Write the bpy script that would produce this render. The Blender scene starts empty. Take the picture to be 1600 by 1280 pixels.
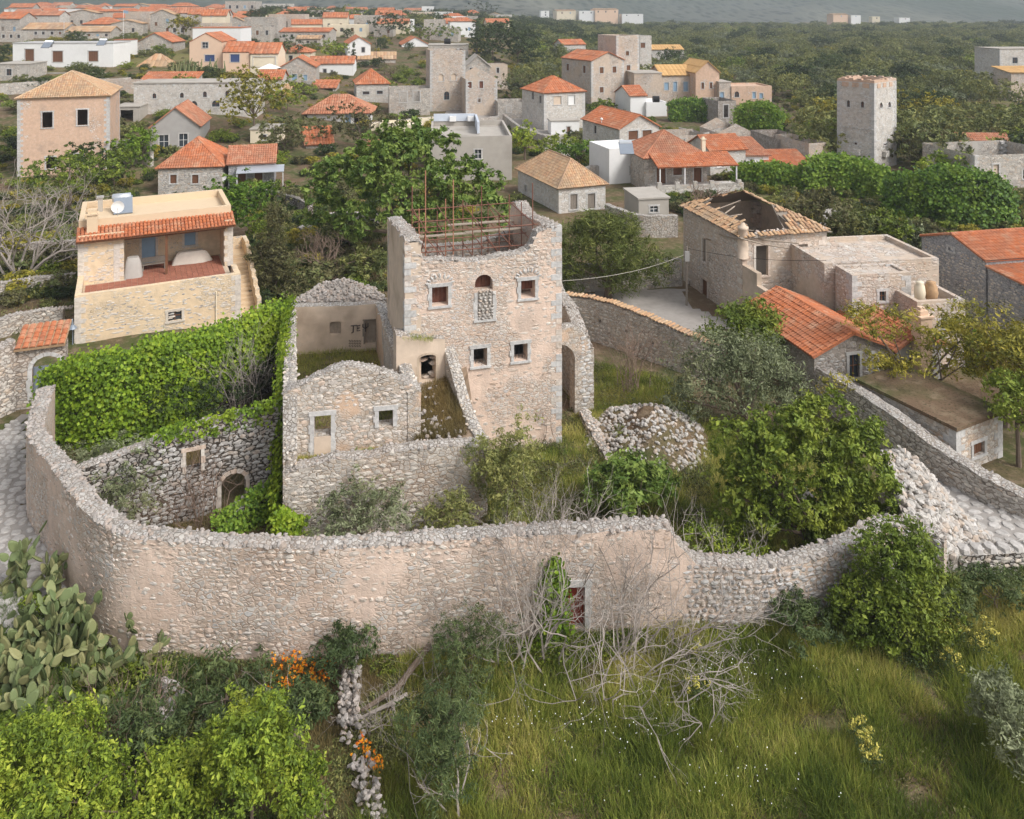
import bpy, math, random
import numpy as np
from mathutils import Matrix, Vector
scene = bpy.context.scene
col = scene.collection
# ------------------------------------------------------------------ camera, world, sun, exposure
F, YH, CZ = 1250.0, 15.0, 21.0          # focal length in photo pixels, horizon row, camera height
cam = bpy.data.objects.new('camera', bpy.data.cameras.new('camera'))
col.objects.link(cam)
cam.location = (0, 0, CZ)
cam.rotation_euler = (math.radians(90), 0, 0)
cam.data.sensor_fit = 'HORIZONTAL'; cam.data.sensor_width = 36
cam.data.lens = 36 * F / 1600
cam.data.shift_y = -(640 - YH) / 1600
cam.data.clip_start = 0.5; cam.data.clip_end = 20000
scene.camera = cam
world = bpy.data.worlds.new('World'); scene.world = world; world.use_nodes = True
wn = world.node_tree; wn.nodes.clear()
SUN = Vector((0.62, -0.42, 0.80)).normalized()
sky = wn.nodes.new('ShaderNodeTexSky'); sky.sky_type = 'NISHITA'; sky.sun_disc = False
sky.sun_elevation = math.asin(SUN.z); sky.sun_rotation = math.atan2(SUN.x, SUN.y)
sky.air_density = 1.0; sky.dust_density = 4.0; sky.altitude = 200
hs = wn.nodes.new('ShaderNodeHueSaturation'); hs.inputs['Saturation'].default_value = 0.28
bg = wn.nodes.new('ShaderNodeBackground'); bg.inputs['Strength'].default_value = 0.14
wo = wn.nodes.new('ShaderNodeOutputWorld')
wn.links.new(sky.outputs[0], hs.inputs['Color']); wn.links.new(hs.outputs[0], bg.inputs[0]); wn.links.new(bg.outputs[0], wo.inputs[0])
sl = bpy.data.lights.new('sun', 'SUN'); sl.energy = 1.65; sl.angle = math.radians(19); sl.color = (1.0, .98, .955)
so = bpy.data.objects.new('sun', sl); col.objects.link(so); so.location = (0, 0, 60)
so.rotation_euler = SUN.to_track_quat('Z', 'Y').to_euler()
scene.view_settings.view_transform = 'Standard'; scene.view_settings.look = 'None'
scene.view_settings.gamma = 1; scene.view_settings.use_curve_mapping = False
scene.view_settings.exposure = 0.63
scene.cycles.max_bounces = 5; scene.cycles.diffuse_bounces = 3; scene.cycles.transparent_max_bounces = 6
scene.cycles.volume_bounces = 2
# ------------------------------------------------------------------ helpers
rg = np.random.default_rng(11); random.seed(5)
def at(px, py, z=0.0):
    d = F * (CZ - z) / (py - YH); return ((px - 800) * d / F, d)
def zat(py, d): return CZ - (py - YH) * d / F
def xat(px, d): return (px - 800) * d / F
def ray_s(p0, p1, px):
    k = (px - 800) / F; dx, dy = p1[0]-p0[0], p1[1]-p0[1]; L = math.hypot(dx, dy)
    return (k*p0[1] - p0[0]) / (dx/L - k*dy/L)
def wz(p0, p1, px, py):
    s = ray_s(p0, p1, px); L = math.hypot(p1[0]-p0[0], p1[1]-p0[1])
    return s, zat(py, p0[1] + s*(p1[1]-p0[1])/L)
def op(p0, p1, x0, y0, x1, y1, arch=0):
    s0, za = wz(p0, p1, x0, y1); s1, zb = wz(p0, p1, x1, y0); return (s0, s1, za, zb, arch)
def vnoise(x, y, seed=0):
    x = np.asarray(x, float); y = np.asarray(y, float)
    xi = np.floor(x); yi = np.floor(y); fx = x-xi; fy = y-yi
    def h(a, b): return np.modf(np.abs(np.sin(a*127.1 + b*311.7 + seed*74.7)*43758.5453))[0]
    ux = fx*fx*(3-2*fx); uy = fy*fy*(3-2*fy)
    return (h(xi, yi)*(1-ux)+h(xi+1, yi)*ux)*(1-uy) + (h(xi, yi+1)*(1-ux)+h(xi+1, yi+1)*ux)*uy
def fbm(x, y, seed=0):
    return .55*vnoise(x, y, seed)+.28*vnoise(np.asarray(x)*2.1, np.asarray(y)*2.1, seed+3)+.17*vnoise(np.asarray(x)*4.3, np.asarray(y)*4.3, seed+7)
# terrain heights: left rises towards the upper village, right stays a plain
DL = ([0, 20, 25, 35, 45, 60, 90, 110, 130, 178, 230, 300, 400, 700, 1200, 6000], [-.3, .1, .5, .7, .5, .3, 0, 1.5, 4.5, 8, 11, 14, 16.5, 18, 18, 18])
DC = ([0, 20, 30, 90, 150, 190, 240, 290, 400, 700, 6000], [-.5, -.1, -.2, 0, .3, 2.5, 7, 11, 14, 15, 15])
DR = ([0, 20, 26, 40, 120, 200, 300, 600, 800, 6000], [-.8, -.2, .2, 0, 0, .3, 1, 3, 4, 4])
def T(x, y):
    x = np.asarray(x, float); y = np.maximum(np.asarray(y, float), 1.0); a = x / np.maximum(y, 12)
    l = np.interp(y, *DL); c = np.interp(y, *DC); r = np.interp(y, *DR)
    a0 = np.interp(y, [36, 62], [-.585, -.42]); t1 = np.clip((a-a0)/np.interp(y, [36, 62], [.09, .3]), 0, 1); t2 = np.clip((a+.12)/.27, 0, 1)
    t1 = t1*t1*(3-2*t1); t2 = t2*t2*(3-2*t2)
    return (l*(1-t1)+c*t1)*(1-t2)+r*t2
INV = {}
def tag(o, label=None, cat=None, group=None, kind=None):
    if label: o['label'] = label
    if cat: o['category'] = cat
    if group: o['group'] = group
    if kind: o['kind'] = kind
    return o
def thing(name, label, cat, loc=(0, 0, 0), rot=0, group=None):
    o = bpy.data.objects.new(name, None); o.empty_display_size = .3; col.objects.link(o)
    o.location = loc; o.rotation_euler = (0, 0, rot); tag(o, label, cat, group)
    M = np.array(Matrix.Translation(loc) @ Matrix.Rotation(rot, 4, 'Z')); INV[o.name] = np.linalg.inv(M); return o
class MB:
    def __init__(s): s.V = []; s.Fs = []; s.var = []; s.n = 0
    def add(s, V, Fc, var=0.0):
        V = np.asarray(V, float).reshape(-1, 3); Fc = np.asarray(Fc, int)
        if not len(Fc): return s
        s.V.append(V); s.Fs.append(Fc + s.n); s.n += len(V)
        s.var.append(np.broadcast_to(np.asarray(var, float), (len(Fc),))); return s
    def poly(s, pts, var=0.0): return s.add(pts, [list(range(len(pts)))], var)
    def box(s, x0, y0, z0, x1, y1, z1, var=0.0):
        return s.obox(((x0+x1)/2, (y0+y1)/2, (z0+z1)/2), ((x1-x0)/2, 0, 0), (0, (y1-y0)/2, 0), (0, 0, (z1-z0)/2), var)
    def obox(s, c, ex, ey, ez, var=0.0):
        c, ex, ey, ez = map(np.array, (c, ex, ey, ez))
        V = [c+i*ex+j*ey+k*ez for k in (-1, 1) for i, j in ((-1, -1), (1, -1), (1, 1), (-1, 1))]
        return s.add(V, [[0, 3, 2, 1], [4, 5, 6, 7], [0, 1, 5, 4], [1, 2, 6, 5], [2, 3, 7, 6], [3, 0, 4, 7]], var)
    def tube(s, pts, rad, n=6, var=0.0, cap=True):
        pts = np.asarray(pts, float); rad = np.broadcast_to(np.asarray(rad, float), (len(pts),))
        tg = np.gradient(pts, axis=0) if len(pts) > 1 else np.array([[0, 0, 1.]])
        tg /= np.linalg.norm(tg, axis=1)[:, None]+1e-9
        ref = np.where(np.abs(tg[:, 2:3]) < .9, np.array([[0, 0, 1.]]), np.array([[1., 0, 0]]))
        a = np.cross(tg, ref); a /= np.linalg.norm(a, axis=1)[:, None]; b = np.cross(tg, a)
        an = np.arange(n)*2*math.pi/n
        V = pts[:, None] + rad[:, None, None]*(a[:, None]*np.cos(an)[None, :, None]+b[:, None]*np.sin(an)[None, :, None])
        k = np.arange(len(pts)-1)[:, None]*n; i = np.arange(n)[None]; j = (np.arange(n)+1)[None] % n
        q = np.stack([k+i, k+j, k+n+j, k+n+i], -1).reshape(-1, 4); n0 = s.n
        s.add(V, q, var)
        if cap:
            s.Fs.append(np.array([list(range(n))])+n0); s.var.append(np.array([var])); s.Fs.append(np.array([list(range(n))])+n0+(len(pts)-1)*n); s.var.append(np.array([var]))
        return s
    def lathe(s, c, prof, n=12, var=0.0):
        return s.tube([(c[0], c[1], c[2]+z+1e-4*i) for i, (r, z) in enumerate(prof)], [r for r, z in prof], n, var)
    def mesh(s, name, mat=None, inv=None, smooth=False):
        V = np.concatenate(s.V) if s.V else np.zeros((0, 3))
        if inv is not None: V = V @ inv[:3, :3].T + inv[:3, 3]
        me = bpy.data.meshes.new(name); me.vertices.add(len(V)); me.vertices.foreach_set('co', V.astype(np.float32).ravel())
        tot = np.concatenate([np.full(len(f), f.shape[1]) for f in s.Fs]) if s.Fs else np.zeros(0, int)
        li = np.concatenate([f.ravel() for f in s.Fs]) if s.Fs else np.zeros(0, int)
        me.loops.add(len(li)); me.loops.foreach_set('vertex_index', li.astype(np.int32))
        me.polygons.add(len(tot)); st = np.concatenate([[0], np.cumsum(tot)[:-1]]) if len(tot) else tot
        me.polygons.foreach_set('loop_start', st.astype(np.int32))
        me.polygons.foreach_set('use_smooth', np.full(len(tot), bool(smooth)))
        me.update(calc_edges=True)
        if len(tot):
            at_ = me.attributes.new('var', 'FLOAT', 'FACE'); at_.data.foreach_set('value', np.concatenate(s.var).astype(np.float32))
        if mat: me.materials.append(mat)
        return me
def part(name, mb, mat, parent, world=False, smooth=False, label=None):
    me = mb.mesh(name, mat, INV[parent.name] if world else None, smooth)
    o = bpy.data.objects.new(name, me); col.objects.link(o); o.parent = parent; INV[o.name] = INV[parent.name]
    if label: o['label'] = label
    return o
def solo(name, mb, mat, label, cat, loc=(0, 0, 0), rot=0, group=None, kind=None, world=True, smooth=False):
    M = np.array(Matrix.Translation(loc) @ Matrix.Rotation(rot, 4, 'Z')); iv = np.linalg.inv(M)
    o = bpy.data.objects.new(name, mb.mesh(name, mat, iv if world else None, smooth)); col.objects.link(o)
    o.location = loc; o.rotation_euler = (0, 0, rot); INV[o.name] = iv
    return tag(o, label, cat, group, kind)
def copy_tree(o, loc, rz=0, sc=1, label=None):
    r = o.copy(); col.objects.link(r); r.location = loc; r.rotation_euler = (0, 0, rz)
    r.scale = (sc, sc, sc) if np.isscalar(sc) else sc
    if label: r['label'] = label
    for ch in o.children:
        c = ch.copy(); col.objects.link(c); c.parent = r
        for g in ch.children:
            h = g.copy(); col.objects.link(h); h.parent = c
    return r
# ------------------------------------------------------------------ materials
class NT:
    def __init__(s, name):
        s.m = bpy.data.materials.new(name); s.m.use_nodes = True; s.t = s.m.node_tree; s.t.nodes.clear()
    def n(s, typ, ins=None, **kw):
        nd = s.t.nodes.new('ShaderNode'+typ)
        for k, v in kw.items(): setattr(nd, k, v)
        for k, v in (ins or {}).items():
            if isinstance(v, bpy.types.NodeSocket): s.t.links.new(v, nd.inputs[k])
            else: nd.inputs[k].default_value = v
        return nd
    def math(s, o, a, b=0.0, c=None, clamp=False):
        i = {0: a, 1: b}
        if c is not None: i[2] = c
        return s.n('Math', i, operation=o, use_clamp=clamp).outputs[0]
    def ramp(s, fac, stops, interp='LINEAR'):
        r = s.n('ValToRGB', {0: fac}); e = r.color_ramp; e.interpolation = interp
        while len(e.elements) < len(stops): e.elements.new(.5)
        for el, (p, c) in zip(e.elements, stops): el.position = p; el.color = (*c, 1) if len(c) == 3 else c
        return r.outputs[0]
    def mix(s, fac, a, b, mode='MIX'):
        nd = s.n('Mix', {0: fac}, data_type='RGBA', blend_type=mode)
        for i, v in ((6, a), (7, b)):
            if isinstance(v, bpy.types.NodeSocket): s.t.links.new(v, nd.inputs[i])
            else: nd.inputs[i].default_value = (*v, 1) if len(v) == 3 else v
        return nd.outputs[2]
    def pos(s): return s.n('NewGeometry').outputs['Position']
    def noise(s, vec, sc, det=3, out=0): return s.n('TexNoise', {'Vector': vec, 'Scale': sc, 'Detail': det}).outputs[out]
    def step(s, v, a, b): return s.n('MapRange', {0: v, 1: a, 2: b, 3: 0.0, 4: 1.0}, interpolation_type='SMOOTHSTEP').outputs[0]
    def var(s):
        a = s.n('Attribute', attribute_name='var').outputs['Fac']; r = s.n('ObjectInfo').outputs['Random']
        return s.math('FRACT', s.math('ADD', a, r))
    def out(s, colr, rough=.9, bump=None, bstr=.3, bdist=.03, spec=.2, metal=0.0, transl=0.0):
        b = s.n('BsdfPrincipled', {'Base Color': colr if isinstance(colr, bpy.types.NodeSocket) else (*colr, 1), 'Roughness': rough, 'Specular IOR Level': spec, 'Metallic': metal})
        if bump is not None:
            bn = s.n('Bump', {'Height': bump, 'Strength': bstr, 'Distance': bdist}); s.t.links.new(bn.outputs[0], b.inputs['Normal'])
        sh = b.outputs[0]
        if transl > 0:
            tl = s.n('BsdfTranslucent', {'Color': colr}); mx = s.n('MixShader', {0: transl, 1: sh, 2: tl.outputs[0]}); sh = mx.outputs[0]
        o = s.n('OutputMaterial'); s.t.links.new(sh, o.inputs['Surface']); return s.m
MATS = {}
def m_masonry(name, stones, mortar, scale=4.0, flat=1.7, plaster=None, pthr=.6, edge=.07, stain=(.30, .17, .10), stainamt=.35, bstr=.6):
    t = NT(name); p = t.pos()
    wv = t.noise(p, 1.7, 2, 1); w = t.n('VectorMath', {0: wv, 1: (.5, .5, .5)}, operation='SUBTRACT').outputs[0]
    w2 = t.n('VectorMath', {0: w, 'Scale': .35}, operation='SCALE').outputs[0]
    q = t.n('VectorMath', {0: p, 1: w2}, operation='ADD').outputs[0]
    mp = t.n('Mapping', {'Vector': q, 'Scale': (1, 1, flat)}).outputs[0]
    v1 = t.n('TexVoronoi', {'Vector': mp, 'Scale': scale, 'Randomness': .9}); v2 = t.n('TexVoronoi', {'Vector': mp, 'Scale': scale, 'Randomness': .9}, feature='DISTANCE_TO_EDGE')
    sep = t.n('SeparateColor', {0: v1.outputs['Color']}); k = len(stones)
    sc = t.ramp(sep.outputs[0], [((i+.5)/k, c) for i, c in enumerate(stones)])
    fine = t.noise(p, 9, 4)
    sc = t.mix(.32, sc, t.ramp(fine, [(.3, (.15, .135, .12)), (.7, (.68, .64, .60))]), 'MIX')
    wide = t.noise(p, .8, 4)
    thr = t.math('MULTIPLY_ADD', wide, .16, edge-.08)
    m = t.step(t.math('SUBTRACT', v2.outputs['Distance'], thr), -.02, .05)
    c = t.mix(m, mortar, sc)
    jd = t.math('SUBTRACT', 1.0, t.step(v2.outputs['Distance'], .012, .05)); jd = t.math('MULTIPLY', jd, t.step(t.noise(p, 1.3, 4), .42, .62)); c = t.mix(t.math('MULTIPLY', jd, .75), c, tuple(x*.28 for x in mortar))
    hgt = t.math('ADD', m, t.math('MULTIPLY', fine, .5))
    if plaster:
        pm = t.step(t.math('ADD', t.noise(p, .33, 5), t.math('MULTIPLY', t.noise(p, 2.5, 4), .12)), pthr-.04, pthr+.05)
        pm = t.math('MULTIPLY', pm, .88)
        c = t.mix(pm, c, t.mix(t.noise(p, 3, 5), tuple(x*.75 for x in plaster), tuple(min(1, x*1.25) for x in plaster)))
        hgt = t.mix(pm, hgt, t.math('MULTIPLY_ADD', fine, .35, .55))
    c = t.mix(t.math('MULTIPLY', t.step(t.noise(p, .22, 4), .5, .72), stainamt), c, stain)
    c = t.mix(t.math('MULTIPLY', t.step(t.noise(p, .6, 6), .52, .75), .3), c, (.16, .15, .14))
    return t.out(c, .95, hgt, bstr, .05, .1)
def m_pieces(name, stones, amt=.4, sc=7, bstr=.4, rough=.95, stain=None, fade=None):
    t = NT(name); p = t.pos(); k = len(stones)
    c = t.ramp(t.var(), [((i+.5)/k, s) for i, s in enumerate(stones)])
    fine = t.noise(p, sc, 5)
    c = t.mix(amt, c, t.ramp(fine, [(.3, tuple(x*.35 for x in stones[0])), (.7, tuple(min(1, x*1.3) for x in stones[-1]))]))
    if stain: c = t.mix(t.math('MULTIPLY', t.step(t.noise(p, .3, 4), .48, .7), .5), c, stain)
    if fade: c = t.mix(t.math('MULTIPLY', t.step(t.noise(p, 1.1, 5), .5, .7), .45), c, fade)
    return t.out(c, rough, fine, bstr, .03, .15)
def m_plain(name, c, var=.15, sc=3, rough=.85, bstr=.15, spec=.2, metal=0.0, dirt=.25):
    t = NT(name); p = t.pos(); f = t.noise(p, sc, 5); g = t.noise(p, sc*.2, 4)
    cc = t.mix(f, tuple(x*(1-var) for x in c), tuple(min(1, x*(1+var)) for x in c))
    cc = t.mix(t.math('MULTIPLY', t.step(g, .5, .75), dirt), cc, (c[0]*.5, c[1]*.48, c[2]*.45))
    return t.out(cc, rough, f, bstr, .02, spec, metal)
def m_leaf(name, cols, rough=.55, transl=.18, spec=.25):
    t = NT(name); v = t.n('Attribute', attribute_name='var').outputs['Fac']; k = len(cols)
    r = t.n('ObjectInfo').outputs['Random']; nz = t.noise(t.pos(), .8, 2)
    v = t.math('ADD', v, t.math('MULTIPLY', t.math('SUBTRACT', t.math('MULTIPLY_ADD', r, .5, nz), .75), .9), clamp=True)
    c = t.ramp(v, [((i+.5)/k, s) for i, s in enumerate(cols)])
    d = t.noise(t.pos(), .45, 4); c = t.mix(t.math('MULTIPLY', t.step(d, .52, .74), .28), c, tuple(min(1, x*y) for x, y in zip(cols[-1], (1.15, .95, .8))))
    return t.out(c, rough, spec=spec, transl=transl)
def m_ground():
    t = NT('ground'); p = t.pos()
    a = t.noise(p, .25, 6); b = t.noise(p, 1.6, 6); c3 = t.noise(p, 9, 4)
    c = t.mix(t.step(a, .38, .62), (.155, .105, .068), (.078, .090, .032))
    c = t.mix(t.step(b, .45, .75), c, (.22, .165, .11)); c = t.mix(t.step(c3, .5, .8), c, (.05, .05, .025))
    c = t.mix(t.math('MULTIPLY', t.step(t.noise(p, .012, 5), .5, .62), .5), c, (.22, .20, .07))
    return t.out(c, 1, t.math('ADD', b, c3), .6, .1, .05)
def m_hills():
    t = NT('hills'); p = t.pos(); mp = t.n('Mapping', {'Vector': p, 'Scale': (1, .35, 1)}).outputs[0]
    v = t.n('TexVoronoi', {'Vector': mp, 'Scale': .09}).outputs['Distance']
    c = t.mix(t.step(v, .15, .55), (.03, .04, .035), (.115, .12, .10))
    c = t.mix(t.math('MULTIPLY', t.step(t.noise(mp, .004, 5), .50, .66), .4), c, (.26, .25, .19))
    c = t.mix(t.step(t.noise(mp, .0016, 3), .42, .66), c, (.05, .07, .05))
    return t.out(c, 1, v, .5, 3, .05)
GREY = [(0.336, 0.302, 0.262), (0.515, 0.472, 0.416), (0.426, 0.387, 0.337), (0.605, 0.551, 0.485), (0.470, 0.350, 0.247), (0.672, 0.615, 0.544)]
WARM = [(0.497, 0.408, 0.330), (0.655, 0.572, 0.492), (0.610, 0.461, 0.355), (0.520, 0.382, 0.291), (0.700, 0.652, 0.576), (0.441, 0.382, 0.330), (0.599, 0.541, 0.488)]
M = dict(
 ground=m_ground(), hills=m_hills(),
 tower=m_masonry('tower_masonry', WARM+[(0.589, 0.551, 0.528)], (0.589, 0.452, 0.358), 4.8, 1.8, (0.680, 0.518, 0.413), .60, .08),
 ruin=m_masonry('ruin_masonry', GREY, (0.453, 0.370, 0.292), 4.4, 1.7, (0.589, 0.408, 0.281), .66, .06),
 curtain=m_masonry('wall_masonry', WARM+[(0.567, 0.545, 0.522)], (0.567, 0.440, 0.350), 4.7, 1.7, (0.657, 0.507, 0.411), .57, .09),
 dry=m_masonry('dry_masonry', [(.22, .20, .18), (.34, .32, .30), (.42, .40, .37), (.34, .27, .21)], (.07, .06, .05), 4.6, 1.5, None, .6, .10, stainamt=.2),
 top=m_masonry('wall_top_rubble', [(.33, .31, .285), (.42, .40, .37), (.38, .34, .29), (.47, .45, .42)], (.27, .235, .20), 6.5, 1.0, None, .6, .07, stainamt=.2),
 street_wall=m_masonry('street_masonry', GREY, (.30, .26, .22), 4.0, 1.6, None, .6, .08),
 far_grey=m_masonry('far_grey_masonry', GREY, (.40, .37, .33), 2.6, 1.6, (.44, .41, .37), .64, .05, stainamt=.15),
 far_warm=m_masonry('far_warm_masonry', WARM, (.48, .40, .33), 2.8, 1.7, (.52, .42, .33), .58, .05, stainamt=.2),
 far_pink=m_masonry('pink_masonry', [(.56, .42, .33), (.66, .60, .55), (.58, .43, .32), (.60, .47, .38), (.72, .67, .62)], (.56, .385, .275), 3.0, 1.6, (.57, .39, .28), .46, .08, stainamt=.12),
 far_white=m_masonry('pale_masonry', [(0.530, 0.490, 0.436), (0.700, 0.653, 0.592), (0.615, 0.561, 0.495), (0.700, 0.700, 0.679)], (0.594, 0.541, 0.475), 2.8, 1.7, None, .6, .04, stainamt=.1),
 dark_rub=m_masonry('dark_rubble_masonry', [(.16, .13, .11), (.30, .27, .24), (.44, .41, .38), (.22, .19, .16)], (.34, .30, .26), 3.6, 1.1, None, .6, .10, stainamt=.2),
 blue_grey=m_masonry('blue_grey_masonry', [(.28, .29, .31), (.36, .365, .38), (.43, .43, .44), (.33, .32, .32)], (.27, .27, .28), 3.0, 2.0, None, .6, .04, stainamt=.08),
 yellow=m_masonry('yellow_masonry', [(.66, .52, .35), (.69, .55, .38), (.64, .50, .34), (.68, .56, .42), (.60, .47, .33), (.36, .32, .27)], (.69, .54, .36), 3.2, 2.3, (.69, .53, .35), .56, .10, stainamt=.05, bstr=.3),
 stone=m_pieces('stone_warm', WARM, .35, stain=(.42, .27, .18)), stone_grey=m_pieces('stone_grey', GREY, .35),
 stone_cap=m_pieces('stone_cap', [(.29, .265, .24), (.40, .375, .345), (.34, .31, .285), (.45, .42, .395), (.37, .30, .25)], .35),
 stone_dry=m_pieces('stone_dry', [(.27, .25, .235), (.40, .38, .36), (.48, .465, .44), (.36, .34, .32), (.44, .35, .28), (.54, .52, .50)], .3),
 rubble=m_pieces('stone_rubble', [(.38, .35, .31), (.48, .445, .405), (.41, .38, .345), (.50, .385, .29), (.34, .31, .28), (.52, .49, .455)], .25),
 quoin=m_pieces('stone_quoin', [(.43, .415, .395), (.53, .51, .485), (.48, .465, .445), (.57, .55, .525)], .3),
 quoin_y=m_pieces('stone_quoin_yellow', [(.60, .53, .44), (.66, .59, .50), (.58, .52, .46)], .3),
 pave=m_pieces('stone_paving', [(.36, .335, .31), (.44, .415, .385), (.40, .375, .35), (.48, .45, .42)], .35),
 tile=m_pieces('tile_red', [(.43, .145, .068), (.50, .175, .082), (.38, .14, .075), (.54, .22, .115), (.33, .125, .07), (.47, .15, .06)], .28, 4, .3, .9, (.27, .135, .085), (.50, .33, .22)),
 tile_dull=m_pieces('tile_dull', [(.37, .14, .075), (.44, .18, .10), (.33, .135, .08), (.48, .22, .13)], .25, 5, .2, .88, (.2, .11, .075), (.45, .31, .21)),
 tile_old=m_pieces('tile_old', [(.46, .30, .17), (.52, .36, .22), (.38, .25, .15), (.56, .42, .28), (.33, .21, .14), (.50, .29, .16)], .3, 5, .3, .9, (.26, .20, .14)),
 tile_ochre=m_pieces('tile_ochre', [(.56, .34, .14), (.60, .37, .16), (.52, .31, .13)], .2, 4, .2, .9),
 mortar=m_plain('mortar', (.50, .40, .30), .25, 4), plaster=m_plain('old_plaster', (.58, .465, .36), .25, 2, .95, .2, .1, 0, .6),
 white=m_plain('white_paint', (.74, .73, .71), .06, 1.5, .8, .05, .2, 0, .12), cream=m_plain('cream_paint', (.70, .61, .46), .06, 1.5),
 peach=m_plain('peach_paint', (.70, .50, .36), .06, 1.5, .85, .05, .2, 0, .08), concrete=m_plain('concrete', (.40, .365, .32), .15, 1.2, .95, .1, .1, 0, .45),
 grey_pl=m_plain('grey_plaster', (.36, .345, .325), .12, 1.5), smooth_y=m_plain('yellow_render', (.62, .48, .325), .06, 2, .9, .1, .1, 0, .08),
 roofgrey=m_plain('roof_screed', (.46, .45, .44), .12, 1.2, .95, .1, .1, 0, .4), bluewash=m_plain('blue_whitewash', (.52, .56, .62), .08, 2),
 dark=m_plain('dark_void', (.02, .017, .014), .3), glass=m_plain('window_glass', (.045, .055, .065), .2, 2, .08, 0, .6, 0, 0),
 blue=m_plain('blue_wood', (.26, .38, .50), .1, 4, .6), navy=m_plain('navy_wood', (.05, .08, .19), .1, 4, .6), brown=m_plain('brown_wood', (.16, .075, .04), .25, 6, .7),
 redwood=m_plain('red_wood', (.26, .045, .028), .25, 5, .7), oldwood=m_plain('grey_wood', (.24, .205, .17), .3, 8, .9), plank=m_plain('plank_wood', (.34, .28, .22), .25, 7, .9),
 redboard=m_plain('rusty_board', (.15, .065, .045), .4, 7, .9), grey_metal=m_plain('grey_blue_metal', (.23, .26, .30), .08, 3, .5, .02, .4, .3), steel=m_plain('pale_metal', (.55, .57, .60), .08, 3, .35, .02, .5, .5),
 rust=m_plain('rusty_tube', (.21, .095, .065), .3, 12, .75, .1, .3, .1), rust_pale=m_plain('orange_tube', (.40, .19, .12), .2, 12, .7), darkmetal=m_plain('dark_metal', (.04, .04, .045), .2, 5, .5),
 cloth=m_plain('beige_cover', (.62, .56, .48), .08, 4, .9), cloth_grey=m_plain('grey_cover', (.40, .375, .34), .1, 4, .9), redcloth=m_plain('red_cloth', (.28, .02, .04), .2, 5), black=m_plain('black_plastic', (.015, .015, .016), .2, 4, .5),
 joint=m_plain('street_joint', (.30, .275, .25), .2, 3, .95, .3), paving=m_plain('paved_square', (.34, .31, .28), .2, 2.5, .95, .3, .1, 0, .4), floor_tile=m_pieces('terrace_tile', [(.33, .135, .085), (.38, .155, .10), (.30, .12, .08)], .2, 8, .1, .8),
 earth=m_plain('bare_earth', (.27, .20, .14), .3, 2, 1, .5, .05, 0, .4), path=m_plain('path_dirt', (.36, .30, .24), .2, 3, 1, .4, .05, 0, .3),
 bark=m_plain('bark', (.16, .12, .09), .3, 8, .95, .6), twig=m_plain('grey_twig', (.33, .285, .25), .25, 6, .9, .3), twig_br=m_plain('brown_twig', (.24, .17, .13), .3, 6, .9, .3),
 graffiti=m_plain('black_spray', (.06, .05, .05), .2), paint_white=m_plain('white_flower', (.80, .80, .76), .05),
 lf_mid=m_leaf('leaf_mid', [(0.066, 0.099, 0.012), (0.123, 0.174, 0.021), (0.190, 0.247, 0.031), (0.257, 0.298, 0.042)]),
 lf_plane=m_leaf('leaf_plane', [(0.053, 0.098, 0.018), (0.089, 0.155, 0.029), (0.150, 0.220, 0.041), (0.209, 0.276, 0.056)]),
 lf_ivy=m_leaf('leaf_ivy', [(0.073, 0.128, 0.010), (0.138, 0.229, 0.014), (0.221, 0.324, 0.021), (0.310, 0.391, 0.033)]),
 lf_ivy2=m_leaf('leaf_ivy_deep', [(0.040, 0.084, 0.010), (0.081, 0.160, 0.014), (0.130, 0.221, 0.020), (0.200, 0.289, 0.032)]),
 lf_lime=m_leaf('leaf_lime', [(0.086, 0.131, 0.016), (0.172, 0.243, 0.025), (0.286, 0.361, 0.037), (0.400, 0.446, 0.057)]),
 lf_olive=m_leaf('leaf_olive', [(0.061, 0.076, 0.034), (0.124, 0.146, 0.068), (0.189, 0.212, 0.107), (0.269, 0.291, 0.164)], .5, .15),
 lf_grove=m_leaf('leaf_grove', [(0.068, 0.086, 0.025), (0.133, 0.153, 0.045), (0.204, 0.224, 0.069), (0.289, 0.282, 0.088)], .6, .2),
 lf_dark=m_leaf('leaf_dark', [(0.026, 0.042, 0.014), (0.049, 0.074, 0.021), (0.075, 0.106, 0.029)], .6, .15),
 lf_tam=m_leaf('leaf_tamarisk', [(0.088, 0.111, 0.024), (0.135, 0.162, 0.040), (0.191, 0.212, 0.051), (0.239, 0.252, 0.076)], .7, .2),
 lf_brown=m_leaf('leaf_brown', [(0.068, 0.065, 0.028), (0.124, 0.114, 0.048), (0.174, 0.163, 0.068), (0.149, 0.180, 0.062)], .7, .2),
 lf_yel=m_leaf('leaf_yellow_green', [(0.094, 0.099, 0.012), (0.198, 0.187, 0.022), (0.308, 0.275, 0.035), (0.440, 0.363, 0.055)]),
 lf_blue=m_leaf('leaf_blue_green', [(0.047, 0.072, 0.024), (0.085, 0.120, 0.040), (0.142, 0.176, 0.060)], .6, .2),
 pad=m_leaf('cactus_pad', [(0.130, 0.170, 0.070), (0.176, 0.213, 0.090), (0.221, 0.238, 0.105), (0.273, 0.263, 0.120)], .5, .05),
 grass=m_leaf('grass_blade', [(0.100, 0.138, 0.022), (0.198, 0.248, 0.038), (0.287, 0.327, 0.057), (0.414, 0.406, 0.094), (0.540, 0.475, 0.151)], .7, .3),
 grass_dk=m_leaf('grass_dark', [(0.050, 0.095, 0.017), (0.099, 0.166, 0.028), (0.152, 0.226, 0.037), (0.215, 0.234, 0.056)], .7, .3),
 dry_grass=m_leaf('dry_grass', [(0.176, 0.138, 0.055), (0.293, 0.222, 0.089), (0.397, 0.306, 0.131)], .8, .2),
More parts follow.
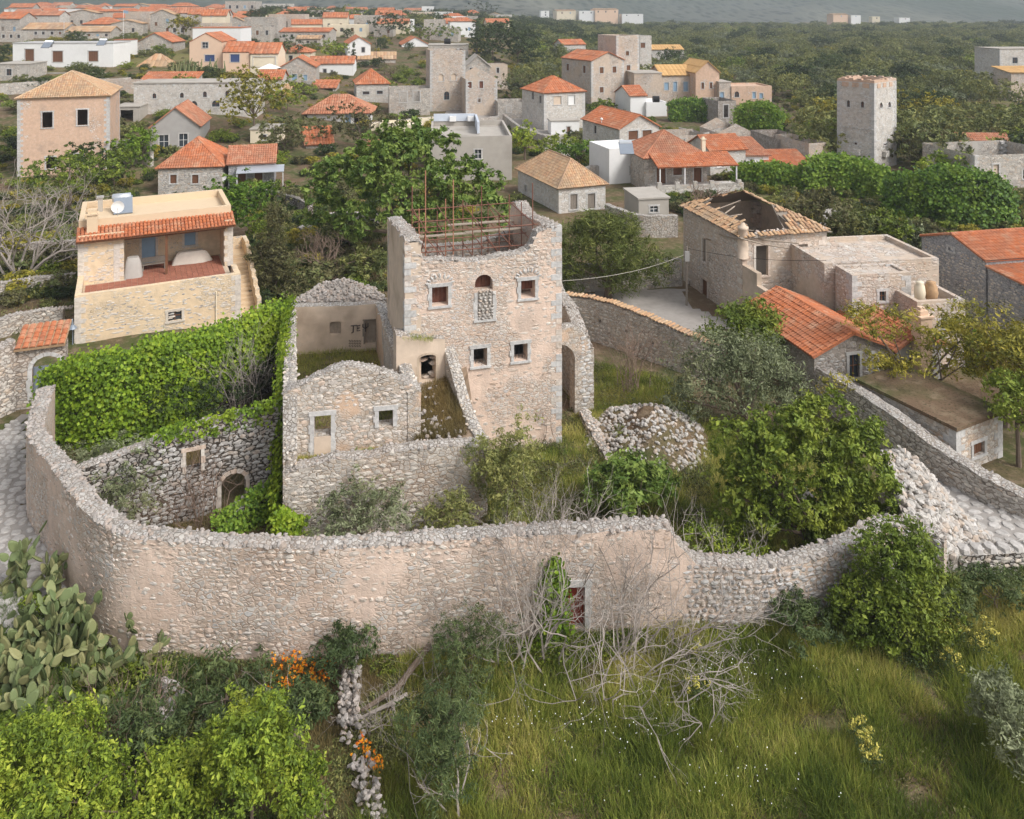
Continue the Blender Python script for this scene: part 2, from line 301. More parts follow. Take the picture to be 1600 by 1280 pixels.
 fl_orange=m_leaf('orange_flower', [(.60, .10, .01), (.75, .22, .01), (.80, .38, .02)], .6, .2), fl_yellow=m_leaf('yellow_flower', [(.45, .40, .08), (.60, .52, .12), (.42, .40, .10)], .6, .2),
)
# ------------------------------------------------------------------ piece libraries (unit size, shared meshes)
def lib_stone(k, seed):
    r = np.random.default_rng(seed); L = []
    for _ in range(k):
        n = 8; an = (np.arange(n)+.5)*2*math.pi/n + r.normal(0, .10, n)
        sq = 1/np.maximum(np.abs(np.cos(an)), np.abs(np.sin(an)))
        rad = .5*np.minimum(sq, 1.22)*r.uniform(.84, 1.0, n)
        b = np.stack([np.cos(an)*rad, np.full(n, .5), np.sin(an)*rad], 1)
        f = b*np.array([.80, 1, .80]); f[:, 1] = -.5+r.uniform(-.1, .22, n)
        V = np.concatenate([b, f, [[r.uniform(-.1, .1), -.62, r.uniform(-.1, .1)]]])
        q = [[i, (i+1) % n, n+(i+1) % n, n+i] for i in range(n)]; t = [[n+i, n+(i+1) % n, 2*n] for i in range(n)]
        L.append((V, [np.array(q), np.array(t)]))
    return L
def lib_rock(k, seed):
    r = np.random.default_rng(seed); L = []; g = (1+5**.5)/2
    B = np.array([(-1, g, 0), (1, g, 0), (-1, -g, 0), (1, -g, 0), (0, -1, g), (0, 1, g), (0, -1, -g), (0, 1, -g), (g, 0, -1), (g, 0, 1), (-g, 0, -1), (-g, 0, 1)], float)
    B /= np.linalg.norm(B[0])
    T_ = np.array([[0, 11, 5], [0, 5, 1], [0, 1, 7], [0, 7, 10], [0, 10, 11], [1, 5, 9], [5, 11, 4], [11, 10, 2], [10, 7, 6], [7, 1, 8], [3, 9, 4], [3, 4, 2], [3, 2, 6], [3, 6, 8], [3, 8, 9], [4, 9, 5], [2, 4, 11], [6, 2, 10], [8, 6, 7], [9, 8, 1]])
    for _ in range(k):
        V = np.sign(B)*np.abs(B)**.75; V = V*r.uniform(.72, 1.12, (12, 1))+r.normal(0, .05, (12, 3))
        L.append((V*.5, [T_]))
    return L
def lib_tile():
    L = []
    for k in range(3):
        V = []
        for y, w, zz in ((-.5, .5, .35), (.5, .42, 0)):
            for i in range(6):
                a = math.pi*i/5; V.append((-math.cos(a)*w, y, math.sin(a)*.62+zz))
        q = [[i, i+1, 7+i, 6+i] for i in range(5)]
        L.append((np.array(V), [np.array(q), np.array([[0, 1, 2, 3, 4, 5]])]))
    return L
def lib_pave(k, seed):
    return [(V @ np.array([[1, 0, 0], [0, 0, -1], [0, 1, 0]]).T, f) for V, f in lib_stone(k, seed)]
def lib_plank():
    m = MB().box(-.5, -.5, -.5, .5, .5, .5); return [(m.V[0], m.Fs)]
LIB = dict(stone=lib_stone(14, 1), rock=lib_rock(14, 2), tile=lib_tile(), plank=lib_plank())
LM = {}
def lib_mesh(lib, i, mat):
    k = (lib, i, mat.name)
    if k not in LM:
        m = MB(); V, fs = LIB[lib][i]
        m.V = [V]; m.Fs = [f for f in fs]; m.n = len(V); m.var = [np.zeros(len(f)) for f in fs]; LM[k] = m.mesh(lib, mat)
    return LM[k]
def pieces(parent, name, lib, P, mat, cap=300, world=True):
    """P: list of (pos, ex, ey, ez) with full-size axes; the `cap` that show largest become parts, the rest one stuff part."""
    if not len(P): return
    A = np.array([[p[0], p[1], p[2], p[3]] for p in P], float)          # n,4,3
    r = np.random.default_rng(len(P)+len(name)); idx = r.integers(0, len(LIB[lib]), len(A))
    iv = INV[parent.name]; Wp = A[:, 0] if world else (A[:, 0] @ np.linalg.inv(iv)[:3, :3].T + np.linalg.inv(iv)[:3, 3])
    size = np.linalg.norm(A[:, 1], axis=1)*np.maximum(np.linalg.norm(A[:, 3], axis=1), np.linalg.norm(A[:, 2], axis=1)*.5)
    order = np.argsort(-size/np.sum((Wp-np.array([0, 0, CZ]))**2, axis=1))
    if world:
        A[:, 1:] = A[:, 1:] @ iv[:3, :3].T; A[:, 0] = A[:, 0] @ iv[:3, :3].T + iv[:3, 3]
    for j in order[:cap]:
        p, a, b, c = A[j]
        o = bpy.data.objects.new(name, lib_mesh(lib, int(idx[j]), mat)); col.objects.link(o); o.parent = parent
        o.matrix_local = Matrix(((a[0], b[0], c[0], p[0]), (a[1], b[1], c[1], p[1]), (a[2], b[2], c[2], p[2]), (0, 0, 0, 1)))
    rest = order[cap:]
    if len(rest):
        m = MB()
        for k in range(len(LIB[lib])):
            js = rest[idx[rest] == k]
            if not len(js): continue
            V, fs = LIB[lib][k]; n = len(V)
            W = A[js, 0][:, None]+V[None, :, 0:1]*A[js, 1][:, None]+V[None, :, 1:2]*A[js, 2][:, None]+V[None, :, 2:3]*A[js, 3][:, None]
            rv = r.random(len(js)); m.V.append(W.reshape(-1, 3))
            for f in fs:
                m.Fs.append((f[None]+(np.arange(len(js))*n)[:, None, None]).reshape(-1, f.shape[1])+m.n); m.var.append(np.repeat(rv, len(f)))
            m.n += len(js)*n
        o = part(name, m, mat, parent); o['kind'] = 'stuff'
# ------------------------------------------------------------------ walls along a path
class Path:
    def __init__(s, pts, smooth=0):
        p = np.array(pts, float)
        if smooth:
            q = np.vstack([2*p[0]-p[1], p, 2*p[-1]-p[-2]]); out = []
            for i in range(1, len(q)-2):
                for t in np.linspace(0, 1, smooth, endpoint=False):
                    out.append(.5*((2*q[i])+(-q[i-1]+q[i+1])*t+(2*q[i-1]-5*q[i]+4*q[i+1]-q[i+2])*t*t+(-q[i-1]+3*q[i]-3*q[i+1]+q[i+2])*t**3))
            out.append(p[-1]); p = np.array(out)
        s.p = p; s.c = np.concatenate([[0], np.cumsum(np.linalg.norm(np.diff(p, axis=0), axis=1))]); s.L = s.c[-1]
        s.tv = np.gradient(p, s.c, axis=0)
    def at(s, v):
        v = np.asarray(v, float); x = np.interp(v, s.c, s.p[:, 0]); y = np.interp(v, s.c, s.p[:, 1])
        tx = np.interp(v, s.c, s.tv[:, 0]); ty = np.interp(v, s.c, s.tv[:, 1]); l = np.hypot(tx, ty)+1e-9
        return x, y, tx/l, ty/l
    def pt(s, v, z, off=0.0):
        x, y, tx, ty = s.at(v); z = np.broadcast_to(z, np.shape(x)); return np.stack([x+ty*off, y-tx*off, z], -1)    # off > 0: towards the front side
def prof_fn(prof, jit=.06, seed=0):
    ps = np.array(sorted(prof), float)
    def f(s): return np.interp(s, ps[:, 0], ps[:, 1]) + jit*2*(vnoise(np.asarray(s)*3.1, seed*1.7, 5)-.5)+jit*(vnoise(np.asarray(s)*8, seed*2.3, 9)-.5)
    return f
def wall(parent, name, path, base, top, thick, ops, mat, rough=.03, step=.3, zstep=.45, label=None):
    """A wall of real thickness with openings through it; front on the right-hand side of the path."""
    S = set(np.linspace(0, path.L, max(2, int(path.L/step)+1)).round(4)); zmax = float(np.max(top(np.linspace(0, path.L, 200))))+.01
    Z = set(np.linspace(base, zmax, max(2, int((zmax-base)/zstep)+1)).round(4))
    for o in ops: S |= {round(o[0], 4), round(o[1], 4)}; Z |= {round(o[2], 4), round(o[3], 4)}
    S = np.array(sorted(s for s in S if 0 <= s <= path.L)); Z = np.array(sorted(Z)); ns, nz = len(S), len(Z)
    tp = top(S); G = np.minimum(Z[None, :], tp[:, None]); m = MB()
    off = (fbm(S[:, None]*1.6, G*1.6, 3)-.5)*2*rough
    fr = path.pt(np.repeat(S, nz), G.ravel()); x, y, tx, ty = path.at(np.repeat(S, nz))
    fr[:, 0] += ty*off.ravel(); fr[:, 1] -= tx*off.ravel()
    bk = path.pt(np.repeat(S, nz), G.ravel(), -thick)
    sc = .5*(S[1:]+S[:-1]); zc = .5*(Z[1:]+Z[:-1]); i, j = np.meshgrid(np.arange(ns-1), np.arange(nz-1), indexing='ij')
    ok = (G[:-1, 1:]-G[:-1, :-1] + G[1:, 1:]-G[1:, :-1]) > 1e-4
    for o in ops: ok &= ~((sc[i] > o[0]) & (sc[i] < o[1]) & (zc[j] > o[2]) & (zc[j] < o[3]))
    I, J = i[ok], j[ok]; q = np.stack([I*nz+J, (I+1)*nz+J, (I+1)*nz+J+1, I*nz+J+1], 1)
    m.add(fr, q); m.add(bk, q[:, ::-1])
    a = np.arange(ns-1); topf = path.pt(S, tp); topf[:, :2] = fr.reshape(ns, nz, 3)[:, -1, :2]; topb = path.pt(S, tp, -thick); mid = path.pt(S, tp+.05+.05*rg.random(ns), -thick/2)
    mt = MB(); mt.add(np.vstack([topf, mid, topb]), np.vstack([np.stack([a, a+1, ns+a+1, ns+a], 1), np.stack([ns+a, ns+a+1, 2*ns+a+1, 2*ns+a], 1)]))
    for k in (0, ns-1):
        b = np.arange(nz-1); m.add(np.vstack([fr.reshape(ns, nz, 3)[k], bk.reshape(ns, nz, 3)[k]]), np.stack([b, b+1, nz+b+1, nz+b], 1))
    for o in ops:
        s0, s1, z0, z1 = o[:4]; C = [(s0, z0), (s1, z0), (s1, z1), (s0, z1)]
        if o[4]:
            r = (s1-s0)/2; n = 10; zs = z1-o[4]
            arc = [(s0+r-r*math.cos(math.pi*t/n), zs+o[4]*math.sin(math.pi*t/n)) for t in range(n+1)]
            for h, cx in ((arc[:n//2+1], s0), (arc[n//2:], s1)):
                for e in range(len(h)-1):
                    for of in (0, -thick):
                        m.poly([path.pt(cx, z1, of), path.pt(h[e][0], h[e][1], of), path.pt(h[e+1][0], h[e+1][1], of)])
            C = [(s0, z0), (s1, z0)]+arc[::-1]
        for e in range(len(C)):
            (sa, za), (sb, zb) = C[e], C[(e+1) % len(C)]
            m.poly([path.pt(sa, za), path.pt(sb, zb), path.pt(sb, zb, -thick), path.pt(sa, za, -thick)])
    w_ = part(name, m, mat, parent, True, label=label); part('wall_top', mt, M['top'], w_, True); return w_
def clad(path, base, top, ops, dens, hs=(.13, .24), ws=(.18, .5), t=.09, proud=.025, seed=0, off=0.0):
    r = np.random.default_rng(seed); P = []; zmax = float(np.max(top(np.linspace(0, path.L, 200)))); z = base
    while z < zmax:
        h = r.uniform(*hs); s = r.uniform(0, .3)
        while s < path.L-.05:
            w = r.uniform(*ws)*(1 if r.random() < .85 else 1.35); sm, zm = s+w/2, z+h/2+r.normal(0, .025); s += w+.012
            if sm+w/2 > path.L or zm+h*.4 > top(sm) or any(o[0]-.02 < sm+w/2 and o[1]+.02 > sm-w/2 and o[2] < zm+h/2 and o[3]+.02 > zm-h/2 for o in ops): continue
            if r.random() > dens(sm, zm): continue
            hh = h*r.uniform(.82, 1.1); x, y, tx, ty = path.at(sm); a = r.normal(0, .07); ca, sa = math.cos(a), math.sin(a)
            pr = proud*r.uniform(.2, 1.6); o_ = off+pr-t/2
            P.append(((float(x+ty*o_), float(y-tx*o_), zm), (tx*w*ca, ty*w*ca, w*sa), (-ty*t, tx*t, 0), (-tx*hh*sa, -ty*hh*sa, hh*ca)))
        z += h+.008
    return P
def rand_rock(r, p, s, fl=(.55, .9)):
    q = r.normal(size=(3, 3)); q, _ = np.linalg.qr(q); a, b, c = s*r.uniform(1., 1.5), s*r.uniform(.7, 1.1), s*r.uniform(*fl)
    q = q*.45+np.eye(3)[:, [0, 1, 2] if r.random() < .5 else [1, 0, 2]]*.8; q, _ = np.linalg.qr(q)
    return (tuple(p), q[:, 0]*a, q[:, 1]*b, q[:, 2]*c)
def capstones(path, top, thick, seed=0, step=.24, size=(.16, .32), s0=0, s1=None, rows=4):
    r = np.random.default_rng(seed); P = []
    for k in range(rows):
        s = s0+r.uniform(0, step)
        while s < (s1 or path.L):
            sz = r.uniform(*size)*.66; of = -thick*(k+.5)/rows+r.normal(0, .05)
            p = path.pt(s, float(top(s))+.01+r.uniform(-.05, .05)*sz, of); P.append(rand_rock(r, p, sz, (.45, .7))); s += sz*1.15
    return P
def frame(parent, path, o, mat, name='window_frame', w=.15, proud=.04, sill=True, depth=.3, lintel=True, n=3):
    """Dressed stone surround: jamb blocks, lintel and sill, proud of the wall face."""
    s0, s1, z0, z1 = o[:4]; m = MB(); r = np.random.default_rng(int(abs(s0*100+z0*77)))
    def blk(a, b, c, d, e=0):
        x, y, tx, ty = path.at((a+b)/2); of = (proud+e-depth)/2+e*.5
        m.obox((x+ty*of, y-tx*of, (c+d)/2), (tx*(b-a)/2, ty*(b-a)/2, 0), (-ty*(depth+proud)/2, tx*(depth+proud)/2, 0), (0, 0, (d-c)/2-.004), r.random())
    zt = z1-o[4] if o[4] else z1; hh = (zt-z0)/n
    for i in range(n):
        e = .06*(i % 2); blk(s0-w-e, s0-.002, z0+i*hh, z0+(i+1)*hh); blk(s1+.002, s1+w+e*.6, z0+i*hh, z0+(i+1)*hh)
    if o[4]:
        rr = (s1-s0)/2; k = 7
        for t in range(k):
            a0, a1 = math.pi*t/k+.02, math.pi*(t+1)/k-.02; sm = (s0+s1)/2; pts = []
            for of in (proud, -depth):
                pts += [path.pt(sm-R_*math.cos(a), zt+(o[4] if R_ == rr else o[4]+w)*math.sin(a), of) for R_, a in ((rr, a0), (rr, a1), (rr+w, a1), (rr+w, a0))]
            m.add(pts, [[0, 1, 2, 3], [4, 5, 6, 7], [0, 1, 5, 4], [1, 2, 6, 5], [2, 3, 7, 6], [3, 0, 4, 7]], r.random())
    elif lintel: blk(s0-w-.05, s1+w+.05, z1+.002, z1+w*1.15, .01)
    if sill: blk(s0-w-.04, s1+w+.04, z0-w*.7, z0-.002, .05)
    return part(name, m, mat, parent, True)
def infill(parent, path, o, mat, name='window', inset=.2, planks=0, gap=.012):
    s0, s1, z0, z1 = o[:4]; n = max(1, planks); w = (s1-s0)/n; first = None
    for i in range(n):
        x, y, tx, ty = path.at(s0+(i+.5)*w); m = MB()
        m.obox((x-ty*inset, y+tx*inset, (z0+z1)/2), (tx*(w-gap)/2, ty*(w-gap)/2, 0), (-ty*.02, tx*.02, 0), (0, 0, (z1-z0)/2-.003), rg.random())
        if first is None: first = part(name, m, mat, parent, True)
        else: part('plank', m, mat, first, True)
    return first
# ------------------------------------------------------------------ roofs
def roof_surf(m, A, B, C, D, pitch=.26, rows=.42, amp=.05, thick=.09):
    A, B, C, D = map(lambda q: np.array(q, float), (A, B, C, D)); e = B-A; W = np.linalg.norm(e); e /= W
    n = np.cross(e, D-A); n /= np.linalg.norm(n); n = n if n[2] > 0 else -n; s = np.cross(n, e); s = s if s[2] > 0 else -s
    uD, vD, uC, vC = (D-A)@e, (D-A)@s, (C-A)@e, (C-A)@s; k = max(2, int(W/pitch)); nu = k*4+1; U = np.linspace(0, W, nu)
    vm = np.interp(U, [0, max(uD, 1e-6), max(uC, uD+1e-6), max(W, uC+1e-6)], [0 if uD > 1e-3 else vD, vD, vC, 0 if uC < W-1e-3 else vC])
    H = amp*np.abs(np.sin(math.pi*U/(W/k))); nr = max(1, int(max(vD, vC)/rows+.5)); vs = []; hh = []
    for i in range(nr):
        vs += [i*max(vD, vC)/nr, (i+1)*max(vD, vC)/nr-1e-4]; hh += [amp*.55, 0]
    vs = np.array(vs); hh = np.array(hh); nv = len(vs); Vv = np.minimum(vs[None, :], vm[:, None])
    P = A+U[:, None, None]*e+Vv[:, :, None]*s+(H[:, None]+hh[None, :])[:, :, None]*n
    i, j = np.meshgrid(np.arange(nu-1), np.arange(nv-1), indexing='ij'); ok = (Vv[:-1, 1:]-Vv[:-1, :-1]+Vv[1:, 1:]-Vv[1:, :-1] > 0)
    ok &= ~((j % 2 == 1) & (Vv[:-1, :-1] >= vm[:-1, None]-1e-6) & (Vv[1:, :-1] >= vm[1:, None]-1e-6)[:, :])
    I, J = i[ok], j[ok]; tv = rg.random((k+1, nr+1))[I//4, J//2]
    m.add(P.reshape(-1, 3), np.stack([I*nv+J, (I+1)*nv+J, (I+1)*nv+J+1, I*nv+J+1], 1), tv)
    lo = [q-n*thick for q in (A, B, C, D)]; m.poly(lo, .5)
    for a, b, c, d in ((A, B, lo[1], lo[0]), (B, C, lo[2], lo[1]), (D, A, lo[0], lo[3])): m.poly([a, b, c, d], .3)
def flat_surf(m, A, B, C, D, th=.12):
    A, B, C, D = map(lambda q: np.array(q, float), (A, B, C, D)); n = np.cross(B-A, D-A); n /= np.linalg.norm(n); n = n if n[2] > 0 else -n
    lo = [q-n*th for q in (A, B, C, D)]; m.poly([A, B, C, D]); m.poly(lo)
    for i in range(4): m.poly([(A, B, C, D)[i], (A, B, C, D)[(i+1) % 4], lo[(i+1) % 4], lo[i]])
def tiles_on(A, B, C, D, pitch=.25, ln=.36, seed=0, miss=0.0, jit=.012):
    """Single barrel tiles over a roof plane, as placements."""
    A, B, C, D = map(lambda q: np.array(q, float), (A, B, C, D)); e = B-A; W = np.linalg.norm(e); e /= W
    n = np.cross(e, D-A); n /= np.linalg.norm(n); n = n if n[2] > 0 else -n; s = np.cross(n, e); s = s if s[2] > 0 else -s
    uD, vD, uC, vC = (D-A)@e, (D-A)@s, (C-A)@e, (C-A)@s; r = np.random.default_rng(seed); P = []; k = int(W/pitch)
    for i in range(k):
        u = (i+.5)*W/k; vm = np.interp(u, [0, max(uD, 1e-6), max(uC, uD+1e-6), max(W, uC+1e-6)], [0 if uD > 1e-3 else vD, vD, vC, 0 if uC < W-1e-3 else vC]); v = ln*.5
        while v < vm:
            if r.random() >= miss:
                a = r.normal(0, jit*2); es = s*math.cos(a)+e*math.sin(a); ee = e*math.cos(a)-s*math.sin(a); sl = es-n*.0
                P.append((A+u*e+v*s+n*(.02+r.normal(0, jit*.5)), ee*pitch*.98, sl*ln*1.12, n*.11))
            v += ln
    return P
def ridge(m, a, b, r=.1, var=.6):
    a, b = np.array(a, float), np.array(b, float); k = max(2, int(np.linalg.norm(b-a)/.4)); P = [a+(b-a)*t for t in np.linspace(0, 1, 2*k)]
    m.tube(P, [r*(1.12 if i % 2 == 0 else .92) for i in range(2*k)], 7, var)
# ------------------------------------------------------------------ houses
def panel(m, o, d, L, z0, z1, ops, depth=.22):
    S = sorted({0, L} | {a for q in ops for a in (q[0], q[1])}); Z = sorted({z0, z1} | {a for q in ops for a in (q[2], q[3])})
    n = (d[1], -d[0]); pt = lambda s, z, i=0: (o[0]+d[0]*s-n[0]*i, o[1]+d[1]*s-n[1]*i, z)
    for a, b in zip(S[:-1], S[1:]):
        for c, e in zip(Z[:-1], Z[1:]):
            if any(q[0] < (a+b)/2 < q[1] and q[2] < (c+e)/2 < q[3] for q in ops): continue
            m.poly([pt(a, c), pt(b, c), pt(b, e), pt(a, e)])
    for q in ops:
        C = [(q[0], q[2]), (q[1], q[2]), (q[1], q[3]), (q[0], q[3])]
        if q[4]:
            r = (q[1]-q[0])/2; h = q[4]; n_ = 8; arc = [(q[0]+r-r*math.cos(math.pi*t/n_), q[3]-h+h*math.sin(math.pi*t/n_)) for t in range(n_+1)]
            for hh, cx in ((arc[:5], q[0]), (arc[4:], q[1])):
                for t in range(4): m.poly([pt(cx, q[3], .0), pt(*hh[t]), pt(*hh[t+1])])
            C = [(q[0], q[2]), (q[1], q[2])]+arc[::-1]
        for t in range(len(C)): m.poly([pt(*C[t]), pt(*C[(t+1) % len(C)]), pt(*C[(t+1) % len(C)], depth), pt(*C[t], depth)])
OPS = {}
STY = dict(k=('glass', None), g=('glass', 'white'), b=('blue', None), n=('navy', 'white'), w=('brown', None), d=('brown', None), o=('oldwood', None), v=(None, None), c=('cream', None), s=('white', None), r=('redboard', None), db=('blue', None), t=('plaster', None))
def fit_opening(root, o, d, q, frm, i=.14):
    n = (d[1], -d[0]); s0, s1, z0, z1, ar, st = q; door = st[0] == 'd' or st == 'do'
    def bx(m, a, b, c, e, i0, i1, v=0.): m.obox((o[0]+d[0]*(a+b)/2-n[0]*(i0+i1)/2, o[1]+d[1]*(a+b)/2-n[1]*(i0+i1)/2, (c+e)/2), (d[0]*(b-a)/2, d[1]*(b-a)/2, 0), (n[0]*(i1-i0)/2, n[1]*(i1-i0)/2, 0), (0, 0, (e-c)/2), v)
    mat, fm = STY[st]; own = None
    if mat:
        m = MB(); bx(m, s0+.002, s1-.002, z0+.002, z1-.002, i, i+.04); own = part('door' if door else ('shutter' if st in 'bnwo' else 'window'), m, M[mat], root)
        if st in ('g', 'k') and s1-s0 > .3:
            m = MB(); t = .05
            bx(m, (s0+s1)/2-t/2, (s0+s1)/2+t/2, z0+.01, z1-.01, i-.03, i-.002); bx(m, s0+.003, s1-.003, (z0+z1)/2-t/2, (z0+z1)/2+t/2, i-.028, i-.003)
            part('sash', m, M['white' if st == 'g' else 'brown'], own)
        elif st in 'bnwod':
            m = MB(); k = 4
            for j in range(k): bx(m, s0+.03+(s1-s0-.06)*j/k+.012, s0+.03+(s1-s0-.06)*(j+1)/k-.012, z0+.05, z1-.05, i-.03, i-.002)
            part('panel', m, M[mat], own)
    if frm:
        m = MB(); w = .16; p = .03; r = rg.random(6)
        bx(m, s0-w, s0-.002, z0, z1-ar, -p, .1, r[0]); bx(m, s1+.002, s1+w, z0, z1-ar, -p, .1, r[1])
        if not ar: bx(m, s0-w-.05, s1+w+.05, z1+.002, z1+w, -p-.005, .1, r[2])
        if not door: bx(m, s0-w-.03, s1+w+.03, z0-.12, z0-.002, -p-.04, .1, r[3])
        part('frame', m, frm, own or root)
def house(name, label, fl, th, fr, top, dep, roof=None, rise=0, wm='far_grey', rm='tile', Fo=(), Lo=(), Ro=(), over=.28, group=None, cat='house', frm='quoin', base=-1.5, rows=.42, parapet=0.0, loc=None, w=None, h=None, chim=None, quo=False, roofz=0.0):
    px, py, z = fl; th = math.radians(th); ux, uy = math.cos(th), math.sin(th)
    X, Y = loc[:2] if loc else at(px, py, z)
    if w is None: k = (fr-800)/F; w = (k*Y-X)/(ux-k*uy)
    if h is None: h = zat(top, Y)-z
    root = thing(name, label, cat, (X, Y, z), th, group); root['w'] = w; root['h'] = h; root['dep'] = dep
    p0 = (X, Y); pF = (X+ux*w, Y+uy*w); pB = (X-uy*dep, Y+ux*dep)
    faces = []
    def conv(lst, a, b, L, flip):
        out = []
        for q in lst:
            x0, y0, x1, y1, st = q[:5]; ar = q[5] if len(q) > 5 else 0
            s0, za = wz(a, b, x0, y1); s1, zb = wz(a, b, x1, y0)
            _, zc = wz(a, b, x1, y1)
            if flip: s0, s1 = L-s0, L-s1
            s0, s1 = min(s0, s1), max(s0, s1); s0 = max(.05, s0); s1 = min(L-.05, s1); zb = min(max(zb, za+.2), z+h-.06)
            if s1-s0 > .05 and zb > za: out.append((s0, s1, za-z, zb-z, ar*(s1-s0)/2*1.0, st))
        return out
    pR = (pF[0]-uy*dep, pF[1]+ux*dep)
    fo = conv(Fo, p0, pF, w, False); ro = conv(Ro, pF, pR, dep, False); lo = conv(Lo, p0, pB, dep, True)
    OPS[root.name] = [('f', q[0], q[1], q[2]+z, q[3]+z) for q in fo]+[('r', q[0], q[1], q[2]+z, q[3]+z) for q in ro]+[('l', q[0], q[1], q[2]+z, q[3]+z) for q in lo]
    m = MB(); spec = (((0, 0), (1, 0), w, fo), ((w, 0), (0, 1), dep, ro), ((w, dep), (-1, 0), w, []), ((0, dep), (0, -1), dep, lo))
    for o, d, L, ops in spec: panel(m, o, d, L, base, h, ops)
    if roof in ('gy', 'gyopen'):
        for y in (0, dep): m.poly([(0, y, h), (w, y, h), (w/2, y, h+rise)])
    if roof == 'gx':
        for x in (0, w): m.poly([(x, 0, h), (x, dep, h), (x, dep/2, h+rise)])
    if roof == 'mono': m.poly([(0, 0, h), (0, dep, h), (0, dep, h+rise)]); m.poly([(w, 0, h), (w, dep, h), (w, dep, h+rise)]); m.poly([(0, dep, h), (w, dep, h), (w, dep, h+rise), (0, dep, h+rise)])
    if parapet and roof == 'flat':
        t = .28; m.poly([(t, t, h-parapet), (w-t, t, h-parapet), (w-t, dep-t, h-parapet), (t, dep-t, h-parapet)])
        for a, b, c, d in ((0, 0, w, t), (0, dep-t, w, dep), (0, t, t, dep-t), (w-t, t, w, dep-t)): m.poly([(a, b, h), (c, b, h), (c, d, h), (a, d, h)])
        for a, b, c, d in ((t, t, w-t, t), (w-t, t, w-t, dep-t), (w-t, dep-t, t, dep-t), (t, dep-t, t, t)): m.poly([(a, b, h-parapet), (c, d, h-parapet), (c, d, h), (a, b, h)])
    wo_ = part('wall', m, M[wm], root)
    for (o, d, L, ops) in spec:
        for q in ops: fit_opening(root, o, d, q, M[frm] if frm else None)
    if quo:
        for k, (cx, cy) in enumerate(((0, 0), (w, 0), (0, dep), (w, dep))):
            zz = 0.0; i = 0
            while zz < h-.2:
                hh = rg.uniform(.26, .4); a, b = (.62, .34) if i % 2 else (.34, .62); i += 1
                sx = 1 if cx == 0 else -1; sy = 1 if cy == 0 else -1
                mq = MB().box(min(cx-sx*.02, cx+sx*a), min(cy-sy*.02, cy+sy*b), zz, max(cx-sx*.02, cx+sx*a), max(cy-sy*.02, cy+sy*b), min(zz+hh-.02, h-.01), rg.random())
                if k != 2: part('quoin', mq, M[frm or 'quoin'], root)
                zz += hh
    o = over
    if roof in ('hip', 'gy', 'gx', 'mono'):
        m = MB(); zb = h+.05+roofz; sl = rise/(min(w, dep)/2 if roof == 'hip' else (w/2 if roof == 'gy' else (dep/2 if roof == 'gx' else dep))); ze = zb-o*sl
        A, B, C, D = (-o, -o, ze), (w+o, -o, ze), (w+o, dep+o, ze), (-o, dep+o, ze)
        if roof == 'hip':
            if w >= dep: R1, R2 = (dep/2, dep/2, zb+rise), (w-dep/2, dep/2, zb+rise); pl = ((A, B, R2, R1), (C, D, R1, R2), (B, C, R2, R2), (D, A, R1, R1))
            else: R1, R2 = (w/2, w/2, zb+rise), (w/2, dep-w/2, zb+rise); pl = ((A, B, R1, R1), (C, D, R2, R2), (B, C, R2, R1), (D, A, R1, R2))
            hips = [(A, R1), (B, R2 if w >= dep else R1), (C, R2), (D, R1 if w >= dep else R2), (R1, R2)]
        elif roof == 'gy':
            R1, R2 = (w/2, -o, zb+rise), (w/2, dep+o, zb+rise); pl = ((B, C, R2, R1), (D, A, R1, R2)); hips = [(R1, R2)]
        elif roof == 'gx':
            R1, R2 = (-o, dep/2, zb+rise), (w+o, dep/2, zb+rise); pl = ((A, B, R2, R1), (C, D, R1, R2)); hips = [(R1, R2)]
        else:
            R1, R2 = (-o, dep+o, zb+rise+o*sl), (w+o, dep+o, zb+rise+o*sl); pl = ((A, B, R2, R1),); hips = []
        pit = .26 if Y < 115 else (.42 if Y < 170 else .9)
        for P in pl: roof_surf(m, *P, pitch=pit, rows=rows if Y < 115 else (.9 if Y < 170 else 2.2), amp=.055 if Y < 115 else (.08 if Y < 170 else .1))
        for a, b in hips:
            if np.linalg.norm(np.array(a)-b) > .3: ridge(m, a, b)
        part('roof', m, M[rm], root, smooth=False)
    elif roof == 'flat':
        if not parapet: part('roof', MB().box(-.12, -.12, h, w+.12, dep+.12, h+.16), M[rm], root)
    if chim:
        for cx, cy, ch in chim:
            cx *= w; cy *= dep; b = h+(rise*.55 if roof != 'flat' else 0); m = MB().box(cx-.22, cy-.22, h-.1, cx+.22, cy+.22, b+ch); m.box(cx-.3, cy-.3, b+ch, cx+.3, cy+.3, b+ch+.1); m.box(cx-.15, cy-.15, b+ch+.1, cx+.15, cy+.15, b+ch+.3)
            part('chimney', m, M['cream'], root)
    return root
def clad_house(root, faces, mat, seed=0, dens=.75, hs=(.14, .26), ws=(.22, .52), cap=60, ops=(), off=0.0, z0=0.0):
    th = root.rotation_euler[2]; u = np.array([math.cos(th), math.sin(th)]); v = np.array([-u[1], u[0]]); p = np.array(root.location[:2]); w, h, dp, z = root['w'], root['h'], root['dep'], root.location[2]; P = []
    ops = list(ops)+OPS.get(root.name, [])
    for f in faces:
        q = Path([tuple(p), tuple(p+u*w)]) if f == 'f' else (Path([tuple(p+v*dp), tuple(p)]) if f == 'l' else Path([tuple(p+u*w), tuple(p+u*w+v*dp)]))
        P += clad(q, z+z0, lambda s: np.asarray(s)*0+z+h-.05, [(a-.2, b-0+.2, c-.2, d+.2) for ff, a, b, c, d in ops if ff == f], lambda s, zz: dens*(.6+.8*float(fbm(s*.5, zz*.6, seed))), hs, ws, .1, .012, seed+ord(f), off)
    wl = next(c for c in root.children if c.name.startswith('wall')); pieces(wl, 'stone', 'stone', P, mat, cap)
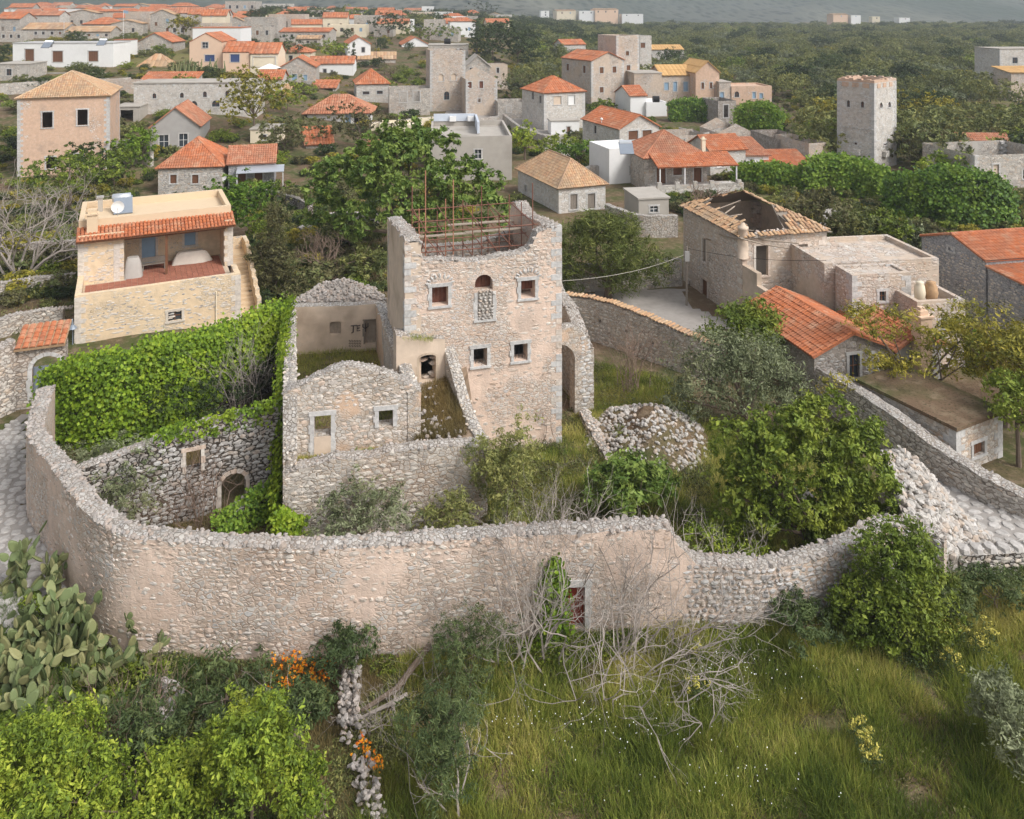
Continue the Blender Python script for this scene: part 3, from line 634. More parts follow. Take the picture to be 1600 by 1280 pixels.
# ------------------------------------------------------------------ plants
def unit(v): return v/(np.linalg.norm(v, axis=-1, keepdims=True)+1e-9)
def leafquads(c, nrm, L, W, var, r, fold=.0):
    t = unit(np.cross(nrm, r.normal(size=c.shape))); b = np.cross(nrm, t); n = len(c); L = np.broadcast_to(L, (n,))[:, None]; W = np.broadcast_to(W, (n,))[:, None]
    V = np.stack([c-t*L/2, c+b*W/2+nrm*fold*W, c+t*L/2, c-b*W/2+nrm*fold*W], 1).reshape(-1, 3)
    return V, np.arange(n*4).reshape(n, 4), var
def leaves(lobes, n, size, asp=.5, cl=.35, per=32, seed=0, up=.35, inner=.55, ragged=.5, spray=False):
    """Leaf-sized faces gathered in clumps through the crown's lobes."""
    r = np.random.default_rng(seed); lb = np.array(lobes, float); w = (lb[:, 3]*lb[:, 4]*lb[:, 5])**(2/3); w /= w.sum()
    nc = max(1, n//per); k = r.choice(len(lb), nc, p=w); d = unit(r.normal(size=(nc, 3))+np.array([0, 0, .25])); rf = inner+(1-inner)*r.random(nc)**.45
    rf *= 1+ragged*(fbm(d[:, 0]*2.5+k, d[:, 1]*2.5+d[:, 2]*2, seed)-.5)*2
    rf = np.where(r.random(nc) < .07, rf*1.22, rf); cc = lb[k, :3]+d*lb[k, 3:]*rf[:, None]; cv = r.random(nc)
    j = np.repeat(np.arange(nc), per); c = cc[j]+r.normal(size=(len(j), 3))*cl*np.array([1, 1, .7 if not spray else 1.5])*r.uniform(.35, 1.15, nc)[j][:, None]*.86
    nr = unit(d[j]*.55+np.array([0, 0, up])+r.normal(size=c.shape)*.55); L = size*np.clip(r.lognormal(-.08, .38, len(j)), .35, 2.0)
    return leafquads(c, nr, L, L*asp, np.clip(.5*cv[j]+.5*r.random(len(j)), 0, .999), r, .15)
def lobeset(w, h, k, seed, low=.3, sq=.55):
    r = np.random.default_rng(seed); L = [(0, 0, h*.52, w*.33, w*.33, h*.36)]
    for i in range(k):
        a = 2.4*i+r.uniform(-.4, .4); e = r.uniform(-.25, .95); rr = math.sqrt(max(0, 1-e*e*.8)); s = r.uniform(.22, .32)*sq/.55
        L.append((math.cos(a)*rr*w*.33, math.sin(a)*rr*w*.33, h*(.5+.32*e)+h*low*0, w*s, w*s, h*s*.85))
    return L
def trunk(lobes, r0, seed=0, kids=9, n=6):
    r = np.random.default_rng(seed); m = MB(); lb = np.array(lobes); hz = lb[:, 2].min()*.7
    p0 = np.array([0, 0, -.4]); p1 = np.array([r.normal(0, r0), r.normal(0, r0), max(.4, hz)])
    m.tube([p0, p0*.5+p1*.5+r.normal(0, r0*.4, 3), p1], [r0*1.4, r0, r0*.85], 8)
    for q in lb[r.permutation(len(lb))[:kids]]:
        e = q[:3]+np.array([0, 0, q[5]*.3]); mid = p1*.55+e*.45+r.normal(0, .25, 3); m.tube([p1, mid, e], [r0*.6, r0*.38, r0*.1], n)
    return m
def tree(name, label, loc, lobes, n, size, lf, r0=.18, cat='tree', group=None, seed=0, asp=.5, cl=.35, bark='bark', per=32, rz=0, **kw):
    root = thing(name, label, cat, loc, rz, group)
    m = MB(); m.add(*leaves(lobes, int(n*.83), size*1.07, asp, cl, per, seed, **kw)); part('crown', m, M[lf], root)
    if r0: part('trunk', trunk(lobes, r0, seed), M[bark], root)
    return root
def shrub(name, label, px, py, wpx, hpx, n, size, lf, z=None, k=7, seed=0, cat='shrub', group=None, r0=.05, **kw):
    """A shrub whose base stands on the ground at a photo point; width and height in photo pixels there."""
    X, Y = at(px, py, 0 if z is None else z)
    if z is None:
        for _ in range(6): z_ = float(T(X, Y)); X, Y = at(px, py, z_)
        z = z_
    s = Y/F; return tree(name, label, (X, Y, z), lobeset(wpx*s, hpx*s, k, seed), n, size, lf, r0, cat, group, seed, **kw)
def ivy(path, z0, z1, n, size, bulge=.6, seed=0, s0=0, s1=None, off=.1, asp=.85, droop=.3, cl=.16, top=.3):
    r = np.random.default_rng(seed); s1 = s1 if s1 else path.L; per = 10; nc = n//per
    s = r.uniform(s0, s1, nc); f = r.random(nc); a0 = np.vectorize(z0)(s); a1 = np.vectorize(z1)(s)
    z = a0+(a1-a0)*f; b = bulge*(.35+1.1*fbm(s*.7, z*.8, seed))*np.sqrt(np.clip(1-(f-.35)**2*1.6, 0.05, 1))
    tp = r.random(nc) < top; z = np.where(tp, a1+.05+.3*r.random(nc), z); o = off+b*np.where(r.random(nc) < .75, 1, r.random(nc)); o = np.where(tp, r.uniform(-.7, 1, nc)*(bulge*.6+.1), o)
    x, y, tx, ty = path.at(s); c = np.stack([x+ty*o, y-tx*o, z], 1); nn = np.stack([ty, -tx, np.full(nc, .5)], 1); j = np.repeat(np.arange(nc), per)
    cc = c[j]+r.normal(size=(nc*per, 3))*cl; nr = unit(nn[j]+r.normal(size=cc.shape)*.5+np.array([0, 0, .15])); L = size*r.uniform(.4, 1.5, nc*per)
    return leafquads(cc, nr, L, L*asp, np.clip(.55*r.random(nc)[j]+.45*r.random(nc*per), 0, .999), r, .1)
def blades(P, h, w, var, r, lean=.5):
    n = len(P); a = r.uniform(0, 2*math.pi, n); d = np.stack([np.cos(a), np.sin(a), np.zeros(n)], 1); l = r.normal(0, lean, (n, 3)); l[:, 2] = 1; l = unit(l)
    h = np.broadcast_to(h, (n,))[:, None]; w = np.broadcast_to(w, (n,))[:, None]
    V = np.stack([P-d*w/2, P+d*w/2, P+l*h], 1).reshape(-1, 3); return V, np.arange(n*3).reshape(n, 3), var
def twigs(m, p, d, L, r, depth, rn, bend=.35, kids=(2, 3), up=.1, n=3, shr=.72):
    k = 3; pts = [np.array(p, float)]; d = np.array(d, float)
    for i in range(k):
        d = unit(d+rn.normal(0, bend*.5, 3)+np.array([0, 0, up*.3])); pts.append(pts[-1]+d*L/k)
    m.tube(pts, np.linspace(r, r*.66, k+1), n, rn.random(), cap=False)
    if depth <= 0: return
    for j in range(rn.integers(kids[0], kids[1]+1)):
        t = rn.integers(1, k+1) if j else k; dd = unit(d+rn.normal(0, .62, 3)+np.array([0, 0, up])); twigs(m, pts[t], dd, L*shr*rn.uniform(.75, 1.2), r*.62, depth-1, rn, bend, kids, up, n, shr)
# ------------------------------------------------------------------ ground, hills, haze
def setup_ground():
    ys = np.concatenate([np.linspace(4, 14, 6), np.arange(14.5, 60, .45), 60*1.022**np.arange(0, 120)]); ys = ys[ys < 800]; ys = np.append(ys, [900, 1100, 1400, 1800, 2600, 4200])
    aa = np.concatenate([np.linspace(-2.4, -.75, 8), np.linspace(-.72, .72, 190), np.linspace(.75, 2.4, 8)])
    Yg, Ag = np.meshgrid(ys, aa, indexing='ij'); Xg = Ag*np.maximum(Yg, 12); Z = T(Xg, Yg)+(fbm(Xg*.5, Yg*.5, 2)-.5)*.16
    n = len(aa); i, j = np.meshgrid(np.arange(len(ys)-1), np.arange(n-1), indexing='ij'); k = (i*n+j).ravel()
    m = MB(); m.add(np.stack([Xg, Yg, Z], -1).reshape(-1, 3), np.stack([k, k+1, k+n+1, k+n], 1))
    solo('ground', m, M['ground'], None, None, kind='structure', smooth=True)
    yh = np.concatenate([np.linspace(700, 1600, 30), np.linspace(1700, 5200, 60)]); ah = np.linspace(-1.1, 1.1, 160)
    Yg, Ag = np.meshgrid(yh, ah, indexing='ij'); Xg = Ag*Yg; base = T(Xg, Yg)
    rt = np.clip((Ag+.1)/.3, 0, 1)
    st = 820-0*rt+rt*250
    r1 = np.clip((Yg-st)/2600, 0, 1); hz = 620*r1**1.25*(.75+.5*fbm(Xg*.0011, Yg*.0011, 4))
    rid = np.clip((Yg-620)/500, 0, 1)*np.exp(-((Ag+.02)/.16)**2)*26*np.clip(1-(Yg-1300)/1500, 0, 1)
    Z = base-1.5+np.clip((Yg-760)/60, 0, 1)*1.5+hz+rid+(fbm(Xg*.012, Yg*.012, 6)-.5)*np.clip((Yg-800)/300, 0, 1)*14
    n = len(ah); i, j = np.meshgrid(np.arange(len(yh)-1), np.arange(n-1), indexing='ij'); k = (i*n+j).ravel()
    m = MB(); m.add(np.stack([Xg, Yg, Z], -1).reshape(-1, 3), np.stack([k, k+1, k+n+1, k+n], 1))
    solo('hills', m, M['hills'], None, None, kind='structure', smooth=True)
    t = NT('haze_air'); v = t.n('VolumePrincipled', {'Color': (.86, .915, 1.0, 1), 'Density': 2.6e-4, 'Anisotropy': .1}); o = t.n('OutputMaterial'); t.t.links.new(v.outputs[0], o.inputs['Volume'])
    solo('haze', MB().box(-6500, -60, -8, 6500, 5600, 1150), t.m, None, None, kind='stuff')
setup_ground()
def sheet(name, px, mat, dz=.04, kind='structure', zf=None, res=.5, parent=None):
    """Ground sheet filling a photo polygon [(px,py)] draped on the terrain."""
    pts = []
    for x, y in px:
        X, Y = at(x, y, 0)
        for _ in range(6): X, Y = at(x, y, float(T(X, Y)))
        pts.append((X, Y))
    P = np.array(pts); x0, y0 = P.min(0); x1, y1 = P.max(0); gx = np.arange(x0, x1+res, res); gy = np.arange(y0, y1+res, res)
    XX, YY = np.meshgrid(gx, gy, indexing='ij'); m = MB(); n = len(gy)
    cx, cy = XX[:-1, :-1]+res/2, YY[:-1, :-1]+res/2; ins = inside(P, cx, cy); i, j = np.nonzero(ins); k = i*n+j
    m.add(np.stack([XX, YY, T(XX, YY)+(fbm(XX*.5, YY*.5, 2)-.5)*.16+dz], -1).reshape(-1, 3), np.stack([k, k+n, k+n+1, k+1], 1))
    return solo(name, m, M[mat], None, None, kind=kind, smooth=True), P
def inside(P, x, y):
    c = np.zeros(np.shape(x), bool); n = len(P); j = n-1
    for i in range(n):
        a = (P[i, 1] > y) != (P[j, 1] > y); c ^= a & (x < (P[j, 0]-P[i, 0])*(y-P[i, 1])/(P[j, 1]-P[i, 1]+1e-12)+P[i, 0]); j = i
    return c
def paving(o, P, sz=(.3, .6), seed=0, lift=.05):
    r = np.random.default_rng(seed); pl = []; x0, y0 = P.min(0); x1, y1 = P.max(0); y = y0
    while y < y1:
        h = r.uniform(*sz)*.8; x = x0+r.uniform(0, .4)
        while x < x1:
            w = r.uniform(*sz); cx, cy = x+w/2, y+h/2+r.normal(0, .05)
            if inside(P, np.array([cx]), np.array([cy]))[0]:
                a = r.normal(0, .15); z = float(T(cx, cy))+float(fbm(cx*.5, cy*.5, 2)-.5)*.16+lift; ca, sa = math.cos(a), math.sin(a); hh = h*r.uniform(.85, 1.15)
                pl.append(((cx, cy, z), (w*ca, w*sa, 0), (0, 0, -.08), (-hh*sa, hh*ca, 0)))
            x += w+.03
        y += h+.03
    pieces(o, 'paving_stone', 'stone', pl, M['pave'])
st, Pst = sheet('street', [(-60, 672), (0, 672), (38, 650), (46, 800), (105, 915), (165, 965), (190, 990), (60, 990), (-60, 960)], 'joint'); paving(st, Pst, seed=3)
st, Pst = sheet('street', [(1395, 700), (1440, 740), (1600, 812), (1660, 850), (1660, 900), (1540, 905), (1560, 860), (1480, 800)], 'joint'); paving(st, Pst, (.35, .7), 4)
sheet('paved_square', [(900, 468), (960, 450), (1070, 452), (1075, 478), (1160, 512), (1080, 520), (990, 490)], 'paving', .05)
sheet('path', [(447, 1105), (462, 1110), (478, 1160), (500, 1210), (512, 1290), (470, 1290), (470, 1220), (458, 1160)], 'path', .05, res=.12)
sheet('bare_ground', [(150, 965), (330, 1012), (330, 1035), (250, 1025), (180, 1000)], 'path', .05, res=.2)
sheet('village_street', [(700, 150), (790, 165), (890, 218), (905, 245), (880, 250), (800, 205), (700, 185)], 'paving', .06, res=1.2)
# ------------------------------------------------------------------ the curved enclosure wall
def curtain():
    P = [(60, 606, 3.9), (41, 672, 3.95), (78, 727, 4.0), (115, 778, 4.0), (156, 818, 3.85), (205, 840, 3.75), (312, 851, 3.6), (440, 858, 3.55), (560, 856, 3.5), (700, 845, 3.5), (820, 838, 3.5), (950, 831, 3.55), (1040, 826, 3.6), (1095, 884, 2.3), (1200, 889, 2.2), (1300, 868, 2.25), (1345, 848, 2.5), (1390, 822, 2.65), (1440, 830, 2.5), (1475, 850, 2.3)]
    pts = [at(a, b, z) for a, b, z in P]; ph = Path(pts, 6); ss = [float(ph.c[min(range(len(ph.p)), key=lambda i: (ph.p[i, 0]-q[0])**2+(ph.p[i, 1]-q[1])**2)]) for q in pts]
    prof = [(s, p[2]) for s, p in zip(ss, P)]; a, b = ss[12], ss[13]
    prof = prof[:13]+[(a+.12, 3.55), (a+.45, 3.0), (a+.8, 2.65), (a+1.05, 2.35)]+prof[13:]
    top = prof_fn(prof, .05, 1)
    root = thing('enclosure_wall', 'long curving rubble stone wall sweeping round the front of the ruined yard', 'wall', (0, 26.5, 0))
    sx = lambda px: float(np.interp(xat(px, 26.6), [p[0] for p in pts[6:13]], ss[6:13]))
    dz0, dz1 = zat(985, 26.6), zat(919, 26.6); door = (sx(882), sx(914), dz0, dz1, 0)
    w = wall(root, 'wall', ph, -1.2, top, .66, [door], M['curtain'], .05)
    sd = ss[13]
    def dens(s, z):
        if s > sd-.7: return .97
        if s < ss[4]: return .30+.25*float(fbm(s*.4, z, 8))
        h = z/3.5; n = float(fbm(s*.45, z*.9, 12)); base = .62 if s < ss[7] else .34
        return min(.95, base*(.5+n)+(.45 if h > .88 else 0)+(.15 if h < .3 else 0))
    cl = clad(ph, -.3, top, [door], dens, (.10, .19), (.13, .36), .10, .010, 5)
    wa = [q for q in cl if q[0][0] < pts[13][0]-.5]; dr = [q for q in cl if q[0][0] >= pts[13][0]-.5]
    dr = [(p, np.array(a)*1.02, np.array(b)*1.6, np.array(c)*1.02) for p, a, b, c in dr]
    cp = capstones(ph, top, .66, 6, .2, (.17, .36), rows=6)
    pieces(w, 'stone', 'stone', wa, M['stone'], 130); pieces(w, 'dry_stone', 'stone', dr, M['stone_dry'], 90)
    pieces(w, 'cap_stone', 'rock', cp, M['stone_cap'], 80)
    fm = frame(root, ph, door, M['quoin'], 'door_frame', .2, .05, False); d = infill(root, ph, door, M['redwood'], 'door', .25, 3); d['label'] = 'faded dark red wooden door leaf'
curtain()
# ------------------------------------------------------------------ roofless house in the yard
FL, FR = (-9.05, 31.6), (-1.36, 32.9); GL, GR = (-9.33, 32.7), (-3.83, 33.65); BL, BR = (-12.75, 45.1), (-7.25, 45.9)
def ruin_house():
    root = thing('ruined_house', 'roofless stone house with a gable wall and two window holes, in front of the tower', 'ruined house', (-6, 33, 0))
    pf = Path([FL, FR]); V = lambda a, b, L: [wz(a, b, x, y) for x, y in L]
    prof = V(FL, FR, [(446, 738), (480, 730), (520, 718), (585, 716), (602, 706), (650, 702), (700, 697), (745, 695)]); tf = prof_fn(prof, .04, 2)
    w = wall(root, 'terrace_wall', pf, -1.6, tf, .6, [], M['ruin'], .03)
    dn = lambda s, z: .25 if s > 5.4 else .85
    pieces(w, 'stone', 'stone', clad(pf, -1.2, tf, [], dn, (.14, .25), (.2, .5), .1, .012, 9), M['stone_grey'], 90); pieces(w, 'cap_stone', 'rock', capstones(pf, tf, .6, 3, .22, (.15, .28)), M['stone_cap'], 40)
    pg = Path([GL, GR]); prof = V(GL, GR, [(442, 616), (472, 602), (500, 587), (525, 577), (556, 573), (600, 584), (637, 601), (658, 612)]); tg = prof_fn(prof, .035, 3)
    o1 = op(GL, GR, 491, 648, 517, 683); o2 = op(GL, GR, 592, 640, 614, 668)
    w = wall(root, 'gable_wall', pg, 2.0, tg, .6, [o1, o2], M['ruin'], .03)
    pieces(w, 'stone', 'stone', clad(pg, 2.3, tg, [(o1[0]-.15, o1[1]+.15, 2, o1[3]+.15), (o2[0]-.12, o2[1]+.12, o2[2], o2[3]+.15)], lambda s, z: .8, (.14, .24), (.2, .46), .1, .012, 10), M['stone'], 110)
    pieces(w, 'cap_stone', 'rock', capstones(pg, tg, .6, 4, .2, (.12, .24)), M['stone_cap'], 40)
    dz = (o1[0], o1[1], wz(GL, GR, 500, 718)[1], o1[3], 0); frame(root, pg, dz, M['quoin'], 'window_frame', .17, .035, False, n=5); frame(root, pg, o2, M['quoin'], 'window_frame', .17, .035, False, n=3)
    x, y, tx, ty = pg.at((o1[0]+o1[1])/2); m = MB(); m.obox((x-ty*-.02, y+tx*-.02, (dz[2]+o1[2])/2), (tx*(o1[1]-o1[0])/2, ty*(o1[1]-o1[0])/2, 0), (-ty*.035, tx*.035, 0), (0, 0, (o1[2]-dz[2])/2)); part('blocked_panel', m, M['plaster'], root, True)
    def side(nm, pts, zz, th, mt, seed, base=0.0, ops=(), cap=40):
        p = Path(pts); t = prof_fn([(s*p.L, z) for s, z in zz], .05, seed); ww = wall(root, nm, p, base, t, th, list(ops), M[mt], .03)
        if cap: pieces(ww, 'cap_stone', 'rock', capstones(p, t, th, seed, .24, (.15, .28)), M['stone_grey'], cap)
        return ww
    side('side_wall', [BL, (-9.05-.28, 31.7+.9), FL], [(0, 4.1), (.5, 4.4), (.8, 4.75), (.91, 5.2), (.935, 5.2), (.95, 3.9), (1, 2.9)], .55, 'ruin', 5, -1.5)
    side('side_wall', [GR, BR], [(0, 4.95), (.3, 4.85), (.6, 4.45), (1, 4.2)], .55, 'ruin', 6, 1.0)
    pb = Path([BL, BR]); tb = prof_fn(V(BL, BR, [(448, 480), (520, 479), (600, 474)]), .03, 7); ow = op(BL, BR, 515, 502, 533, 523, .12); od = op(BL, BR, 570, 500, 592, 538)
    side_b = wall(root, 'back_wall', pb, .8, tb, .6, [ow, od], M['plaster'], .03); frame(root, pb, od, M['oldwood'], 'door_frame', .07, .02, False, .2); infill(root, pb, ow, M['plank'], 'shutter', .18, 3); infill(root, pb, od, M['plank'], 'door', .2, 4)
    # spray-painted scrawl on the plaster
    m = MB()
    def stroke(L, r=.018): m.tube([pb.pt(*wz(BL, BR, x, y), .035) for x, y in L], r, 4)
    for L in ([(548, 509), (558, 508)], [(552, 509), (552, 519), (549, 520)], [(563, 508), (558, 509), (558, 517), (563, 516)], [(558, 513), (562, 512)], [(567, 506), (567, 511), (571, 513), (575, 510), (575, 505)], [(571, 505), (571, 518)]): stroke(L, .028)
    for y0 in (533, 537, 541):
        for k in range(5): stroke([(545+k*4, y0), (546+k*4, y0-2), (547+k*4, y0+1), (548+k*4, y0-1)], .012)
    part('graffiti', m, M['graffiti'], root, True)
    # rubble of the fallen roof behind the back wall
    r = np.random.default_rng(4); P = []
    A = [np.array((*at(x, y, z), z))+[-.15, .8, 0] for x, y, z in ((446, 486, 4.0), (606, 478, 4.1), (585, 458, 4.6), (538, 444, 5.1), (500, 452, 4.7))]
    m = MB(); c = sum(A)/5
    for i in range(5): m.poly([A[i], A[(i+1) % 5], c]); m.poly([A[i], A[(i+1) % 5], A[(i+1) % 5]-np.array([0, 0, 4.]), A[i]-np.array([0, 0, 4.])])
    hp = part('fallen_roof', m, M['dark_rub'], root, True)
    for _ in range(620):
        t = r.integers(5); u, v = r.random(2); u, v = (1-u, 1-v) if u+v > 1 else (u, v); p = c*(1-u-v)+A[t]*u+A[(t+1) % 5]*v; P.append(rand_rock(r, p+np.array([0, 0, .05]), r.uniform(.14, .3)))
    pieces(hp, 'rubble_stone', 'rock', P, M['stone_cap'], 60)
    # floors
    m = MB(); m.poly([(*GL, 1.7), (*GR, 1.7), (*BR, 1.5), (*BL, 1.5)]); part('floor', m, M['ground'], root, True)
    m = MB(); N = 14
    q = [(FL, FR), (GL, (-3.0, 37.4))]
    g = [[np.array([*(np.array(FL)*(1-u)+np.array(FR)*u)*(1-v)+(np.array(GL)*(1-u)+np.array((-2.2, 37.9))*u)*v, 2.62+.25*u+max(0, u-.68)*v*4.6+.1*r.random()]) for v in np.linspace(0.04, 1, N)] for u in np.linspace(0, 1, 24)]
    g = np.array(g); k = (np.arange(23)[:, None]*N+np.arange(N-1)[None]).ravel(); m.add(g.reshape(-1, 3), np.stack([k, k+N, k+N+1, k+1], 1)); part('terrace_floor', m, M['earth'], root, True)
    # right retaining wall climbing to the doorway by the tower
    side('side_wall', [(-3.15, 37.1), (-2.3, 35.0), FR], [(0, 5.3), (.25, 4.6), (.45, 3.9), (.75, 3.3), (1, 3.1)], .5, 'ruin', 12, -1.2)
    # doorway wall
    d0, d1 = (-5.25, 36.3), (-3.1, 36.95); pd = Path([d0, d1]); od = op(d0, d1, 655, 553, 681, 599, .12)
    ww = wall(root, 'doorway_wall', pd, 1.0, prof_fn([(0, 6.2), (1.2, 5.95), (2.3, 5.75)], .05, 3), .9, [od], M['plaster'], .03); frame(root, pd, od, M['mortar'], 'door_frame', .1, .015, False, .2)
    pieces(ww, 'cap_stone', 'rock', capstones(pd, prof_fn([(0, 6.2), (2.3, 5.75)], 0, 1), .9, 4, .22, (.14, .25), rows=4), M['stone_cap'], 30)
    P = []
    for _ in range(80):
        u, v = r.random(2)*[1, .85]+[0, .12]; p = np.array([-3.2+1.3*u-1.6*v, 36.7-3.1*u-.4*v, 3.95-.85*u]); P.append(rand_rock(r, p+r.normal(0, .12, 3)*[1, 1, .3], r.uniform(.08, .22)))
    pieces(root, 'fallen_stone', 'rock', P, M['stone_cap'], 50)
ruin_house()
# ------------------------------------------------------------------ the tower
TH = 15.4*math.pi/180; TU = np.array([math.cos(TH), math.sin(TH)]); TV = np.array([-TU[1], TU[0]])
T1 = np.array([2.40, 38.8]); T0 = T1-TU*7.6; TB = 6.9
def tower():
    root = thing('tower_house', 'tall roofless stone tower in the middle, with two rows of framed windows', 'tower', (T0[0], T0[1], 0))
    a, b = tuple(T0), tuple(T1); pf = Path([a, b])
    prof = [(0, 10.4), (.35, 10.2), (.6, 9.75), (.75, 9.42), (1.1, 9.3), (1.8, 9.3), (2.6, 9.15), (3.3, 9.12), (4.2, 9.2), (5, 9.28), (5.9, 9.4), (6.15, 9.7), (6.35, 10.25), (6.8, 10.42), (7.6, 10.5)]
    tf = prof_fn(prof, .07, 4); O = [op(a, b, 675, 447, 700, 479), op(a, b, 742, 428, 770, 455, .42), op(a, b, 814, 437, 836, 467), op(a, b, 740, 543, 761, 573), op(a, b, 803, 536, 824, 565)]
    wf = wall(root, 'front_wall', pf, -1, tf, .75, O+[op(a, b, 646, 540, 692, 612)], M['tower'], .035)
    inf = op(a, b, 746, 455, 770, 500)
    keep = [(o[0]-.18, o[1]+.18, o[2]-.2, o[3]+.25) for o in O]+[(inf[0]-.3, inf[1]+.15, inf[2]-.1, inf[3])]
    dn = lambda s, z: (.92 if z > 8.4 else (.55+.6*(float(fbm(s*.5, z*.5, 3))-.5) if z > 5.4 else .20+.3*float(fbm(s*.5, z*.4, 5))))
    pieces(wf, 'stone', 'stone', clad(pf, 0, tf, keep, dn, (.13, .24), (.18, .46), .1, .012, 21), M['stone'], 110)
    pieces(wf, 'cap_stone', 'rock', capstones(pf, tf, .75, 5, .2, (.14, .3), rows=4), M['stone_cap'], 60)
    for i, o in enumerate(O):
        if i == 1: o = (inf[0]-.02, inf[1]+.02, inf[2], O[1][3], .42); frame(root, pf, (inf[0], inf[1], inf[2], inf[3], 0), M['quoin'], 'window_frame', .15, .035, True, lintel=False, n=3); continue
        frame(root, pf, o, M['quoin'], 'window_frame', .15, .04, True)
    r = np.random.default_rng(3); P = []
    m = MB(); x, y, tx, ty = pf.at((inf[0]+inf[1])/2); m.obox((x-ty*.1, y+tx*.1, (inf[2]+inf[3])/2), (tx*(inf[1]-inf[0])/2, ty*(inf[1]-inf[0])/2, 0), (-ty*.112, tx*.112, 0), (0, 0, (inf[3]-inf[2])/2)); pn = part('blocked_opening', m, M['dark_rub'], root, True)
    zz = inf[2]
    while zz < inf[3]+.05:
        s = inf[0]
        while s < inf[1]-.08: w = r.uniform(.12, .26); P.append(rand_rock(r, pf.pt(s+w/2, zz+.06, .03), w*.75)); s += w
        zz += .14
    pieces(pn, 'stone', 'rock', P, M['rubble'], 60)
    for i in (0, 1, 2):
        o = O[i] if i else O[0]; infill(root, pf, (o[0], o[1], o[2]+(.28 if i == 2 else 0), o[3], 0), M['redboard'], 'boarding', .5, 4)
    for i in (3, 4):
        o = O[i]; m = MB()
        for t in range(1, 4): q = pf.pt(o[0]+(o[1]-o[0])*t/4, o[2], -.3); m.tube([q, q+[0, 0, o[3]-o[2]]], .012, 5)
        part('window_bar', m, M['darkmetal'], root, True)
    # relieving arches over the upper windows
    for i in (0, 2):
        o = O[i]; P = []; sm = (o[0]+o[1])/2; zb = o[3]+.12; R_ = (o[1]-o[0])/2+.12
        for t in range(9): an = math.pi*(t+.5)/9; p = pf.pt(sm-(R_+.1)*math.cos(an), zb+(R_*.8)*math.sin(an), .0); x, y, tx, ty = pf.at(sm); ca, sa = math.cos(an), math.sin(an); P.append((p, (tx*.11*sa, ty*.11*sa, .11*ca), (-ty*.1, tx*.1, 0), (-tx*.26*ca, -ty*.26*ca, .26*sa)))
        pieces(root, 'arch_stone', 'stone', P, M['quoin'], 20)
    C = T0+TV*TB; D = T1+TV*TB
    pl = Path([tuple(C), a]); tl = prof_fn([(0, 9.7), (2, 9.95), (4.5, 10.2), (6, 10.35), (6.9, 10.35)], .1, 6); w = wall(root, 'side_wall', pl, -1, tl, .75, [], M['plaster'], .04); pieces(w, 'cap_stone', 'rock', capstones(pl, tl, .75, 8, .24, (.15, .28)), M['stone_cap'], 30)
    pr = Path([b, tuple(D)]); tr = prof_fn([(0, 10.5), (1.5, 10.35), (3, 10.2), (4.4, 10.1), (5.6, 10.35), (6.3, 10.2), (6.9, 9.3)], .08, 7); w = wall(root, 'side_wall', pr, -1, tr, .75, [], M['tower'], .04); pieces(w, 'cap_stone', 'rock', capstones(pr, tr, .75, 9, .22, (.15, .28)), M['stone_cap'], 30)
    pbk = Path([tuple(D), tuple(C)]); s1 = pbk.L; tb = prof_fn([(0, 9.2), (.7, 8.9), (1.3, 8.4), (3, 8.1), (5, 8.05), (6.5, 8.4), (7, 9.2), (s1, 9.7)], .08, 8)
    w = wall(root, 'back_wall', pbk, -1, tb, .75, [(4.6, 5.6, 5.9, 7.4, .3)], M['ruin'], .04); pieces(w, 'cap_stone', 'rock', capstones(pbk, tb, .75, 9, .22, (.15, .28)), M['stone_cap'], 30)
    ib = Path([tuple(C+TU*.76-TV*.76), tuple(D-TU*.76-TV*.76)]); pieces(w, 'inner_stone', 'stone', clad(ib, 5.6, lambda s: np.asarray(s)*0+8.0, [], lambda s, z: .9, (.12, .2), (.2, .4), .08, .01, 31), M['stone_dry'], 30)
    m = MB(); q = [T0+TU*.5+TV*.5, T1-TU*.5+TV*.5, D-TU*.5-TV*.5, C+TU*.5-TV*.5]; m.poly([(*p, 5.5) for p in q]); part('upper_floor', m, M['plank'], root, True)
    m = MB(); m.poly([(*p, 1.2) for p in q]); part('ground_floor', m, M['earth'], root, True)
    # big pale corner blocks
    for cx, sx, zt in ((T0, 1, 10.0), (T1, -1, 10.3)):
        z = 0.0; i = 0
        while z < zt:
            h = r.uniform(.24, .36); L, d = (.55, .3) if i % 2 else (.3, .55); i += 1
            q = cx+TU*sx*(L/2-.02)+TV*(d/2-.02); m = MB().obox((q[0], q[1], z+h/2), (TU[0]*L/2, TU[1]*L/2, 0), (TV[0]*d/2, TV[1]*d/2, 0), (0, 0, h/2-.012), r.random())
            if r.random() < .85: part('quoin', m, M['quoin' if r.random() < .7 else 'stone'], root, True)
            z += h
    # grass and moss on the broken ledge
    sc = thing('scaffold', 'rusty red scaffold of tubes and planks standing inside the tower top', 'scaffold', (T0[0]+TU[0]*3.8+TV[0]*3.4, T0[1]+TU[1]*3.8+TV[1]*3.4, 5.5))
    L = lambda s, t, z: np.array([*(T0+TU*s+TV*t), z]); xs = (1.15, 2.5, 3.9, 5.3, 6.5); yt = (1.2, 3.2, 5.6)
    for i, s in enumerate(xs):
        for j, t in enumerate(yt):
            zt = (12.4, 11.0, 10.7)[j]-.5*(i % 2)+(.9 if (i, j) in ((0, 0), (1, 1), (0, 2), (1, 0)) else 0)
            part('upright', MB().tube([L(s, t, 5.5), L(s, t, zt)], .03, 6, r.random()), M['rust_pale' if (i < 2 and j < 2) else 'rust'], sc, True)
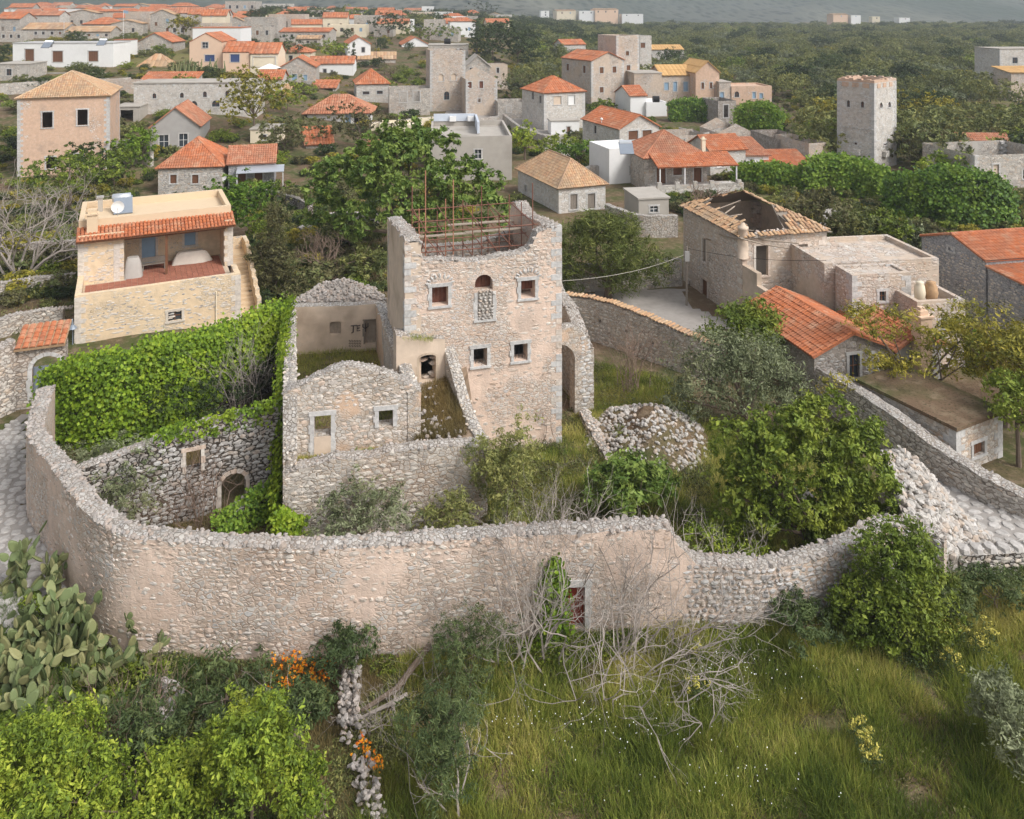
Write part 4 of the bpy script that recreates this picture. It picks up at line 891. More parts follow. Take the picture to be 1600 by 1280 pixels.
    for z in (7.1, 8.3, 9.4, 10.35):
        for t in yt: part('ledger', MB().tube([L(.85, t-.04, z), L(6.75, t-.04, z+r.normal(0, .03))], .027, 6), M['rust'], sc, True)
        for s in xs: part('transom', MB().tube([L(s+.04, .9, z+.06), L(s+.04, 6.0, z+.06)], .027, 6), M['rust'], sc, True)
    for (s0, t0, z0, s1_, t1, z1) in ((1.1, 1.2, 10.2, 2.6, 1.2, 8.3), (3.9, 3.2, 10.3, 5.4, 3.2, 8.3), (5.3, 5.6, 10.3, 6.5, 5.6, 8.3), (1.1, 5.6, 10.4, 2.5, 5.6, 8.4), (1.15, 1.2, 10.3, 1.15, 3.2, 8.4)): part('brace', MB().tube([L(s0, t0, z0), L(s1_, t1, z1)], .027, 6), M['rust'], sc, True)
    for (s0, s1_, t, z) in ((1.0, 4.4, 1.55, 8.42), (3.4, 6.7, 1.75, 8.46), (.9, 4.0, 3.5, 9.5), (3.6, 6.7, 3.55, 9.53), (3.0, 6.6, 5.2, 9.52)):
        c = (L(s0, t, z)+L(s1_, t, z))/2; part('scaffold_plank', MB().obox(c, (TU[0]*(s1_-s0)/2, TU[1]*(s1_-s0)/2, .0), (TV[0]*.14, TV[1]*.14, 0), (0, 0, .025), r.random()), M['plank'], sc, True)
tower()
# ------------------------------------------------------------------ annex and arch on the tower's far side, inner yard wall
def annex():
    root = thing('ruined_annex', 'broken arch pier and sloping rubble wall against the side of the tower', 'ruin', (2.6, 42, 0))
    a, b = (3.05, 41.4), (4.25, 41.9); p = Path([a, b]); t = prof_fn([(0, 5.0), (.6, 4.5), (1.3, 3.2)], .1, 2)
    wall(root, 'arch_wall', Path([(1.1, 40.9), (4.3, 42.0)]), -1, prof_fn([(0, 4.6), (1.6, 4.5), (2.6, 4.4), (3.4, 3.1)], .1, 3), .7, [(.2, 2.3, -1, 3.7, .9)], M['ruin'], .04)
    q = Path([(4.3, 42.0), (2.6, 47.5)]); tq = prof_fn([(0, 3.2), (2, 4.4), (5.7, 5.2)], .12, 4); w = wall(root, 'side_wall', q, -1, tq, .7, [], M['ruin'], .04)
    pieces(w, 'cap_stone', 'rock', capstones(q, tq, .7, 3, .22, (.15, .3)), M['stone_cap'], 40)
    pp = Path([(3.45, 41.7), (4.3, 42.0)]); pieces(root, 'stone', 'stone', clad(pp, -.5, prof_fn([(0, 4.3), (.9, 3.2)], 0, 1), [], lambda s, z: .95, (.14, .24), (.2, .42), .1, .02, 6), M['quoin'], 60)
annex()
def yard_wall():
    a, b = (-17.3, 31.5), (-9.9, 34.75); p = Path([a, b]); V = [wz(a, b, x, y) for x, y in ((115, 738), (180, 716), (250, 690), (310, 669), (365, 652), (438, 640))]; t = prof_fn(V, .05, 5)
    root = thing('inner_yard_wall', 'grey rubble wall inside the yard with a square window hole and an arched doorway', 'wall', (a[0], a[1], 0))
    O = [op(a, b, 291, 702, 314, 740), op(a, b, 346, 735, 384, 809, .42)]
    w = wall(root, 'wall', p, -1.4, t, .6, O, M['dry'], .04); pieces(w, 'stone', 'stone', clad(p, -1, t, [(q[0]-.12, q[1]+.12, q[2], q[3]+.15) for q in O], lambda s, z: .9, (.13, .24), (.18, .42), .12, .02, 12), M['stone_dry'], 150)
    pieces(w, 'cap_stone', 'rock', capstones(p, t, .6, 4, .22, (.14, .28)), M['stone_cap'], 60)
    frame(root, p, O[0], M['stone'], 'window_frame', .14, .02, False); frame(root, p, O[1], M['stone'], 'door_frame', .16, .03, False)
    c, d = at(352, 838, -.1), at(438, 795, -.1); q = Path([c, d]); tq = prof_fn([(0, .5), (1.2, .8), (q.L, 1.0)], .1, 2)
    r2 = thing('low_yard_wall', 'low crumbling wall with creeper beside the arched doorway', 'wall', (c[0], c[1], 0)); w = wall(r2, 'wall', q, -1.4, tq, .55, [], M['dry'], .04); pieces(w, 'cap_stone', 'rock', capstones(q, tq, .55, 7, .22, (.15, .3)), M['stone_cap'], 40)
yard_wall()
EY = Path([(-22.4, 38.9), (-20.5, 38.2), (-18.4, 38.5), (-16.6, 40.0), (-14.8, 42.4), (-13.0, 44.9)], 5)
EZ = lambda s: np.interp(s, [0, 1.9, 4, 6.5, 9.5, 12.5], [3.0, 3.9, 4.1, 4.2, 4.0, 3.9])
def ivy_walls():
    root = thing('garden_wall', 'rubble wall below the yellow house, buried under ivy', 'wall', (-18, 42, 0)); wall(root, 'wall', EY, -1, prof_fn([(0, 2.9), (1.9, 3.7), (6, 3.9), (EY.L, 3.7)], .06, 3), .6, [], M['dry'], .04)
    m = MB(); m.add(*ivy(EY, lambda s: -.4+np.clip((s-6.0)/4, 0, 1)*2.3+.6*fbm(s*.9, s*0, 5), lambda s: EZ(s)-.25+.5*fbm(s*.9, s*0, 8), 36000, .16, .75, 3, 0, None, .1, cl=.2)); solo('ivy', m, M['lf_ivy'], 'broad curtain of bright green ivy covering the wall below the yellow house', 'ivy', (-18, 39, 0))
    q = Path([BL, (-9.33, 32.6), (-9.05, 31.6)]); m = MB(); m.add(*ivy(Path([(BL[0]-.1, BL[1]+1.2), (-9.15, 31.7)]), lambda s: np.clip((s-8)*.2, -0.2, 1.5)-.3*0+(2.2 if s < 5 else .5), lambda s: 4.1 if s < 11.4 else 4.1-(s-11.4)*1.9, 13000, .15, .26, 5, 0, None, .02, cl=.12, top=.25)); solo('ivy', m, M['lf_ivy'], 'upright strip of lime green ivy hanging on the side wall of the roofless house', 'ivy', (-10.5, 38, 1))
    m = MB(); yp = Path([(-14.6, 32.7), (-9.9, 34.75)]); m.add(*ivy(yp, lambda s: 3.2, lambda s: 3.45+.07*s, 1500, .12, .1, 6, 0, None, 0, cl=.08, top=.7)); solo('ivy', m, M['lf_ivy'], 'thin fringe of ivy trailing along the top of the inner yard wall', 'ivy', (-12, 33.8, 3.2))
    m = MB(); c, d = at(335, 840, -.1), at(440, 800, -.1); m.add(*ivy(Path([c, d]), lambda s: -.3, lambda s: .35+.3*s, 2600, .12, .22, 7, cl=.12)); solo('ivy', m, M['lf_ivy2'], 'small patch of creeper on the low wall beside the arched doorway', 'ivy', (c[0], c[1], 0))
    m = MB(); m.add(*ivy(Path([(-9.3, 31.35), (-8.2, 31.55)]), lambda s: -.9, lambda s: 1.2-.6*s, 2600, .13, .3, 8, cl=.1)); solo('ivy', m, M['lf_ivy'], 'ivy clump at the bottom corner of the roofless house behind the curving wall', 'ivy', (-9, 31.4, -.5))
    m = MB(); pd = Path([(1.0, 26.55), (1.75, 26.6)]); m.add(*ivy(pd, lambda s: -.1, lambda s: 2.4-abs(s-.4)*2.0, 2600, .13, .25, 9, cl=.12)); solo('ivy', m, M['lf_ivy'], 'bright creeper growing up the front wall just beside the red door', 'ivy', (1.4, 26.5, 0))
ivy_walls()
# ------------------------------------------------------------------ gateway, street wall and curved wall behind the tower
def gateway():
    root = thing('gateway', 'arched stone gateway with a blue-grey metal gate under a small tiled canopy', 'gateway', (-23.5, 41, .7)); a, b = (-25.3, 40.7), (-23.15, 41.5); p = Path([a, b]); o = op(a, b, 50, 553, 97, 625, .62)
    wall(root, 'wall', p, -.5, prof_fn([(0, 3.68), (p.L, 3.68)], .03, 2), .7, [o], M['street_wall'], .03); frame(root, p, o, M['quoin'], 'arch_frame', .2, .03, False)
    g = infill(root, p, (o[0], o[1], o[2], o[3]-.6, 0), M['grey_metal'], 'gate', .3, 1); m = MB(); x, y, tx, ty = p.at((o[0]+o[1])/2)
    for k, (s0, s1) in enumerate(((o[0]+.05, (o[0]+o[1])/2-.02), ((o[0]+o[1])/2+.02, o[1]-.05))):
        m = MB(); c = p.pt((s0+s1)/2, (o[2]+o[3]-.6)/2, -.26); m.obox(c, (tx*(s1-s0)/2, ty*(s1-s0)/2, 0), (-ty*.02, tx*.02, 0), (0, 0, (o[3]-.75-o[2])/2)); part('gate_leaf', m, M['grey_metal'], g, True)
    A, B = p.pt(-.5, 3.76, .25), p.pt(p.L+.25, 3.76, .25); C, D = p.pt(p.L+.25, 4.25, -1.9), p.pt(-.5, 4.25, -1.9); m = MB(); flat_surf(m, A, B, C, D); rf = part('canopy_roof', m, M['tile_old'], root, True)
    m = MB(); 
    pieces(rf, 'tile', 'tile', tiles_on(A, B, C, D, .30, .42, 4), M['tile'], 120)
    a, b = (-28.5, 34.0), (-25.2, 40.6); p = Path([a, b]); t = prof_fn([(0, 3.7), (4.5, 3.75), (6.2, 3.8), (6.9, 4.1), (p.L, 4.2)], .04, 4)
    r2 = thing('street_wall', 'grey fieldstone wall along the paved street beside the gateway', 'wall', (a[0], a[1], .7)); w = wall(r2, 'wall', p, -.6, t, .6, [], M['street_wall'], .03); pieces(w, 'stone', 'stone', clad(p, .3, t, [], lambda s, z: .85, (.14, .26), (.2, .48), .1, .015, 14), M['stone_grey'], 110)
    pieces(w, 'cap_stone', 'rock', capstones(p, t, .6, 7, .24, (.18, .34)), M['stone_cap'], 40)
gateway()
def back_curve():
    P = [(878, 462), (930, 470), (990, 488), (1040, 508), (1090, 530), (1130, 545)]; zt = (2.5, 2.6, 2.6, 2.45, 2.2, 1.9)
    pts = [at(x, y, z) for (x, y), z in zip(P, zt)]; p = Path(pts, 5); t = prof_fn([(p.L*i/5, z) for i, z in enumerate(zt)], .05, 6)
    root = thing('boundary_wall', 'curved rubble boundary wall with putlog holes and a tiled coping behind the tower', 'wall', (*pts[2], 0)); r = np.random.default_rng(2)
    O = [(s, s+.18, z, z+.17, 0) for s, z in ((1.0, 1.2), (1.5, .6), (2.6, 1.3), (3.3, .7), (4.6, 1.2), (5.6, .4), (6.5, 1.0), (7.5, .2), (8.6, .7))]
    w = wall(root, 'wall', p, -2, t, .6, O, M['ruin'], .04, .4); pieces(w, 'stone', 'stone', clad(p, -.5, t, O, lambda s, z: .75, (.14, .24), (.2, .45), .1, .012, 16), M['stone_grey'], 90)
    pieces(w, 'coping_tile', 'tile', [(p.pt(s, float(t(s))+.06, -.3), (0.24*p.at(s)[2], .24*p.at(s)[3], 0), (-.7*p.at(s)[3], .7*p.at(s)[2], 0), (0, 0, .12)) for s in np.arange(.2, p.L-.1, .25)], M['tile_old'], 80)
back_curve()
# ------------------------------------------------------------------ the yellow house
def site(px, py, lo=14, hi=720):
    d = np.concatenate([np.arange(lo, 120, .25), np.arange(120, hi, 1.0)]); X = (px-800)/F*d; g = T(X, d)-(CZ-(py-YH)*d/F)
    k = np.nonzero(g >= 0)[0]; i = k[0] if len(k) else len(d)-1; return float(X[i]), float(d[i]), float(T(X[i], d[i]))
def yellow_house():
    th = 26*math.pi/180; O = (-26.9, 49.2, 0.0); W, D0, D1 = 9.75, 4.2, 11.2
    root = thing('terrace_house', 'yellow rendered stone house with a tiled porch and walled roof terrace above the ivy', 'house', O, th)
    zf, zp = 2.7, 3.33; m = MB()
    panel(m, (0, 0), (1, 0), W, -1.5, zp, [(5.3, 6.1, .9, 1.5, 0, 'k')]); panel(m, (W, 0), (0, 1), D1, -1.5, zf, []); panel(m, (0, D1), (0, -1), D1, -1.5, zf, [])
    t = .36
    m.box(0, .003, zp-.004, W, t, zp+.05); m.poly([(t, t, zf), (W-t, t, zf), (W-t, t, zp), (t, t, zp)])
    m.box(-.0, .37, zf-.01, t, D0-.005, zp+.02); m.box(W-t, .37, zf-.01, W, 2.3, zp+.02)
    # upper rooms: closed room on one side, porch recess, pier
    h = 6.0; rw = 2.75; pb = 7.3
    panel(m, (0, D0), (1, 0), rw, zf, h, []); panel(m, (rw, D0), (0, 1), pb-D0, zf, h, []); panel(m, (rw, pb), (1, 0), W-rw-.5, zf, h, [(1.15, 2.05, zf, 4.75, 0, 'db'), (4.0, 4.75, 3.65, 4.6, 0, 'b')])
    panel(m, (W-.55, pb), (0, -1), pb-D0, zf, h, []); panel(m, (W-.55, D0), (1, 0), .55, zf, h, []); panel(m, (W, D0), (0, 1), D1-D0, zf, h, []); panel(m, (0, D1), (0, -1), D1-D0, zf, h, []); panel(m, (W, D1), (-1, 0), W, -1.5, 6.75, [])
    part('wall', m, M['yellow'], root)
    m = MB(); zr, zq = 6.25, 6.75; y0 = 5.25
    m.poly([(.3, y0+.3, zr), (W-.3, y0+.3, zr), (W-.3, D1-.3, zr), (.3, D1-.3, zr)])
    for a, b, c, d in ((0, y0, W, y0+.32), (0, D1-.32, W, D1+.01), (0, y0+.325, .32, D1-.325), (W-.32, y0+.325, W, D1-.325)): m.box(a, b, 5.9, c, d, zq)
    part('roof', m, M['smooth_y'], root)
    fo = MB(); r = rg
    m = MB(); m.poly([(t, t, zf), (W-t, t, zf), (W-t, pb, zf), (t, pb, zf)]); fl = part('terrace_floor', m, M['mortar'], root)
    P = [((x+.17, y+.17, zf+.02), (.33, 0, 0), (0, .33, 0), (0, 0, .03)) for x in np.arange(.45, W-.85, .345) for y in np.arange(.45, pb-.4, .345) if not (x < rw and y > D0-.35)]
    pieces(fl, 'floor_tile', 'plank', P, M['floor_tile'], 300, world=False)
    A, B, C, D = (-.12, D0-.5, 5.66), (W+.15, D0-.5, 5.66), (W+.15, y0, 6.2), (-.12, y0, 6.2); m = MB(); flat_surf(m, A, B, C, D, .1); rf = part('porch_roof', m, M['brown'], root); pieces(rf, 'tile', 'tile', tiles_on(A, B, C, D, .235, .36, 3), M['tile'], 200, world=False)
    part('post', MB().box(5.3, D0-.2, zf, 5.46, D0-.04, 5.6), M['brown'], root); part('beam', MB().box(rw, D0-.22, 5.42, W-.5, D0-.06, 5.58), M['brown'], root)
    for q, dr in (((1.15, 2.05, zf, 4.75, 0, 'db'), 1), ((4.0, 4.75, 3.65, 4.6, 0, 'b'), 0)): fit_opening(root, (rw, pb), (1, 0), q, M['quoin_y'], .06)
    fit_opening(root, (0, 0), (1, 0), (5.3, 6.1, .9, 1.5, 0, 'k'), M['quoin_y'])
    for cx, sx, z0, z1, y in ((0, 1, 0, 3.2, 0), (W, -1, 0, 3.2, 0), (0, 1, zf, 5.5, D0), (W, -1, zf, 5.5, D0), (rw-.62, 1, zf, 5.4, D0)):
        z = z0; i = 0
        while z < z1-.2:
            hh = r.uniform(.26, .38); L = .6 if i % 2 else .36; i += 1; x0 = cx-sx*.015; x1 = cx+sx*L; part('quoin', MB().box(min(x0, x1), y-.02, z, max(x0, x1), y+.25, z+hh-.015, r.random()), M['quoin_y'], root); z += hh
    # a few dark stones showing in the render
    P = [];
    for _ in range(95):
        x, z = r.uniform(.4, W-.4), r.uniform(.2, 3.15); P.append(((x, .035, z), (r.uniform(.16, .36), 0, r.normal(0, .02)), (0, .1, 0), (0, 0, r.uniform(.07, .13))))
    pieces(root, 'wall_stone', 'stone', P, M['stone_dry'], 95, world=False)
    P = [((r.uniform(.3, W-.3), .03, r.uniform(.1, 3.2)), (r.uniform(.25, .5), 0, 0), (0, .085, 0), (0, 0, r.uniform(.1, .2))) for _ in range(160)]+[((r.uniform(.3, rw-.7), D0+.03, r.uniform(2.9, 5.4)), (r.uniform(.25, .5), 0, 0), (0, .085, 0), (0, 0, r.uniform(.1, .18))) for _ in range(40)]
    pieces(root, 'wall_stone', 'stone', P, M['quoin_y'], 60, world=False)
    m = MB().box(.5, D0+.35, 5.7, 1.15, D0+.95, 7.2); m.box(.42, D0+.27, 7.2, 1.23, D0+1.03, 7.3); m.box(.55, D0+.4, 7.3, 1.1, D0+.9, 7.55); part('chimney', m, M['smooth_y'], root)
    part('downpipe', MB().tube([(8.2, -.05, 0), (8.2, -.05, 2.4)], .05, 6), M['cream'], root)
    # stairs on the far side
    m = MB(); n = 14
    for i in range(n): m.box(W+.01, 6.6-i*.42-.42, -1, W+1.15, 6.6-i*.42, 2.7-(i+1)*.19)
    m.box(W+.01, 6.6, -1, W+1.15, 8.2, 2.7); part('stairs', m, M['smooth_y'], root)
    m = MB()
    for i in range(7): m.box(W+1.16, 6.6-i*.84-.84, -1, W+1.45, 6.6-i*.84, 3.45-i*.36)
    m.box(W+1.16, 6.605, -1, W+1.45, 8.2, 3.6); m.box(W+.01, 8.2, -1, W+1.45, 8.45, 3.6); part('stair_parapet', m, M['yellow'], root)
    Rm = np.array(Matrix.Translation(O) @ Matrix.Rotation(th, 4, 'Z')); g = lambda x, y, z: tuple((Rm @ np.array([x, y, z, 1]))[:3])
    s = thing('solar_water_heater', 'grey solar water heater with a tank on the flat roof of the yellow house', 'water heater', g(2.6, D1-2.3, 6.25), th)
    part('tank', MB().tube([(-.65, .5, .95), (-.6, .5, .95), (.6, .5, .95), (.65, .5, .95)], [.1, .3, .3, .1], 12), M['steel'], s, smooth=True); m = MB(); m.obox((.1, -.25, .55), (.62, 0, 0), (0, .62, .5), (0, .03, -.04)); part('panel', m, M['grey_metal'], s)
    m = MB(); [m.tube([(x, y, 0), (x, y, zz)], .025, 5) for x in (-.5, .6) for y, zz in ((.5, .8), (-.7, .2))]; part('stand', m, M['steel'], s)
    s = thing('satellite_dish', 'white satellite dish beside the solar heater on the yellow house', 'satellite dish', g(2.35, y0+.9, 6.25), th); dish(s, .42)
    s = thing('stovepipe', 'grey capped flue pipe on the flat roof of the yellow house', 'chimney pipe', g(1.2, D1-1.5, 6.25), th); part('pipe', MB().box(-.16, -.16, 0, .16, .16, 1.0), M['concrete'], s); part('cap', MB().box(-.24, -.24, 1.0, .24, .24, 1.12), M['grey_pl'], s)
    m = MB(); blob(m, (0, 0, 0), .62, .5, 1.35, 1, 14); solo('covered_grill', m, M['cloth_grey'], 'upright grill under a wrinkled grey cover on the terrace by the blue door', 'covered grill', g(rw+.55, D0+.35, zf+.02), th, world=False, smooth=True)
    m = MB(); blob(m, (0, 0, 0), 1.35, .5, .85, 2, 20, .35); solo('covered_sofa', m, M['cloth'], 'long sofa draped in a cream cover at the side of the porch', 'covered sofa', g(W-2.6, pb-1.1, zf+.02), th, world=False, smooth=True)
    s = thing('bench', 'low dark wooden bench below the blue door on the terrace', 'bench', g(rw+1.9, D0+1.4, zf+.02), th); part('seat', MB().box(-.8, -.2, .4, .8, .2, .46), M['oldwood'], s); part('backrest', MB().box(-.8, .17, .5, .8, .21, .85), M['oldwood'], s)
    for x in (-.7, .7): part('leg', MB().box(x-.05, -.18, 0, x+.05, .18, .4), M['oldwood'], s)
    s = thing('wall_lamp', 'grey bell-shaped lamp on a bracket at the corner of the yellow house', 'lamp', g(-.1, -.1, 1.0), th); part('bracket', MB().tube([(0, 0, -.8), (0, 0, .9), (0, -.3, 1.1)], .035, 6), M['grey_metal'], s); part('lamp_shade', MB().lathe((0, -.3, .55), [(.28, 0), (.22, .1), (.08, .22), (.04, .5)], 10), M['grey_metal'], s)
def dish(root, r):
    m = MB(); n = 14; V = [(0, .12*r, 1.0)]+[(r*.55*math.cos(a), .06*r-r*.0, 1.0+r*.55*math.sin(a)) for a in np.arange(n)*2*math.pi/n]+[(r*math.cos(a), -.12*r, 1.0+r*math.sin(a)) for a in np.arange(n)*2*math.pi/n]
    m.add(V, [[0, 1+i, 1+(i+1) % n] for i in range(n)]); m.add(V, [[1+i, 1+(i+1) % n, 1+n+(i+1) % n, 1+n+i] for i in range(n)]); part('dish', m, M['white'], root, smooth=True); part('mast', MB().tube([(0, .1, 0), (0, .1, 1.0)], .03, 6), M['steel'], root)
    part('feed_arm', MB().tube([(0, -.1, 1-r*.9), (0, -r*1.1, 1.0)], .015, 5), M['steel'], root)
def blob(m, c, rx, ry, h, seed, n=14, fold=.12):
    P = []; L = 7
    for k in range(L):
        f = k/(L-1); s = 1-.28*f-.35*max(0, f-.8)*2
        for i in range(n): a = 2*math.pi*i/n; w = 1+fold*.35*math.sin(a*5+seed+f*2)*(1-f*.6); e = .55; ca, sa = math.cos(a), math.sin(a); P.append((c[0]+rx*s*w*math.copysign(abs(ca)**e, ca), c[1]+ry*s*w*math.copysign(abs(sa)**e, sa), c[2]+h*f-.05*(1-f)))
    m.add(P, [[k*n+i, k*n+(i+1) % n, (k+1)*n+(i+1) % n, (k+1)*n+i] for k in range(L-1) for i in range(n)]); m.add(P[-n:], [list(range(n))])
yellow_house()
# ------------------------------------------------------------------ houses close on the far right
def broken_house():
    root = house('broken_roof_house', 'derelict two-storey stone house whose old tiled roof has fallen in', (1160, 505, 0), 14, 1291, 369, 8.8, None, 0, 'far_warm', Fo=[(1181, 383, 1200, 432, 'v'), (1246, 381, 1262, 412, 'o')], Lo=[(1098, 374, 1103, 408, 'o'), (1096, 440, 1105, 474, 'd'), (1076, 440, 1079, 452, 'v')], frm='stone', cat='derelict house', quo=True, base=-2)
    w, h, dp = root['w'], root['h'], root['dep']; r = np.random.default_rng(8); ri = 1.65; o = .3; ze = h-.05
    A, B, C, D = (-o, -o, ze), (w+o, -o, ze), (w+o, dp+o, ze), (-o, dp+o, ze); R1, R2 = (w/2, w/2, h+ri), (w/2, dp-w/2, h+ri)
    P = []
    for k, pl in enumerate(((A, B, R1, R1), (B, C, R2, R1), (C, D, R2, R2), (D, A, R1, R2))):
        for q in tiles_on(*pl, .27, .38, 6+k, .06, .05):
            x, y, z = q[0]; f = float(fbm(x*.5+3, y*.5+k, 9)); up = (z-ze)/(h+ri-ze)
            if k == 0 and (x < w*.5+1.2*(f-.5)*2 and up > .10 and f > .22): continue
            if k == 3 and up > .34 and f > .26 and y < dp*.8: continue
            if k == 1 and up > .42 and y < dp*.6 and f > .40: continue
            P.append(q)
    m = MB(); n = 26
    for k, (a, b, c, d) in enumerate(((A, B, R1, R1), (B, C, R2, R1), (C, D, R2, R2), (D, A, R1, R2))):
        a, b, c, d = map(np.array, (a, b, c, d))
        for i in range(n):
            for j in range(n):
                f4 = [(a*(1-u)+b*u)*(1-v)+(d*(1-u)+c*u)*v for u, v in ((i/n, j/n), ((i+1)/n, j/n), ((i+1)/n, (j+1)/n), (i/n, (j+1)/n))]; x, y, z = sum(f4)/4; f = float(fbm(x*.5+3, y*.5+k, 9)); up = (z-ze)/(h+ri-ze)
                if (k == 0 and x < w*.5+1.2*(f-.5)*2 and up > .10 and f > .22) or (k == 3 and up > .34 and f > .26 and y < dp*.8) or (k == 1 and up > .42 and y < dp*.6 and f > .40): continue
                m.poly([p-[0, 0, .05] for p in f4])
    rf = part('roof', m, M['oldwood'], root); pieces(rf, 'tile', 'tile', P, M['tile_old'], 300, world=False)
    for k in range(17):
        if k < 7: a = np.array(A)*(1-k/9)+np.array(D)*(k/9); e = np.array([w*r.uniform(.3, .62), a[1]+r.normal(0, .8), h+r.uniform(-1.4, 1.1)])
        elif k < 13: a = np.array(A)*(1-(k-7)/10)+np.array(B)*((k-7)/10); e = np.array([a[0]+r.normal(0, .9), dp*r.uniform(.25, .5), h+r.uniform(-1.5, 1.3)])
        else: a = np.array([r.uniform(.5, w-.5), r.uniform(.6, dp*.6), h-r.uniform(1, 2)]); e = a+np.array([r.normal(0, 1.2), r.normal(0, 1.2), r.uniform(.3, 1.4)])
        part('rafter', MB().tube([a, (a+e)/2-[0, 0, .08], e], .055, 5), M['plank'], root)
    rw_ = []
    for _ in range(160): rw_.append(rand_rock(r, (r.choice([r.uniform(0, w), r.uniform(0, w), .2, w-.2]), r.uniform(-.1, .5), h+r.uniform(-.05, .15)), r.uniform(.14, .3)))
    pieces(root, 'wall_top_stone', 'rock', rw_, M['stone'], 40, world=False)
    m = MB(); m.poly([(.2, .2, 2.7), (w-.2, .2, 2.7), (w-.2, dp-.2, 2.7), (.2, dp-.2, 2.7)]); part('upper_floor', m, M['plank'], root)
    part('chimney', MB().lathe((.1, .1, h-1.5), [(.36, 0), (.34, 1.2), (.30, 1.9), (.36, 1.95), (.36, 2.1), (.2, 2.15), (.12, 2.35)], 12), M['plaster'], root, smooth=True)
    clad_house(root, 'fl', M['stone'], 3, .8, cap=90)
    # broken front wing with a terrace floor
    m = MB().box(.35, -3.6, -1.5, w-.8, -.01, 2.0); part('front_wing', m, M['ruin'], root); m = MB().box(.0, -3.9, -1.5, .34, -.012, 3.1); m.box(.0, -1.8, 3.1, .34, -.012, 3.9); part('wing_wall', m, M['plaster'], root)
    for (a, b) in (((4.3, -3.7), (4.5, -.02)),):
        Rm = np.linalg.inv(INV[root.name]); wa, wb = [tuple((Rm @ np.array([*p, 0, 1]))[:2]) for p in (a, b)]; p = Path([wb, wa]); t = prof_fn([(0, 4.3), (1.2, 4.0), (2.0, 3.2), (3.7, 2.5)], .08, 2); ww = wall(root, 'wing_wall', p, 0, t, .5, [], M['plaster'], .04); pieces(ww, 'cap_stone', 'rock', capstones(p, t, .5, 2, .22, (.15, .28)), M['stone_cap'], 20)
    s = thing('utility_pole', 'thin grey utility pole against the derelict house with the broken roof', 'pole', (*at(1073, 478, 0), 0)); part('pole', MB().tube([(0, 0, -.5), (0, 0, 4.2)], [.09, .07], 8), M['oldwood'], s); part('meter_box', MB().box(-.16, -.22, 3.2, .16, -.09, 3.9), M['grey_pl'], s)
broken_house()
def orange_house():
    root = house('red_tiled_house', 'low rubble house with a bright orange tiled gable roof, behind the big green tree', (0, 0, 0), 14.3, None, None, 7.0, None, 0, 'dark_rub', loc=(16.1, 42.6), w=4.6, h=2.6, Fo=[(1327, 553, 1343, 592, 'k')], base=-2)
    def gab(root, w, dp, h, ri, seed, tn):
        m = MB(); [m.poly([(0, y, h), (w, y, h), (w/2, y, h+ri)]) for y in (0, dp)]; part('gable', m, M['dark_rub'], root); o = .22; sl = ri/(w/2); ze = h+.06-o*sl
        A, B, C, D, R1, R2 = (-o, -o, ze), (w+o, -o, ze), (w+o, dp+o, ze), (-o, dp+o, ze), (w/2, -o, h+ri+.06), (w/2, dp+o, h+ri+.06)
        m = MB(); flat_surf(m, D, A, R1, R2, .08); flat_surf(m, B, C, R2, R1, .08); rf = part('roof', m, M[tn], root); pieces(rf, 'tile', 'tile', tiles_on(D, A, R1, R2, .22, .34, seed)+tiles_on(B, C, R2, R1, .22, .34, seed+1), M[tn], 300, world=False)
        m = MB(); ridge(m, R1, R2, .11); part('ridge_tiles', m, M[tn], rf)
    gab(root, 4.6, 7.0, 2.6, .95, 3, 'tile')
    r2 = house('red_tiled_annex', 'small orange tiled house with a tall pale chimney beside the low rubble house', (0, 0, 0), 14.3, None, None, 5.0, None, 0, 'grey_pl', loc=(21.3, 44.4), w=3.0, h=2.15, base=-2, Fo=[(1420, 558, 1432, 590, 'k')]); gab(r2, 3.0, 5.0, 2.15, .8, 9, 'tile')
    m = MB().box(1.0, -.75, -1, 1.75, -.01, 4.0); m.box(.93, -.82, 4.0, 1.82, .06, 4.1); m.box(1.1, -.6, 4.1, 1.6, -.1, 4.35); m.box(1.2, -.5, 4.36, 1.5, -.2, 4.5); part('chimney', m, M['peach'], r2)
    p = Path([(15.95, 43.4), (17.1, 39.8), (17.9, 37.6), (18.9, 35.6), (20.7, 33.0), (24.0, 29.8)], 5); t = prof_fn([(0, 1.9), (3.5, 2.0), (6, 1.9), (9, 1.35), (12, 1.0), (p.L, .9)], .04, 3)
    rr = thing('lane_wall', 'long grey dry-stone wall running down beside the lane past the green tree', 'wall', (18, 38, 0)); w = wall(rr, 'wall', p, -1.5, t, .7, [], M['street_wall'], .04); pieces(w, 'stone', 'stone', clad(p, -.6, t, [], lambda s, z: .9, (.11, .2), (.2, .5), .1, .015, 19), M['stone_grey'], 150); pieces(w, 'cap_stone', 'rock', capstones(p, t, .7, 5, .26, (.18, .34), rows=2), M['stone_cap'], 60)
    clad_house(root, 'f', M['stone_dry'], 5, .9, cap=60)
    hut = house('flat_roof_hut', 'small stone building with a flat earthen roof and brown window beside the lane wall', (1494, 745, 0), 27, 1566, 672, 5.2, 'flat', 0, 'ruin', 'ground', Fo=[(1521, 688, 1538, 714, 'w')], base=-1, quo=True); clad_house(hut, 'fl', M['stone_grey'], 6, .8, cap=70)
    s = thing('swing_frame', 'white metal A-shaped swing frame in the yard of the low rubble house', 'swing frame', (*at(1354, 607, .4), .4))
    for x0, x1, nm in ((-.1, -.25, 'leg'), (.45, .95, 'leg')): part(nm, MB().tube([(x0, 0, 1.6), (x1, -.2, 0)], .03, 6), M['white'], s)
    part('top_bar', MB().tube([(-.1, 0, 1.6), (.45, 0, 1.6)], .03, 6), M['white'], s)
orange_house()
